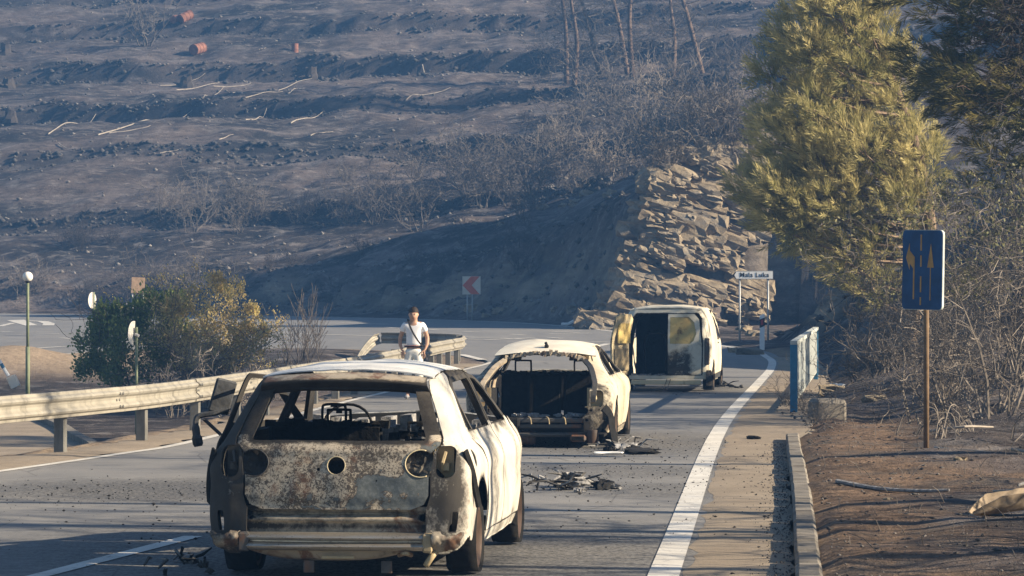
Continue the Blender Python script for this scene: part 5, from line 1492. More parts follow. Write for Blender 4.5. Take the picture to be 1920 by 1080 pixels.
M['leaf_yellow'] = leaf_mat('yellowing_leaves', (0.42, 0.39, 0.13), (0.68, 0.54, 0.25), (0.46, 0.31, 0.17), trans=.5)
M['leaf_olive'] = leaf_mat('scorched_olive_leaves', (0.15, 0.155, 0.075), (0.30, 0.27, 0.15), (0.10, 0.11, 0.05))

def grow(rnd, mb, p, d, L, r, lvl, maxl, wander=.18, up=.05, kids=(2, 4), tips=None, nseg=4, kink=.6, minr=.003):
    pts = [p.copy()]; rad = [r]; dd = d.normalized()
    for i in range(nseg):
        dd = (dd + Vector((rnd.gauss(0, wander), rnd.gauss(0, wander), rnd.gauss(0, wander) + up))).normalized()
        p = p + dd * (L / nseg)
        pts.append(p.copy()); rad.append(max(minr, r * (1 - .75 * (i + 1) / nseg)))
    mb.tube(pts, rad, 5 if r > .04 else (4 if r > .015 else 3), cap=False)
    if tips is not None and lvl >= maxl - 1: tips.append((pts[-1].copy(), dd.copy(), lvl)); tips.append((pts[len(pts) // 2].copy(), dd.copy(), lvl))
    if lvl < maxl:
        for k in range(rnd.randint(*kids)):
            i = rnd.randint(1, nseg)
            q = pts[i]
            side = Vector((rnd.gauss(0, 1), rnd.gauss(0, 1), rnd.gauss(0, .6) + .25)).normalized()
            grow(rnd, mb, q, (dd * (1 - kink) + side * kink), L * rnd.uniform(.45, .75), max(minr, rad[i] * .7), lvl + 1, maxl, wander, up, kids, tips, nseg, kink, minr)

def bare_shrub(seed, H, stems, spread, maxl=3, r=.03, kids=(2, 4), wander=.16, minr=.005, foot=.12):
    rnd = random.Random(seed); mb = MB(); tips = []
    for s in range(stems):
        a = rnd.uniform(0, 2 * math.pi)
        d = Vector((math.cos(a) * spread * rnd.uniform(.3, 1), math.sin(a) * spread * rnd.uniform(.3, 1), 1))
        grow(rnd, mb, Vector((math.cos(a) * foot * rnd.random() * 1.5, math.sin(a) * foot * rnd.random() * 1.5, -.08)), d, H * rnd.uniform(.4, .95), r * rnd.uniform(.6, 1), 0, maxl, wander, .04, kids, tips, minr=minr)
    return mb, tips

def quads_mesh(name, cen, dirs, size, tone, mat, parent=None, aspect=.45, rnd=None):
    """a mass of small leaves: one folded rhomb each"""
    n = len(cen); rg = np.random.RandomState(len(cen))
    D = dirs / (np.linalg.norm(dirs, axis=1, keepdims=True) + 1e-9)
    Rv = rg.normal(size=(n, 3)); S = np.cross(D, Rv); S /= (np.linalg.norm(S, axis=1, keepdims=True) + 1e-9)
    Lh = size[:, None]
    v = np.stack([cen, cen + D * Lh * .5 + S * Lh * aspect * .5, cen + D * Lh, cen + D * Lh * .5 - S * Lh * aspect * .5], 1).reshape(-1, 3)
    f = (np.arange(n * 4).reshape(n, 4))
    me = bpy.data.meshes.new(name)
    me.vertices.add(n * 4); me.vertices.foreach_set('co', v.reshape(-1).astype(np.float32))
    me.loops.add(n * 4); me.polygons.add(n)
    me.loops.foreach_set('vertex_index', f.reshape(-1).astype(np.int32)); me.polygons.foreach_set('loop_start', (np.arange(n) * 4).astype(np.int32))
    me.update(calc_edges=True)
    me.materials.append(mat)
    at = me.attributes.new('tone', 'FLOAT', 'POINT'); at.data.foreach_set('value', np.repeat(tone, 4).astype(np.float32))
    return link(bpy.data.objects.new(name, me), parent)

def plumes(P, D, T, rg, nn=26, ln=.34, wd=.016, spread=.55):
    """needle sprays: many slim blades fanning forward round an axis"""
    n = len(P)
    P = np.repeat(P, nn, 0); D = np.repeat(D, nn, 0); T = np.repeat(T, nn)
    s = rg.uniform(0, 1, n * nn)
    rv = rg.normal(size=(n * nn, 3)); rv -= D * (rv * D).sum(1, keepdims=True); rv /= np.linalg.norm(rv, axis=1, keepdims=True) + 1e-9
    L = ln * rg.uniform(.35, .7, n * nn) * (1.15 - .5 * s)
    base = P + D * (s * ln)[:, None]
    d = D + rv * (spread * (1.15 - .6 * s))[:, None]
    return base, d, L, np.clip(T + .35 * s + rg.normal(0, .08, n * nn), 0, 1)

# --- the tall scorched pine on the right
def pine(name, label, base, trunk, clumps, rnd_seed, nmat, bmat, n_pl=34, ln=.36, wd=.05, sc=1.0, group=None, wind=(-.25, -.1, .75)):
    root = empty(name, base, 0, label, 'tree', group)
    rnd = random.Random(rnd_seed); rg = np.random.RandomState(rnd_seed)
    b = Vector(base)
    tp = smooth_pts([Vector(p) - b for p in trunk], 6); tp = [Vector(p) for p in tp]
    n = len(tp)
    mb = MB(); mb.tube(tp, [.17 * sc * (1 - .72 * i / n) for i in range(n)], 9); mb.build('trunk', bmat, root, smooth=True)
    br = MB(); Ps = []; Ds = []; Ts = []
    wv = np.array(wind)
    for (cx, cy, cz, r) in clumps:
        c = Vector((cx, cy, cz)) - b
        cand = [p for p in tp if p.z < c.z - .15] or [tp[0]]
        q = min(cand, key=lambda p: (p - c).length + .5 * abs(c.z - .8 - p.z))
        mid = q.lerp(c, .55) + Vector((rnd.gauss(0, .1), rnd.gauss(0, .1), -.15 * (c - q).length * .5))
        br.tube(smooth_pts([q, mid, c + Vector((0, 0, .0))], 4), [.05 * sc, .045 * sc, .04 * sc, .036 * sc, .03 * sc, .025 * sc, .02 * sc, .015 * sc, .01 * sc], 4, cap=False)
        out = np.array([c.x - q.x, c.y - q.y, 0.0]); out /= (np.linalg.norm(out) + 1e-6)
        main = out * .55 + wv + rg.normal(0, .15, 3); main /= np.linalg.norm(main)
        m = int(n_pl * (r / .55) ** 1.6)
        pts = rg.normal(0, 1, (m, 3)); pts /= np.linalg.norm(pts, axis=1, keepdims=True); pts *= (rg.uniform(.25, 1, m) ** .5)[:, None]
        along = (pts * main).sum(1, keepdims=True)
        pts = (pts + main * along * .55) * np.array([r, r, r * .85])
        # narrower towards the tip of the clump
        d = pts * .9 / r + main * 1.0 + rg.normal(0, .28, (m, 3)); d /= np.linalg.norm(d, axis=1, keepdims=True)
        tone = np.clip(.35 + .35 * along[:, 0] + rg.normal(0, .18, m) + rnd.uniform(-.15, .2), 0, 1)  # clump tips toned paler for scorching and for painted sunlight
        Ps.append(np.array([c.x, c.y, c.z]) + pts); Ds.append(d); Ts.append(tone)
        for k in range(4):
            e = pts[rg.randint(m)]
            br.tube([c, c + Vector(tuple(e)) * .9], [.012 * sc, .005 * sc], 3, cap=False)
    br.build('branches', bmat, root)
    base_, d, L, T = plumes(np.concatenate(Ps), np.concatenate(Ds), np.concatenate(Ts), rg, 32, ln)
    quads_mesh('crown', base_, d, L, T, nmat, root, aspect=wd)
    return root

def clumps_in(poly, d, depth, n, seed, rmin, rmax, yc=None):
    """clump centres spread through a crown whose outline is a polygon of pixels at distance d"""
    rnd = random.Random(seed); out = []; k = d / FPX
    xs = [p[0] for p in poly]; ys = [p[1] for p in poly]; tries = 0
    while len(out) < n and tries < 20000:
        tries += 1
        x, y = rnd.uniform(min(xs), max(xs)), rnd.uniform(min(ys), max(ys))
        s = float(sd_poly(np.array([x]), np.array([y]), poly)[0])
        r = rnd.uniform(rmin, rmax)
        if s > -r / k * .55: continue
        th = depth * min(1, math.sqrt(max(0.02, -s * k / 1.1)))
        dy = rnd.uniform(-th, th)
        p = PX(x, y, d + dy)
        if any((p - Vector(o[:3])).length < .62 * (r + o[3]) * .8 for o in out): continue
        out.append((p.x, p.y, p.z, r))
    return out
D1 = 72.0
OUT1 = [(1520, -260), (1700, -260), (1690, 0), (1660, 50), (1690, 90), (1745, 150), (1752, 200), (1735, 235), (1790, 330), (1790, 400), (1740, 430), (1700, 440), (1690, 470), (1670, 560), (1640, 585), (1600, 580), (1560, 545), (1530, 490), (1470, 455), (1420, 440), (1385, 400), (1378, 325), (1410, 290), (1425, 255), (1415, 200), (1430, 130), (1470, 60), (1475, 0)]
b1 = PX(1700, 600, D1); b1.z = gz(b1.x, D1)
pine('scorched_pine', 'tall yellow-green scorched pine leaning over the right bend', b1, [b1 - Vector((0, 0, .2)), PX(1738, 470, D1), PX(1742, 400, D1), PX(1716, 270, D1), PX(1660, 110, D1 + .2), PX(1610, -60, D1), PX(1590, -230, D1)],
     clumps_in(OUT1, D1, 1.5, 118, 7, .28, .66), 11, M['needles'], M['bark_green'], 54, .42, .075)
# second stem below the crown
# --- the dark pine overhanging the top right corner
D2 = 58.0
OUT2 = [(1700, -120), (2400, -200), (2400, 430), (2000, 500), (1900, 470), (1850, 440), (1810, 400), (1790, 320), (1800, 250), (1760, 190), (1705, 140), (1730, 90), (1690, 30)]
b2 = PX(2110, 600, D2); b2.z = gz(b2.x, D2)
pine('dark_pine', 'dark pine in shade filling the top right corner', b2, [b2 - Vector((0, 0, .2)), PX(2105, 420, D2), PX(2080, 200, D2), PX(2060, -60, D2), PX(2050, -250, D2)], clumps_in(OUT2, D2, 2.0, 125, 17, .34, .60), 12, M['needles_shaded'], M['bark'], 38, .38, .08, wind=(-.5, -.1, .25))
# wiry charred bough in front of it
D3 = 47.0; p = PX(1990, 20, D3)
rnd = random.Random(5); mb = MB()
root = empty('charred_bough_tree', (p.x + .5, D3, gz(p.x + .5, D3)), 0, 'charred bare tree with a tangle of black twigs in the top right corner', 'tree')
MB().tube([(0, 0, -.2), (.05, 0, 3), (-.1, 0, 5.5), (-.2, 0, 7.5)], [.13, .11, .08, .04], 7).build('trunk', M['twig_dark'], root, smooth=True)
for k in range(34):
    s = PX(1960 + rnd.uniform(-20, 60), rnd.uniform(-120, 150), D3 + rnd.uniform(-.5, .5)) - root.location
    grow(rnd, mb, s, Vector((-1, rnd.gauss(0, .4), rnd.gauss(-.1, .45))), rnd.uniform(.7, 1.15), .012, 1, 3, .25, 0.0, (3, 5), None, 5, .5, .0035)
mb.build('twigs', M['twig_dark'], root)

# --- shared meshes for leafless shrubs
protos = []
for k, (H, st, sp) in enumerate(((2.6, 7, .55), (2.9, 9, .45), (2.2, 8, .75), (3.1, 6, .4), (1.9, 9, .6), (2.4, 10, .5))):
    mb, _ = bare_shrub(100 + k, H, st, sp, 3, .042, (2, 4), .21, .010, .3)
    me = bpy.data.meshes.new('burnt_shrub'); me.from_pydata(mb.v, [], mb.f); me.update(); me.materials.append(M['twig']); protos.append(me)
pale_protos = []
for me in protos:
    m2 = me.copy(); m2.materials.clear(); m2.materials.append(M['twig_pale']); pale_protos.append(m2)
dark_protos = []
for me in protos:
    m2 = me.copy(); m2.materials.clear(); m2.materials.append(M['twig_dark']); dark_protos.append(m2)
def put_shrub(x, y, sc, label, group, rnd, kind=0, name='burnt_shrub'):
    src = (protos, pale_protos, dark_protos)[kind]
    o = bpy.data.objects.new(name, src[rnd.randrange(len(src))])
    link(o); o.location = (x, y, gz(x, y) - .05); o.rotation_euler = (rnd.uniform(-.1, .1), rnd.uniform(-.1, .1), rnd.uniform(0, 6.28)); o.scale = (sc, sc, sc * rnd.uniform(.85, 1.1))
    return tag(o, label, 'shrub', group)
DD = np.arange(60, 420, 0.4)
def ray_ground(px, py):
    xs = (px - 960) / FPX * DD; zs = EYE - (py - HOR) / FPX * DD
    zl = bil(Z0, xs, DD)
    hit = np.nonzero(zl >= zs)[0]
    i = hit[0] if len(hit) else len(DD) - 1
    return Vector((xs[i], DD[i], zl[i]))
rnd = random.Random(77)
ORD = 'leftmost second third fourth fifth sixth seventh eighth ninth tenth eleventh twelfth thirteenth fourteenth fifteenth sixteenth'.split()
def by_place(objs, what, where):
    """labels told apart by their order from the left"""
    objs.sort(key=lambda o: o.location.x / o.location.y)
    for i, o in enumerate(objs):
        o['label'] = ('leftmost ' + what + ' ' + where) if i == 0 else ((ORD[i] + ' ' + what + ' from the left ' + where) if i < len(objs) - 1 else 'rightmost ' + what + ' ' + where)
def scatter(n, x0, x1, y0, y1, s0, s1, what, where, group, kind=0):
    objs = []
    for _ in range(n):
        g = ray_ground(rnd.uniform(x0, x1), rnd.uniform(y0, y1))
        objs.append(put_shrub(g.x, g.y, rnd.uniform(s0, s1), what, group, rnd, kind if kind >= 0 else rnd.choice((0, 1, 1))))
    by_place(objs, what, where)
scatter(12, 1010, 1430, 212, 245, .8, 1.35, 'leafless shrub', 'in the back row of the thicket above the cutting', 'back row of the leafless thicket', -1)
scatter(12, 1010, 1430, 250, 285, .8, 1.3, 'leafless shrub', 'in the middle row of the thicket above the cutting', 'middle row of the leafless thicket', -1)
scatter(12, 1010, 1430, 290, 335, .8, 1.3, 'leafless shrub', 'in the front row of the thicket above the cutting', 'front row of the leafless thicket', -1)
scatter(12, 820, 1040, 320, 395, .8, 1.3, 'dark leafless shrub', 'on the slope left of the thicket', 'dark shrubs left of the thicket', 0)
scatter(8, 1060, 1260, 340, 385, .45, .8, 'low leafless shrub', 'on the lip of the rock cutting', 'low shrubs on the lip of the cutting', 1)
scatter(10, 250, 520, 405, 445, .65, 1.0, 'burnt shrub', 'on the left middle terrace', 'burnt shrubs on the left middle terrace', 0)
scatter(8, 560, 800, 400, 450, .7, 1.1, 'burnt shrub', 'on the terrace above the far road', 'burnt shrubs on the centre terrace', 0)
scatter(14, 20, 470, 545, 585, .5, .85, 'low burnt scrub', 'on the bank behind the far road', 'scrub on the bank behind the far road', 0)
scatter(6, 60, 250, 455, 475, .4, .7, 'small burnt shrub', 'on the lower left terrace', 'small shrubs on the lower left terrace', 2)
scatter(10, 480, 1000, 460, 520, .3, .6, 'small charred bush', 'on the dark slope above the bend', 'charred bushes above the bend', 2)
scatter(7, 1240, 1420, 120, 170, .7, 1.1, 'burnt shrub', 'beside the charred pines near the top', 'burnt shrubs beside the charred pines', 0)
scatter(9, 640, 1000, 330, 420, .5, .9, 'thin burnt shrub', 'on the dark gully slope in the middle', 'thin burnt shrubs in the gully', 0)

# --- charred pines on the hillside
def charred_pine(px, py, lean, H, seed, label):
    g = ray_ground(px, py); rn = random.Random(seed)
    root = empty('charred_pine', g, 0, label, 'tree', 'charred pines on the upper hillside')
    tp = [Vector(p) for p in smooth_pts([(0, 0, -.2), (lean * H * .3 + rn.gauss(0, .15), rn.gauss(0, .1), H * .33), (lean * H * .62 + rn.gauss(0, .25), 0, H * .66), (lean * H * .9, 0, H)], 5)]
    n = len(tp)
    MB().tube(tp, [.20 * (1 - .8 * i / n) for i in range(n)], 7).build('trunk', M['bark'], root, smooth=True)
    mb = MB()
    for k in range(46):
        i = rn.randint(int(n * .12), n - 1); a = rn.uniform(0, 6.28)
        grow(rn, mb, tp[i], Vector((math.cos(a), math.sin(a), rn.uniform(-.1, .5))), rn.uniform(.9, 2.4), .032, 1, 3, .2, .03, (3, 4), None, 4, .5, .010)
    mb.build('branches', M['twig'], root)
charred_pine(1062, 158, -.07, 11, 1, 'charred pine leftmost of the group near the hilltop')
charred_pine(1076, 162, -.06, 9, 2, 'thin charred pine close beside the leftmost one')
charred_pine(1126, 150, -.24, 11, 3, 'charred pine leaning strongly left in the group')
charred_pine(1178, 142, -.20, 11, 4, 'charred pine with a pale lit trunk right of the leaning one')
charred_pine(1186, 144, -.01, 12, 5, 'straight charred pine right behind the pale lit trunk')
charred_pine(1262, 145, .0, 8, 6, 'slim charred pine nearly lost in bare twigs')
charred_pine(1318, 138, -.28, 10, 7, 'rightmost charred pine leaning left near the green crown')
g = ray_ground(275, 86)
put_shrub(g.x, g.y, 2.0, 'lone bare burnt tree beside the rusty drums', None, rnd, 0, 'bare_tree')['category'] = 'tree'

# --- the big roadside bush on the left: green left half, browned right half
def leafy(name, label, base, lobes, nleaf, size, mat, wood, seed, stems=10, tone=(.2, .9), maxl=3, H=2.2, spread=.7, tipleaf=0):
    root = empty(name, base, 0, label, 'shrub')
    mb, tips = bare_shrub(seed, H, stems, spread, maxl, .035, (3, 4), .16, .006)
    mb.build('branches', wood, root)
    rg = np.random.RandomState(seed)
    if nleaf:
        P = []; D = []
        per = nleaf // len(lobes)
        for (cx, cy, cz, r) in lobes:
            sub = 14
            for s_ in range(sub):
                v = rg.normal(size=3); v /= np.linalg.norm(v); v = v * r * rg.uniform(.45, 1.0)
                c = np.array([cx, cy, cz]) + v
                m = per // sub
                q = c + rg.normal(0, r * .20, (m, 3)) * [1, 1, 1.5]; P.append(q); D.append(v / r * .5 + rg.normal(0, .45, (m, 3)) + [0, 0, .6])
        for t_ in tips if tipleaf else ():
            if t_[0].z > H * .45: P.append(np.array(tuple(t_[0])) + rg.normal(0, .05, (tipleaf, 3))); D.append(np.array(tuple(t_[1])) + rg.normal(0, .5, (tipleaf, 3)))
        P = np.concatenate(P); D = np.concatenate(D)
        quads_mesh('leaves', P, D, rg.uniform(.6, 1.3, len(P)) * size, np.clip(rg.normal(sum(tone) / 2, .25, len(P)), 0, 1), mat, root, aspect=.55)
    return root
def B(px, d): x = (px - 960) / FPX * d; return Vector((x, d, gz(x, d)))
b = B(265, 77); lob = []
for px, py, r in ((205, 605, .38), (180, 640, .45), (230, 640, .55), (290, 600, .55), (262, 600, .36), (170, 690, .35), (225, 690, .5), (290, 660, .5), (200, 615, .4), (322, 580, .36), (330, 620, .4)):
    q = PX(px, py, 77 + rnd.uniform(-.7, .5)) - b; lob.append((q.x, q.y, q.z, r))
leafy('green_shrub', 'dense green roadside shrub behind the guard rail on the left', b, lob, 17000, .095, M['leaf_green'], M['twig'], 31, 9, H=2.0)
b = B(390, 76.4); lob = []
for px, py, r in ((345, 568, .32), (385, 548, .35), (420, 560, .42), (350, 600, .4), (400, 610, .4), (440, 600, .3), (455, 640, .3), (480, 650, .25), (470, 590, .22), (490, 625, .2), (440, 660, .3), (325, 580, .22), (410, 530, .22), (440, 545, .25), (470, 620, .2)):
    q = PX(px, py, 76.4 + rnd.uniform(-.6, .5)) - b; lob.append((q.x, q.y, q.z, r))
leafy('browned_shrub', 'half-browned twiggy shrub with yellow leaf tips beside the green one', b, lob, 7000, .065, M['leaf_yellow'], M['twig_pale'], 33, 34, H=2.0, spread=.75, tipleaf=5)
for px, d, sc, lb in ((468, 77.5, .55, 'bare twiggy bush at the right foot of the browned shrub'), (520, 79, .45, 'small bare bush between the browned shrub and the saplings'), (430, 72, .6, 'bare scorched bush just behind the guard rail'), (330, 73, .5, 'bare scorched bush in front of the browned shrub')):
    put_shrub(B(px, d).x, d, sc, lb, None, rnd, 1, 'bare_bush')
for px, H, lb in ((555, 1.75, 'leftmost tall bare sapling on the traffic island'), (566, 1.3, 'short bare sapling second on the traffic island'), (583, 1.7, 'tall bare sapling third on the traffic island'), (598, 1.3, 'rightmost bare sapling on the traffic island'), (535, 1.0, 'small bare sapling near the bush on the traffic island')):
    d = 84.0; g = B(px, d); rn = random.Random(px)
    mb = MB(); grow(rn, mb, Vector((0, 0, -.05)), Vector((rn.gauss(0, .06), 0, 1)), H, .022, 1, 3, .05, .05, (5, 7), None, 6, .35, .006)
    o = mb.build('bare_sapling', M['twig']); o.location = g; tag(o, lb, 'sapling', 'bare saplings on the traffic island')

# --- scorched brush along the right verge
for k, (px, d, H, st, sp, mat, lb) in enumerate(((1800, 47, 2.4, 13, .75, 'twig_pale', 'pale tangled scorched bush right behind the blue sign'), (1880, 45, 2.9, 14, .65, 'twig_pale', 'tall pale tangled bush at the right edge of the picture'),
        (1850, 51, 3.1, 12, .55, 'twig', 'brown leafless bush behind the pale tangle on the right'), (1925, 50, 3.2, 14, .6, 'twig', 'brown leafless bush cut off by the right edge'), (1660, 58, 1.1, 16, .8, 'twig_pale', 'low dry bush left of the blue sign'), (1705, 60, 1.6, 14, .7, 'twig_pale', 'dry bush at the foot of the scorched pine'),
        (1625, 60, .75, 12, .7, 'twig_pale', 'small dry tuft beyond the railing'), (1760, 54, 2.0, 14, .7, 'twig', 'brown leafless bush under the scorched pine'))):
    x = (px - 960) / FPX * d
    mb, tips = bare_shrub(300 + k, H, int(st * 1.2), sp, 4 if H > 1.5 else 3, .026, (2, 4), .27, .004, .5 if H > 1.5 else .25)
    root = empty('scorched_bush', (x, d, gz(x, d)), 0, lb, 'shrub')
    mb.build('branches', M[mat], root)
    if k in (0, 1, 2, 3) and tips:
        rg = np.random.RandomState(k)
        T = [t_ for t_ in tips if t_[0].z > H * .72]
        if T:
            T = [T[i] for i in rg.randint(0, len(T), 900)]
            P = np.array([tuple(t_[0]) for t_ in T]) + rg.normal(0, .05, (len(T), 3)); D = np.array([tuple(t_[1]) for t_ in T]) + rg.normal(0, .6, (len(T), 3))
            quads_mesh('leaves', P, D, rg.uniform(.04, .075, len(T)), rg.uniform(0, 1, len(T)), M['leaf_olive'], root, aspect=.6)
for k, (px, py_d, lb) in enumerate(((1505, 51.5, 'dry weeds at the foot of the railing'), (1475, 54, 'dry weed tuft on the shoulder by the railing'), (1540, 47.5, 'dry weed stalks beside the concrete block'))):
    x = (px - 960) / FPX * py_d
    mb, _ = bare_shrub(340 + k, .42, 16, .9, 2, .008, (2, 4), .2, .0025)
    o = mb.build('dry_weeds', M['twig_pale']); o.location = (x, py_d, gz(x, py_d)); tag(o, lb, 'weeds', 'dry weeds by the railing')

# --- burnt roadside pines standing right of the picture: their trunks streak the road with shade
rn = random.Random(14)
tree_me = []
for k in range(3):
    mb = MB(); r2 = random.Random(50 + k); H = 8.5
    tp = [Vector(p) for p in smooth_pts([(0, 0, -.3), (r2.gauss(0, .2), r2.gauss(0, .2), 3), (r2.gauss(0, .3), r2.gauss(0, .3), 6), (r2.gauss(0, .3), 0, H)], 4)]
    tm = MB().tube(tp, [.17 * (1 - .75 * i / len(tp)) for i in range(len(tp))], 8)
    for q in range(22):
        i = r2.randint(4, len(tp) - 1); a = r2.uniform(0, 6.28)
        grow(r2, mb, tp[i], Vector((math.cos(a), math.sin(a), r2.uniform(0, .6))), r2.uniform(1.0, 2.0), .035, 1, 3, .18, .03, (2, 3), None, 4, .5, .010)
    a = bpy.data.meshes.new('trunk'); a.from_pydata(tm.v, [], tm.f); a.materials.append(M['bark']); b_ = bpy.data.meshes.new('branches'); b_.from_pydata(mb.v, [], mb.f); b_.materials.append(M['twig_dark'])
    tree_me.append((a, b_))
for k, (x, y) in enumerate(((11.5, 19.6), (13.5, 22.2), (10.5, 25.4), (12.5, 33.0), (16.5, 47.5), (18.0, 51.0), (12.5, 16.5), (9.0, 23.6))):
    root = empty('roadside_pine', (x, y, gz(x, y)), rn.uniform(0, 6.28), 'bare burnt pine standing right of the road outside the picture', 'tree', 'burnt pines right of the road')
    a, b_ = tree_me[k % 3]
    link(bpy.data.objects.new('trunk', a), root); link(bpy.data.objects.new('branches', b_), root)

objs = []  # low shrubs added out of view to shade the verge corner
for k, (x, y, sc) in enumerate(((6.9, 18.6, 1.0), (7.6, 20.3, 1.1), (6.7, 21.6, .95), (7.9, 23.0, 1.1), (7.0, 16.8, 1.0), (8.8, 27.5, 1.0), (6.6, 24.6, .8), (8.3, 18.0, 1.2))):
    objs.append(put_shrub(x, y, sc, 'shrub', 'burnt shrubs added right of the road to shade the verge', rn, 2))
for o in objs: o['label'] = 'charred shrub added just outside the picture on the right to shade the verge'
# ------------------------------------------------------------------ the limestone face of the cutting
t = NT('limestone', 0.93, 0, 0.1); P = t.pos()
n1 = t.noise(1.1, 6, .65, P); n2 = t.noise(7, 6, .72, P); n3 = t.noise(30, 4, .7, P)
c = t.mix(t.mr(n1, .35, .65), (.195, .155, .105), (.36, .30, .215))
c = t.mix(t.mr(t.noise(.8, 5, .65, t.pos((1, 1, 3))), .52, .66, 0, .7), c, (.15, .148, .14))
c = t.mix(t.mr(n2, .52, .66, 0, .65), c, (.085, .068, .048))
c = t.mix(t.mr(t.noise(.55, 5, .6, P), .56, .70, 0, .7), c, (.06, .055, .05))
c = t.mix(t.mr(n3, .58, .7, 0, .5), c, (.38, .34, .27))
M['limestone'] = t.done(c, bump=t.math('ADD', n2, t.math('MULTIPLY', n3, .5)), bstr=.9, bdist=.06)
rr = random.Random(8)
def rock_verts(r, sx, sy, sz, jag=.26):
    vs = []; N1 = 3
    for i in range(N1 + 1):
        for j in range(N1 + 1):
            for k in range(N1 + 1):
                if 0 < i < N1 and 0 < j < N1 and 0 < k < N1: continue
                vs.append((i, j, k))
    ix = {v: n for n, v in enumerate(vs)}; fs = []
    for a in range(3):
        b_, c_ = [(1, 2), (2, 0), (0, 1)][a]
        for e in (0, N1):
            for p in range(N1):
                for q in range(N1):
                    def V(u, w):
                        z = [0, 0, 0]; z[a] = e; z[b_] = u; z[c_] = w; return ix[tuple(z)]
                    f = (V(p, q), V(p + 1, q), V(p + 1, q + 1), V(p, q + 1))
                    fs.append(f if e else f[::-1])
    out = []
    for v in vs:
        p = Vector((v[0] / N1 - .5, v[1] / N1 - .5, v[2] / N1 - .5))
        m = max(abs(p.x), abs(p.y), abs(p.z))
        p = p * (1 - .12 * (p.length / (m * 1.732 + 1e-6)) ** 2)
        out.append(((p.x + r.uniform(-jag, jag) * .5) * sx, (p.y + r.uniform(-jag, jag) * .5) * sy, (p.z + r.uniform(-jag, jag) * .5) * sz))
    return out, fs
rock_me = []
for k in range(9):
    v, f = rock_verts(rr, 1, 1, 1); me = bpy.data.meshes.new('rock'); me.from_pydata(v, [], f); me.materials.append(M['limestone']); rock_me.append(me)
arcs = np.concatenate([[0], np.cumsum([math.hypot(b[0] - a[0], b[1] - a[1]) for a, b in zip(RBs[:-1], RBs[1:])])])
def rb_at(s):
    x = np.interp(s, arcs, [p[0] for p in RBs]); y = np.interp(s, arcs, [p[1] for p in RBs])
    x2 = np.interp(s + .3, arcs, [p[0] for p in RBs]); y2 = np.interp(s + .3, arcs, [p[1] for p in RBs])
    d = np.array([x2 - x, y2 - y]); d /= np.hypot(*d)
    return x, y, d
s_at = lambda Y: float(np.interp(Y, [p[1] for p in RBs if p[0] > -5], [a for p, a in zip(RBs, arcs) if p[0] > -5]))
outcrop = empty('rock_outcrop', (7, 122, 2), 0, 'pale craggy limestone face in the road cutting behind the van', 'rock face')
n_r = 0
tops = {}
for k in range(280):
    x0 = 3.5 + 6.6 * (k + rr.random()) / 280 if k % 3 else rr.uniform(3.5, 8.0)
    yb = 130.0 + 0.45 * float(fbm(np.array([x0 / 1.9]), np.array([2.0]), 61, 3)[0]) + 0.30 * float(np.clip(x0 - 4.5, -2, 7))
    top = gz(x0, yb + 1.5)
    z = float(ramp(yb)) + rr.random() ** .9 * max(.2, top - .6)
    big = rr.random() ** 2.2
    w = .5 + 1.6 * big; h = (.24 + .55 * big) * rr.uniform(.7, 1.5)
    o = link(bpy.data.objects.new('rock', rock_me[n_r % 9]), outcrop); n_r += 1
    o.location = Vector((x0, yb - .62 + 1.0 * z / max(top, 1) + rr.uniform(.06, .24) + .25 * big, z)) - outcrop.location
    o.scale = (w, rr.uniform(.7, 1.0), h)
    o.rotation_euler = (rr.uniform(-.1, .1) - .10, .20 + rr.uniform(-.07, .07), .04 + rr.uniform(-.16, .16))
# boulders along the lip and foot of the cutting
lip = []; foot = []
for k in range(30):
    px = rr.uniform(820, 1420); g = ray_ground(px, np.interp(px, [820, 1000, 1130, 1300, 1420], [435, 400, 362, 305, 250]) + rr.uniform(-6, 14)) if k < 16 else ray_ground(px, np.interp(px, [820, 1100, 1360, 1420], [590, 595, 620, 640]) + rr.uniform(-14, 2))
    o = link(bpy.data.objects.new('boulder', rock_me[k % 9])); sc = rr.uniform(.25, .7)
    o.location = g; o.scale = (sc * 1.3, sc, sc * .7); o.rotation_euler = (rr.uniform(-.3, .3), rr.uniform(-.3, .3), rr.uniform(0, 6))
    tag(o, 'loose stone', 'stone', 'stones on the lip of the cutting' if k < 16 else 'stones at the foot of the cutting'); (lip if k < 16 else foot).append(o)
by_place(lip, 'loose stone', 'on the lip of the rock cutting'); by_place(foot, 'loose stone', 'at the foot of the rock cutting')

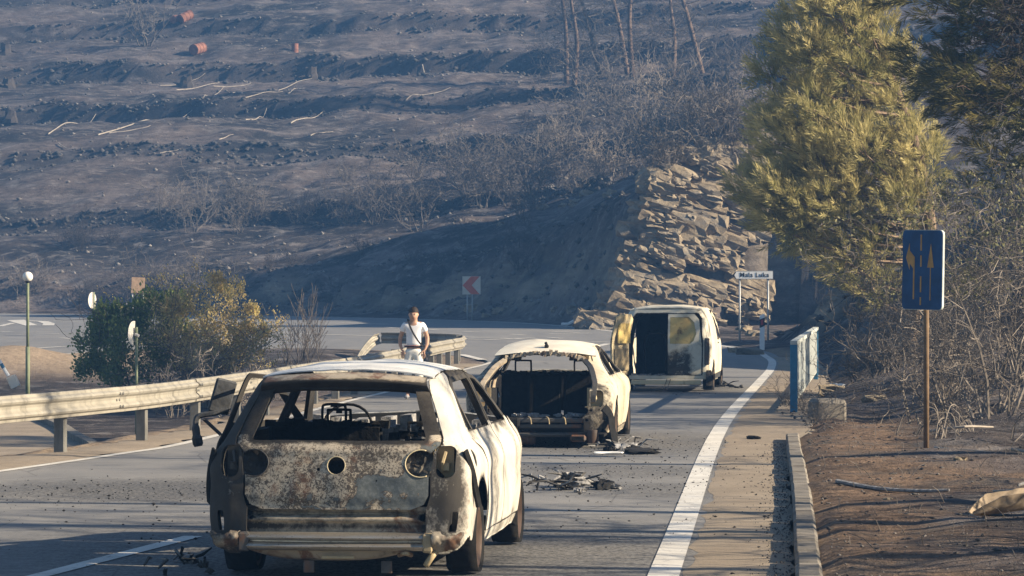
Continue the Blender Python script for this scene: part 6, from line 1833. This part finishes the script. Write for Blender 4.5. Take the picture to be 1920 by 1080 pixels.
# ------------------------------------------------------------------ loose stuff too small to count
OCT = np.array([(1, 0, 0), (-1, 0, 0), (0, 1, 0), (0, -1, 0), (0, 0, 1), (0, 0, -1)], float)
OF = np.array([(0, 2, 4), (2, 1, 4), (1, 3, 4), (3, 0, 4), (2, 0, 5), (1, 2, 5), (3, 1, 5), (0, 3, 5)])
def bits(name, P, S, mat, label, seed, flat=(1, 1, .6)):
    rg = np.random.RandomState(seed); n = len(P)
    v = OCT[None] * (1 + rg.uniform(-.45, .45, (n, 6, 1))) * np.array(flat) * S[:, None, None]
    a = rg.uniform(0, 6.28, n); ca, sa = np.cos(a)[:, None], np.sin(a)[:, None]
    v = np.stack([v[..., 0] * ca - v[..., 1] * sa * rg.uniform(.4, 1, (n, 1)), v[..., 0] * sa + v[..., 1] * ca, v[..., 2]], -1) + P[:, None]
    f = (OF[None] + (np.arange(n) * 6)[:, None, None]).reshape(-1, 3)
    me = bpy.data.meshes.new(name); me.vertices.add(n * 6); me.vertices.foreach_set('co', v.reshape(-1).astype(np.float32))
    me.loops.add(len(f) * 3); me.polygons.add(len(f)); me.loops.foreach_set('vertex_index', f.reshape(-1).astype(np.int32)); me.polygons.foreach_set('loop_start', (np.arange(len(f)) * 3).astype(np.int32))
    me.update(calc_edges=True); me.materials.append(mat)
    return tag(link(bpy.data.objects.new(name, me)), label, kind='stuff')
M['stone'] = simple('ashy_stone', (0.15, 0.138, 0.127), 0.95, var=0.55, scale=1.3)
M['stone_dark'] = simple('sooty_stone', (0.055, 0.052, 0.05), 0.95, var=0.5, scale=1.3)
rg = np.random.RandomState(4)
def hill_pts(n, want_wall):
    Y = rg.uniform(165, 285, n * 6); X = rg.uniform(-.175, .13, n * 6) * Y
    z, k = land(X, Y)
    f = k['f']; near = (f > .84) & (f < .98) & (k['fade'] > .5)
    keep = (near if want_wall else (k['right'] & (rg.uniform(size=n * 6) < .5)))
    i = np.nonzero(keep)[0][:n]
    return np.stack([X[i], Y[i], z[i] + .02], 1)
P1 = hill_pts(5200, True); bits('wall_rubble', P1, rg.uniform(.08, .30, len(P1)) ** 1.0, M['stone_dark'], 'dark rubble of the dry stone terrace walls', 1)
P1 = hill_pts(1800, True); bits('pale_wall_stones', P1, rg.uniform(.06, .18, len(P1)), M['stone'], 'pale stones along the terrace walls', 5)
P1 = hill_pts(2600, False); bits('hillside_stones', P1, .05 + .16 * rg.uniform(0, 1, len(P1)) ** 2.5, M['stone'], 'small ashy stones scattered over the hillside', 2)
Y = rg.uniform(100, 175, 9000); X = rg.uniform(-22, 12, 9000); z, k = land(X, Y)
i = k['right'] & (k['up'] > .1) & (k['up'] < k['qc'] + 1.5)
Pb = np.stack([X, Y, z + .02], 1)[i]; h_ = len(Pb) // 2
bits('bank_rubble', Pb[:h_], .05 + .20 * rg.uniform(0, 1, h_) ** 2.5, M['stone'], 'loose stones on the steep bank above the bend', 8)
bits('bank_charcoal', Pb[h_:], .06 + .22 * rg.uniform(0, 1, len(Pb) - h_) ** 2, M['stone_dark'], 'charred clods on the steep bank above the bend', 9)
# gravel and charred litter on the right verge
Y = rg.uniform(18, 60, 9000); X = KX(np.clip(Y, 8, 46)) + .25 + rg.uniform(0, 1, 9000) ** 1.2 * 5.5
z, k = land(X, Y); i = k['road'] > .3
bits('verge_gravel', np.stack([X, Y, z], 1)[i][:4200], .004 + .016 * rg.uniform(0, 1, i.sum())[:4200] ** 2.5, M['stone'], 'pebbles and grit on the burnt verge', 3)
bits('verge_charcoal', np.stack([X, Y, z], 1)[i][4200:], .005 + .022 * rg.uniform(0, 1, i.sum())[4200:] ** 2, M['stone_dark'], 'charcoal crumbs on the burnt verge', 13, (1.6, .7, .5))
# charred crumbs round the wrecks and over the road
C_ = []
for cx, cy, sx, sy, n in ((-3.4, 29.8, 1.7, 1.5, 1000), (-1.6, 26.5, 2.2, 2.0, 300), (1.2, 33.5, 1.0, 2.4, 650), (1.4, 39.5, .9, 1.5, 420), (1.8, 30, 1.3, 4.5, 320), (3.9, 62.5, .7, 1.4, 160), (.6, 30.8, .5, .5, 260), (2.4, 34, .6, 5, 130)):
    C_.append(np.stack([rg.normal(cx, sx, n), rg.normal(cy, sy, n), np.zeros(n)], 1))
C_ = np.concatenate(C_); C_ = C_[(C_[:, 1] > 19) & (C_[:, 0] < KX(np.clip(C_[:, 1], 8, 46)) - .05)]; C_[:, 2] = ramp(C_[:, 1]) + .012
bits('road_crumbs', C_, .0025 + .012 * rg.uniform(0, 1, len(C_)) ** 2.6, M['char'], 'charred crumbs strewn over the asphalt', 4, (1.4, 1, .6))
gy_ = rg.uniform(15, 40, 1300); gxx = KX(gy_) - .02 - np.abs(rg.normal(0, .12, 1300))
bits('gutter_litter', np.stack([gxx, gy_, np.full(1300, .016)], 1), .003 + .009 * rg.uniform(0, 1, 1300), M['stone_dark'], 'dark litter lying in the gutter', 6)
# short dry stalks on the verge
mb = MB(); r2 = random.Random(6)
for k in range(520):
    y = r2.uniform(20, 58); x = float(KX(min(y, 46))) + .25 + r2.random() * 5.5
    if x < float(np.interp(y, [p[1] for p in RBs if p[0] > 0 and p[1] < 90], [p[0] for p in RBs if p[0] > 0 and p[1] < 90])) + .9: continue
    z = float(land(np.array([x]), np.array([y]))[0][0]); a = r2.uniform(0, 6.28); h = r2.uniform(.03, .16); l = r2.uniform(.1, 1.6)
    mb.tube([(x, y, z - .01), (x + math.cos(a) * h * l * .5, y + math.sin(a) * h * l * .5, z + h * .7), (x + math.cos(a) * h * l, y + math.sin(a) * h * l, z + h)], [.004, .003, .0015], 3, cap=False)
tag(mb.build('verge_stalks', M['twig_pale']), 'short dry stalks on the burnt verge', kind='stuff')

# ------------------------------------------------------------------ hillside litter that can be counted
M['log_pale'] = simple('ash_white_wood', (0.29, 0.255, 0.215), 0.95, var=0.3, scale=3, bump=.3)
logs = [((183, 257), (360, 212)), ((178, 213), (196, 207)), ((330, 172), (410, 158)), ((365, 192), (420, 165)), ((400, 165), (470, 160)), ((435, 178), (585, 150)), ((300, 165), (385, 148)), ((460, 192), (530, 175)), ((540, 178), (572, 168)), ((760, 200), (845, 168)), ((792, 132), (816, 143)), ((205, 252), (282, 240)), ((110, 275), (140, 283)), ((90, 255), (180, 218)), ((545, 235), (605, 215)), ((460, 228), (500, 217)), ((582, 258), (625, 251)), ((410, 265), (438, 256)), ((300, 292), (335, 285)), ((485, 96), (500, 94))]
names = ['longest pale stripped branch on the left terrace', 'short pale stick above the left terrace', 'pale branch left of the fan of branches', 'curved pale branch in the fan of branches', 'pale branch in the middle of the fan', 'long pale branch ending at a charred stump', 'thin pale branch topmost in the fan', 'faint pale branch below the fan', 'short pale branch tip right of the fan', 'pale branch alone near the dark gully', 'short bright stick high on the right', 'pale branch with a knobbly end on the left', 'short pale log at the left on the lower terrace', 'pale branch at the far left pointing up', 'thin pale branch on the second terrace', 'short thin pale stick on the second terrace', 'short bright branch above the dark wall', 'stubby pale log in the middle', 'brownish log on the terrace edge', 'tiny pale stick beside the rusty drum']
for (a, b), nm in zip(logs, names):
    A, B_ = ray_ground(*a), ray_ground(*b); r2 = random.Random(a[0])
    if (A - B_).length > 30: B_ = A + (B_ - A).normalized() * 24
    pts = []
    for k in range(7):
        q = A.lerp(B_, k / 6); q = Vector((q.x, q.y + r2.gauss(0, .05), 0)); q.z = gz(q.x, q.y) + .10; pts.append(q)
    mb = MB(); mb.tube([p - A for p in smooth_pts([tuple(p) for p in pts], 2) and [Vector(p) for p in smooth_pts([tuple(p) for p in pts], 2)]], [.045 * (1 - .6 * k / 12) for k in range(13)], 5)
    o = mb.build('fallen_branch', M['log_pale']); o.location = A; tag(o, nm, 'branch', 'fallen branches on the hillside')
M['drum'] = simple('rusty_drum', (0.22, 0.10, 0.065), 0.85, var=0.35, scale=4, bump=.2)
for px, py, ang, tilt, sc, lb in ((327, 55, 80, 80, .72, 'small dark-mouthed rusty drum left of the reddish one high on the hill'), (348, 44, 40, 65, .9, 'reddish rusty drum tipped up high on the hill'), (371, 104, 60, 78, 1.0, 'reddish rusty drum lying on the terrace'), (553, 98, 0, 0, .62, 'upright rusty drum on the terrace')):
    g = ray_ground(px, py); root = empty('rusty_drum', g + Vector((0, 0, .42 * sc)), 0, lb, 'drum', 'rusty drums on the hillside')
    Mx = Matrix.Rotation(R(ang), 4, 'Z') @ Matrix.Rotation(R(tilt), 4, 'Y')
    prof = [(.42, -.6), (.44, -.59), (.44, -.56), (.42, -.54), (.42, -.22), (.445, -.2), (.42, -.18), (.42, .18), (.445, .2), (.42, .22), (.42, .54), (.44, .56), (.44, .6), (.41, .6)]
    MB().lathe([(a * sc, b * sc) for a, b in prof], 22, Mx).build('shell', M['drum'], root, smooth=True, angle=40)
    MB().lathe([(.001, .45 * sc), (.41 * sc, .45 * sc)], 22, Mx).build('black_inside', M['char'], root)  # black disc set just inside the mouth
    MB().lathe([(.41 * sc, -.58 * sc), (.001, -.58 * sc)], 22, Mx).build('lid', M['drum'], root)
for k, (px, py, lb) in enumerate(((10, 100, 'charred stump at the left edge of the top terrace'), (20, 235, 'charred stump at the left edge on the second terrace'), (350, 163, 'charred stump among the pale branches'), (583, 148, 'charred stump at the end of the long pale branch'), (15, 165, 'charred stump near the left edge'))):
    g = ray_ground(px, py); r2 = random.Random(k); mb = MB()
    mb.lathe([(.7, -.2), (.55, .1), (.42, .4), (.36, .75), (.0, .7)], 9)
    for i, p in enumerate(mb.v): mb.v[i] = tuple(q * (1 + r2.uniform(-.2, .2)) for q in p)
    for q in range(5): a = r2.uniform(0, 6.28); mb.tube([(0, 0, .1), (math.cos(a) * .6, math.sin(a) * .6, .15), (math.cos(a) * 1.1, math.sin(a) * 1.1, r2.uniform(-.1, .4))], [.16, .1, .03], 5)
    o = mb.build('charred_stump', M['twig_dark']); o.location = g; tag(o, lb, 'stump', 'charred stumps on the hillside')

# ------------------------------------------------------------------ wreckage on the road and verge
def heap(loc, n, sx, sy, seed, label, mats, h=.08, big=.12):
    r2 = random.Random(seed); root = empty('debris_heap', loc, 0, label, 'debris')
    for k in range(n):
        mb = MB(); w = r2.uniform(.25, 1) * big
        if r2.random() < .45: mb.tube([(0, 0, 0), (w * 1.2, r2.uniform(-.05, .05), r2.uniform(0, .06)), (w * 2.2, r2.uniform(-.1, .1), r2.uniform(-.01, .05))], [.008, .012, .005], 5)
        else:
            v, f = rock_verts(r2, w * 1.5, w, r2.uniform(.02, .06), .5); mb.add(v, f)
        o = mb.build('fragment', M[r2.choice(mats)], root); x, y = r2.gauss(0, sx), r2.gauss(0, sy)
        o.location = (x, y, .012 + h * max(0, 1 - math.hypot(x / sx, y / sy) / 2) * r2.random()); o.rotation_euler = (r2.uniform(-.4, .4), r2.uniform(-.4, .4), r2.uniform(0, 6.28))
    return root
heap((.50, 30.9, .01), 44, .24, .35, 21, 'burnt debris heap on the road between the front hatchback and the liftback', ['char', 'char', 'ash', 'dark_metal', 'ash'], .12, .16)
heap((1.30, 38.9, .01), 26, .16, .45, 22, 'charred scraps under the right rear corner of the liftback', ['char', 'dark_metal', 'ash'], .05, .13)
heap((4.35, 65.0, .01), 20, .2, .5, 23, 'charred scraps beside the right rear wheel of the van', ['char', 'dark_metal', 'char'], .06, .14)
heap((-2.25, 21.9, .01), 16, .10, .3, 24, 'small charred scraps at the left rear wheel of the front hatchback', ['char', 'ash', 'dark_metal'], .03, .07)
r2 = random.Random(31)
for loc, sz, rot, mt, lb in (((1.52, 37.6, .03), (.36, .5, .05), .2, 'char', 'flat black charred slab right of the liftback'), ((1.12, 37.3, .025), (.30, .10, .02), .1, 'sign_white', 'white strip lying behind the liftback'), ((3.1, 41.2, .03), (.10, .2, .04), .5, 'char', 'black scrap on the edge line')):
    v, f = rock_verts(r2, *sz, .35); o = MB().add(v, f).build('charred_slab' if mt == 'char' else 'plastic_strip', M[mt]); o.location = loc; o.rotation_euler = (0, 0, rot); tag(o, lb, 'debris')
# curved burnt fairing on the verge, bottom right
g = Vector((3.98, 25.3, gz(3.98, 25.3)))
M['fairing'] = simple('scorched_tan_plastic', (0.27, 0.21, 0.145), 0.75, var=0.4, scale=7, bump=.2)
root = empty('burnt_fairing', g, R(20), 'curved tan half-shell of burnt plastic lying on the right verge', 'debris')
def F_f(u, v):
    w = .15 * np.sqrt(np.clip((u + .42) / .25, .01, 1)); h = .16 * np.clip((u + .5) / .3, .3, 1)
    return u, -w * np.cos(v), .01 + h * (1 - np.sin(v)) + .10 * (u + .4)
patch(F_f, lambda P, u, v: np.maximum(np.abs(u) - .40 + .03 * fbm(v * 4, u * 4, 2, 3), .04 * fbm(u * 9, v * 2, 5, 3) - np.minimum(v - .05, math.pi - .05 - v)), (-.42, .42, 40), (.0, math.pi, 24), .01, lambda P, u, v: .05, out=(0, 0, -1), warp=.008, name='shell', mat=M['fairing'], parent=root)
MB().tube(smooth_pts([(.1, .14, .24), (.25, .15, .28), (.36, .08, .26), (.34, -.05, .20)], 4), .012, 6).build('handle', M['ash'], root)
# fallen sticks on the verge
for k, (pts, r, mt, lb) in enumerate((([(3.0, 29.6), (3.35, 29.3), (3.7, 29.0), (3.95, 28.9)], .022, 'ash', 'ash-grey fallen branch crossing the brown verge'), ([(4.3, 28.6), (4.6, 28.3), (5.0, 28.5)], .012, 'log_pale', 'thin pale stick near the burnt fairing'),
        ([(4.75, 36), (5.0, 35.6), (5.35, 35.2)], .014, 'log_pale', 'pale stick at the foot of the lane sign'), ([(5.0, 38.5), (5.4, 38.2), (5.8, 38.6)], .018, 'log_pale', 'pale branch right of the lane sign'), ([(5.4, 34.6), (5.75, 34.5), (6.1, 34.9)], .016, 'log_pale', 'pale branch low at the right edge'), ([(4.2, 33), (4.4, 32.7), (4.5, 32.4)], .008, 'twig_pale', 'short twig on the verge before the lane sign'), ([(3.5, 25.2), (3.6, 25.0), (3.62, 24.8)], .006, 'twig_pale', 'tiny upright twig on the brown verge'))):
    r3 = random.Random(k); P3 = [Vector((x, y, gz(x, y) + r * .9 + (r3.uniform(0, .12) if k in (3, 4) else 0))) for x, y in pts]
    o = MB().tube([p - P3[0] for p in [Vector(q) for q in smooth_pts([tuple(p) for p in P3], 4)]], [r * (1 - .5 * i / (len(P3) * 4)) for i in range((len(P3) - 1) * 4 + 1)], 6).build('fallen_stick', M[mt]); o.location = P3[0]; tag(o, lb, 'stick')
for k, (x, y, lb) in enumerate(((5.55, 39.5, 'pale bent hoops of scorched cane at the right edge'), (5.15, 38.0, 'pale arched scorched canes right of the lane sign'), (6.0, 37.0, 'pale arched canes low at the right edge'))):
    r3 = random.Random(60 + k); mb = MB()
    for q in range(9):
        a = r3.uniform(0, 6.28); l = r3.uniform(.25, .6); h = r3.uniform(.12, .38)
        mb.tube(smooth_pts([(r3.gauss(0, .15), r3.gauss(0, .15), -.03), (math.cos(a) * l * .3, math.sin(a) * l * .3, h), (math.cos(a) * l, math.sin(a) * l, h * .8), (math.cos(a) * l * 1.3, math.sin(a) * l * 1.3, .0)], 4), .007, 4)
    o = mb.build('scorched_canes', M['twig_pale']); o.location = (x, y, gz(x, y)); tag(o, lb, 'canes', 'scorched canes at the right')
v, f = rock_verts(random.Random(3), .26, .2, .10, .3); o = MB().add(v, f).build('white_stone', M['sign_white']); g = B(1570, 58); o.location = g + Vector((0, 0, .05)); tag(o, 'white stone lying beyond the concrete block', 'stone')
for k, (px, d, s_) in enumerate(((1385, 97, .5), (1405, 95, .6), (1560, 57, .35), (1640, 52, .3), (1800, 33, .10), (1665, 27.5, .06))):
    o = link(bpy.data.objects.new('verge_stone', rock_me[k])); g = B(px, d); o.location = g; o.scale = (s_ * 1.3, s_, s_ * .6)
    tag(o, ('flat stone at the foot of the Mala Luka sign', 'brown stone left of the delineator post', 'flat pale stone beyond the concrete block', 'stone in the dark hollow beyond the railing', 'small stone on the ash right of the lane sign', 'small pale stone on the brown verge')[k], 'stone')

# ------------------------------------------------------------------ the man on the road
import bmesh
def skin_mesh(name, verts, edges, radii, mat, parent, root=0, sub=2):
    me = bpy.data.meshes.new(name); bm = bmesh.new(); lay = bm.verts.layers.skin.verify()
    vs = []
    for p, r in zip(verts, radii):
        v = bm.verts.new(p); v[lay].radius = r if hasattr(r, '__len__') else (r, r); vs.append(v)
    bm.verts.ensure_lookup_table(); vs[root][lay].use_root = True
    for a, b in edges: bm.edges.new((vs[a], vs[b]))
    bm.to_mesh(me); bm.free(); me.materials.append(mat)
    o = link(bpy.data.objects.new(name, me), parent)
    m = o.modifiers.new('skin', 'SKIN'); m.use_smooth_shade = True; m.branch_smoothing = .4
    s = o.modifiers.new('sub', 'SUBSURF'); s.levels = s.render_levels = sub
    return o
M['skin'] = simple('skin', (0.42, 0.25, 0.17), 0.6, var=0.08, scale=8)
M['shirt'] = simple('white_cotton', (0.72, 0.72, 0.74), 0.9, var=0.05, scale=9, bump=.3)
M['trousers'] = simple('pale_cotton', (0.70, 0.68, 0.62), 0.9, var=0.06, scale=9, bump=.3)
M['hair'] = simple('dark_hair', (0.022, 0.014, 0.010), 0.7, var=0.3, scale=40, bump=.5)
M['strap'] = simple('black_webbing', (0.012, 0.012, 0.014), 0.7, var=0.2)
M['shoe'] = simple('grey_shoe', (0.25, 0.25, 0.26), 0.7, var=0.2)
M['lips'] = simple('lip_skin', (0.30, 0.13, 0.10), 0.6, var=0.1)
man = empty('person', (-1.765, 57.4, 0), R(-4), 'man in a white T-shirt and pale trousers with a black shoulder strap', 'person')
V = [(0, 0, .90), (0, .005, 1.02), (0, .0, 1.20), (0, .01, 1.34), (0, .005, 1.395), (0, -.010, 1.432), (0, -.016, 1.500), (0, -.005, 1.578)]
RD_ = [(.135, .095), (.115, .085), (.14, .10), (.10, .075), (.070, .065), (.075, .085), (.090, .108), (.080, .095)]
E = [(i, i + 1) for i in range(7)]
def addv(p, r, to): V.append(p); RD_.append(r); E.append((to, len(V) - 1)); return len(V) - 1
for sg in (1, -1):
    sh = addv((sg * .155, .01, 1.345), .056, 3); el = addv((sg * .245, .045, 1.10), .040, sh); fa = addv((sg * .245, .0, .99), .036, el); wr = addv((sg * .205, -.05, .885), (.026, .022), fa)
    pa = addv((sg * .190, -.06, .835), (.036, .016), wr)
    for k, (dx, ln_) in enumerate(((-.026, .062), (-.009, .072), (.009, .068), (.026, .052))):
        kn = addv((sg * .188 + dx, -.065, .795), .0085, pa); addv((sg * .180 + dx, -.045, .795 - ln_), .0075, kn)
    th = addv((sg * .155, -.085, .845), .011, wr); addv((sg * .145, -.095, .805), .009, th)
    hp = addv((sg * .085, 0, .84), .088, 0); kn = addv((sg * .10, -.03 if sg > 0 else .01, .46), .056, hp); ca = addv((sg * .105, .01, .30), .052, kn); an = addv((sg * .105, .03 if sg > 0 else .05, .085), .036, ca); addv((sg * .115, -.10, .035), (.035, .028), an)
nv = addv((0, -.122, 1.490), .012, 6)
for sg in (1, -1): addv((sg * .090, .01, 1.505), .016, 6)
body = skin_mesh('body', V, E, RD_, M['skin'], man)
# T-shirt with short sleeves
V2 = [(0, 0, .93), (0, .005, 1.03), (0, 0, 1.20), (0, .008, 1.335), (0, .008, 1.385)]; R2 = [(.160, .115), (.140, .106), (.165, .120), (.125, .092), (.07, .065)]; E2 = [(0, 1), (1, 2), (2, 3), (3, 4)]
for sg in (1, -1):
    V2 += [(sg * .158, .01, 1.338), (sg * .215, .03, 1.20)]; R2 += [.068, .060]; n_ = len(V2); E2 += [(3, n_ - 2), (n_ - 2, n_ - 1)]
shirt = skin_mesh('t_shirt', V2, E2, R2, M['shirt'], man)
V3 = [(0, 0, .95), (0, 0, .88)]; R3 = [(.152, .112), (.155, .115)]; E3 = [(0, 1)]
for sg in (1, -1):
    V3 += [(sg * .088, 0, .80), (sg * .102, -.03 if sg > 0 else .01, .46), (sg * .108, .025 if sg > 0 else .045, .11)]; R3 += [.100, .080, .072]; n_ = len(V3); E3 += [(1, n_ - 3), (n_ - 3, n_ - 2), (n_ - 2, n_ - 1)]
tr = skin_mesh('trousers', V3, E3, R3, M['trousers'], man)
# striped waistband, strap, hair, eyes, mouth, shoes
MB().lathe([(1.0, -.012), (1.03, 0), (1.0, .012)], 26, Matrix.Translation((0, 0, .945)) @ Matrix.Diagonal((.168, .124, 1, 1))).build('waistband', M['strap'], man)
MB().lathe([(1.0, -.003), (1.012, 0), (1.0, .003)], 26, Matrix.Translation((0, 0, .960)) @ Matrix.Diagonal((.168, .124, 1, 1))).build('red_stripe', M['sign_red'], man)
pts = smooth_pts([(-.10, .06, 1.42), (-.095, -.06, 1.42), (-.06, -.135, 1.33), (.0, -.150, 1.20), (.08, -.140, 1.07), (.155, -.085, .97), (.185, .0, .945), (.13, .10, 1.0), (0, .135, 1.18), (-.08, .11, 1.36), (-.10, .06, 1.42)], 5)
MB().sweep([(-.016, -.004), (-.016, .004), (.016, .004), (.016, -.004)], pts, closed=True, up=(.25, -1, .15)).build('shoulder_strap', M['strap'], man)
hr = MB(); n1, n2 = 10, 18; r3 = random.Random(2)
vs = []; fs = []
for i in range(n1 + 1):
    for j in range(n2):
        a = 2 * math.pi * j / n2; ph = (.62 if math.sin(a) < -.25 else .95) * math.pi * .72 * i / n1
        k = 1 + r3.uniform(-.04, .05)
        vs.append((.094 * math.sin(ph) * math.cos(a) * k, .012 + .112 * math.sin(ph) * math.sin(a) * k, 1.540 + .120 * math.cos(ph) * k))
for i in range(n1):
    for j in range(n2): fs.append((i * n2 + j, i * n2 + (j + 1) % n2, (i + 1) * n2 + (j + 1) % n2, (i + 1) * n2 + j))
hr.add(vs, fs).build('hair', M['hair'], man, smooth=True)
for sg in (1, -1):
    MB().lathe([(max(.001, .010 * math.sin(a)), -.007 * math.cos(a)) for a in np.linspace(0, math.pi, 7)], 10, Matrix.Translation((sg * .032, -.108, 1.515))).build('eye', M['hair'], man, smooth=True)
    MB().box((sg * .033, -.110, 1.534), (.034, .008, .007), ch=.002).build('eyebrow', M['hair'], man)
    MB().box((sg * .115, -.03 if sg > 0 else -.01, .045), (.085, .26, .075), ch=.03).build('shoe', M['shoe'], man)
MB().box((0, -.094, 1.452), (.042, .010, .010), ch=.003).build('mouth', M['lips'], man)

# ------------------------------------------------------------------ smoky air
hz = MB()
hz.box((0, 215, 57), (262, 564, 130))
t = bpy.data.materials.new('smoky_air'); t.use_nodes = True
nt = t.node_tree; nt.nodes.remove(nt.nodes['Principled BSDF'])
pv = nt.nodes.new('ShaderNodeVolumePrincipled')
pv.inputs['Color'].default_value = (0.10, 0.25, 0.55, 1)
pv.inputs['Density'].default_value = 0.0015
pv.inputs['Anisotropy'].default_value = 0.0
nt.links.new(pv.outputs[0], nt.nodes['Material Output'].inputs['Volume'])
tag(hz.build('haze', t), 'thin bluish smoke haze hanging over the valley', kind='stuff')
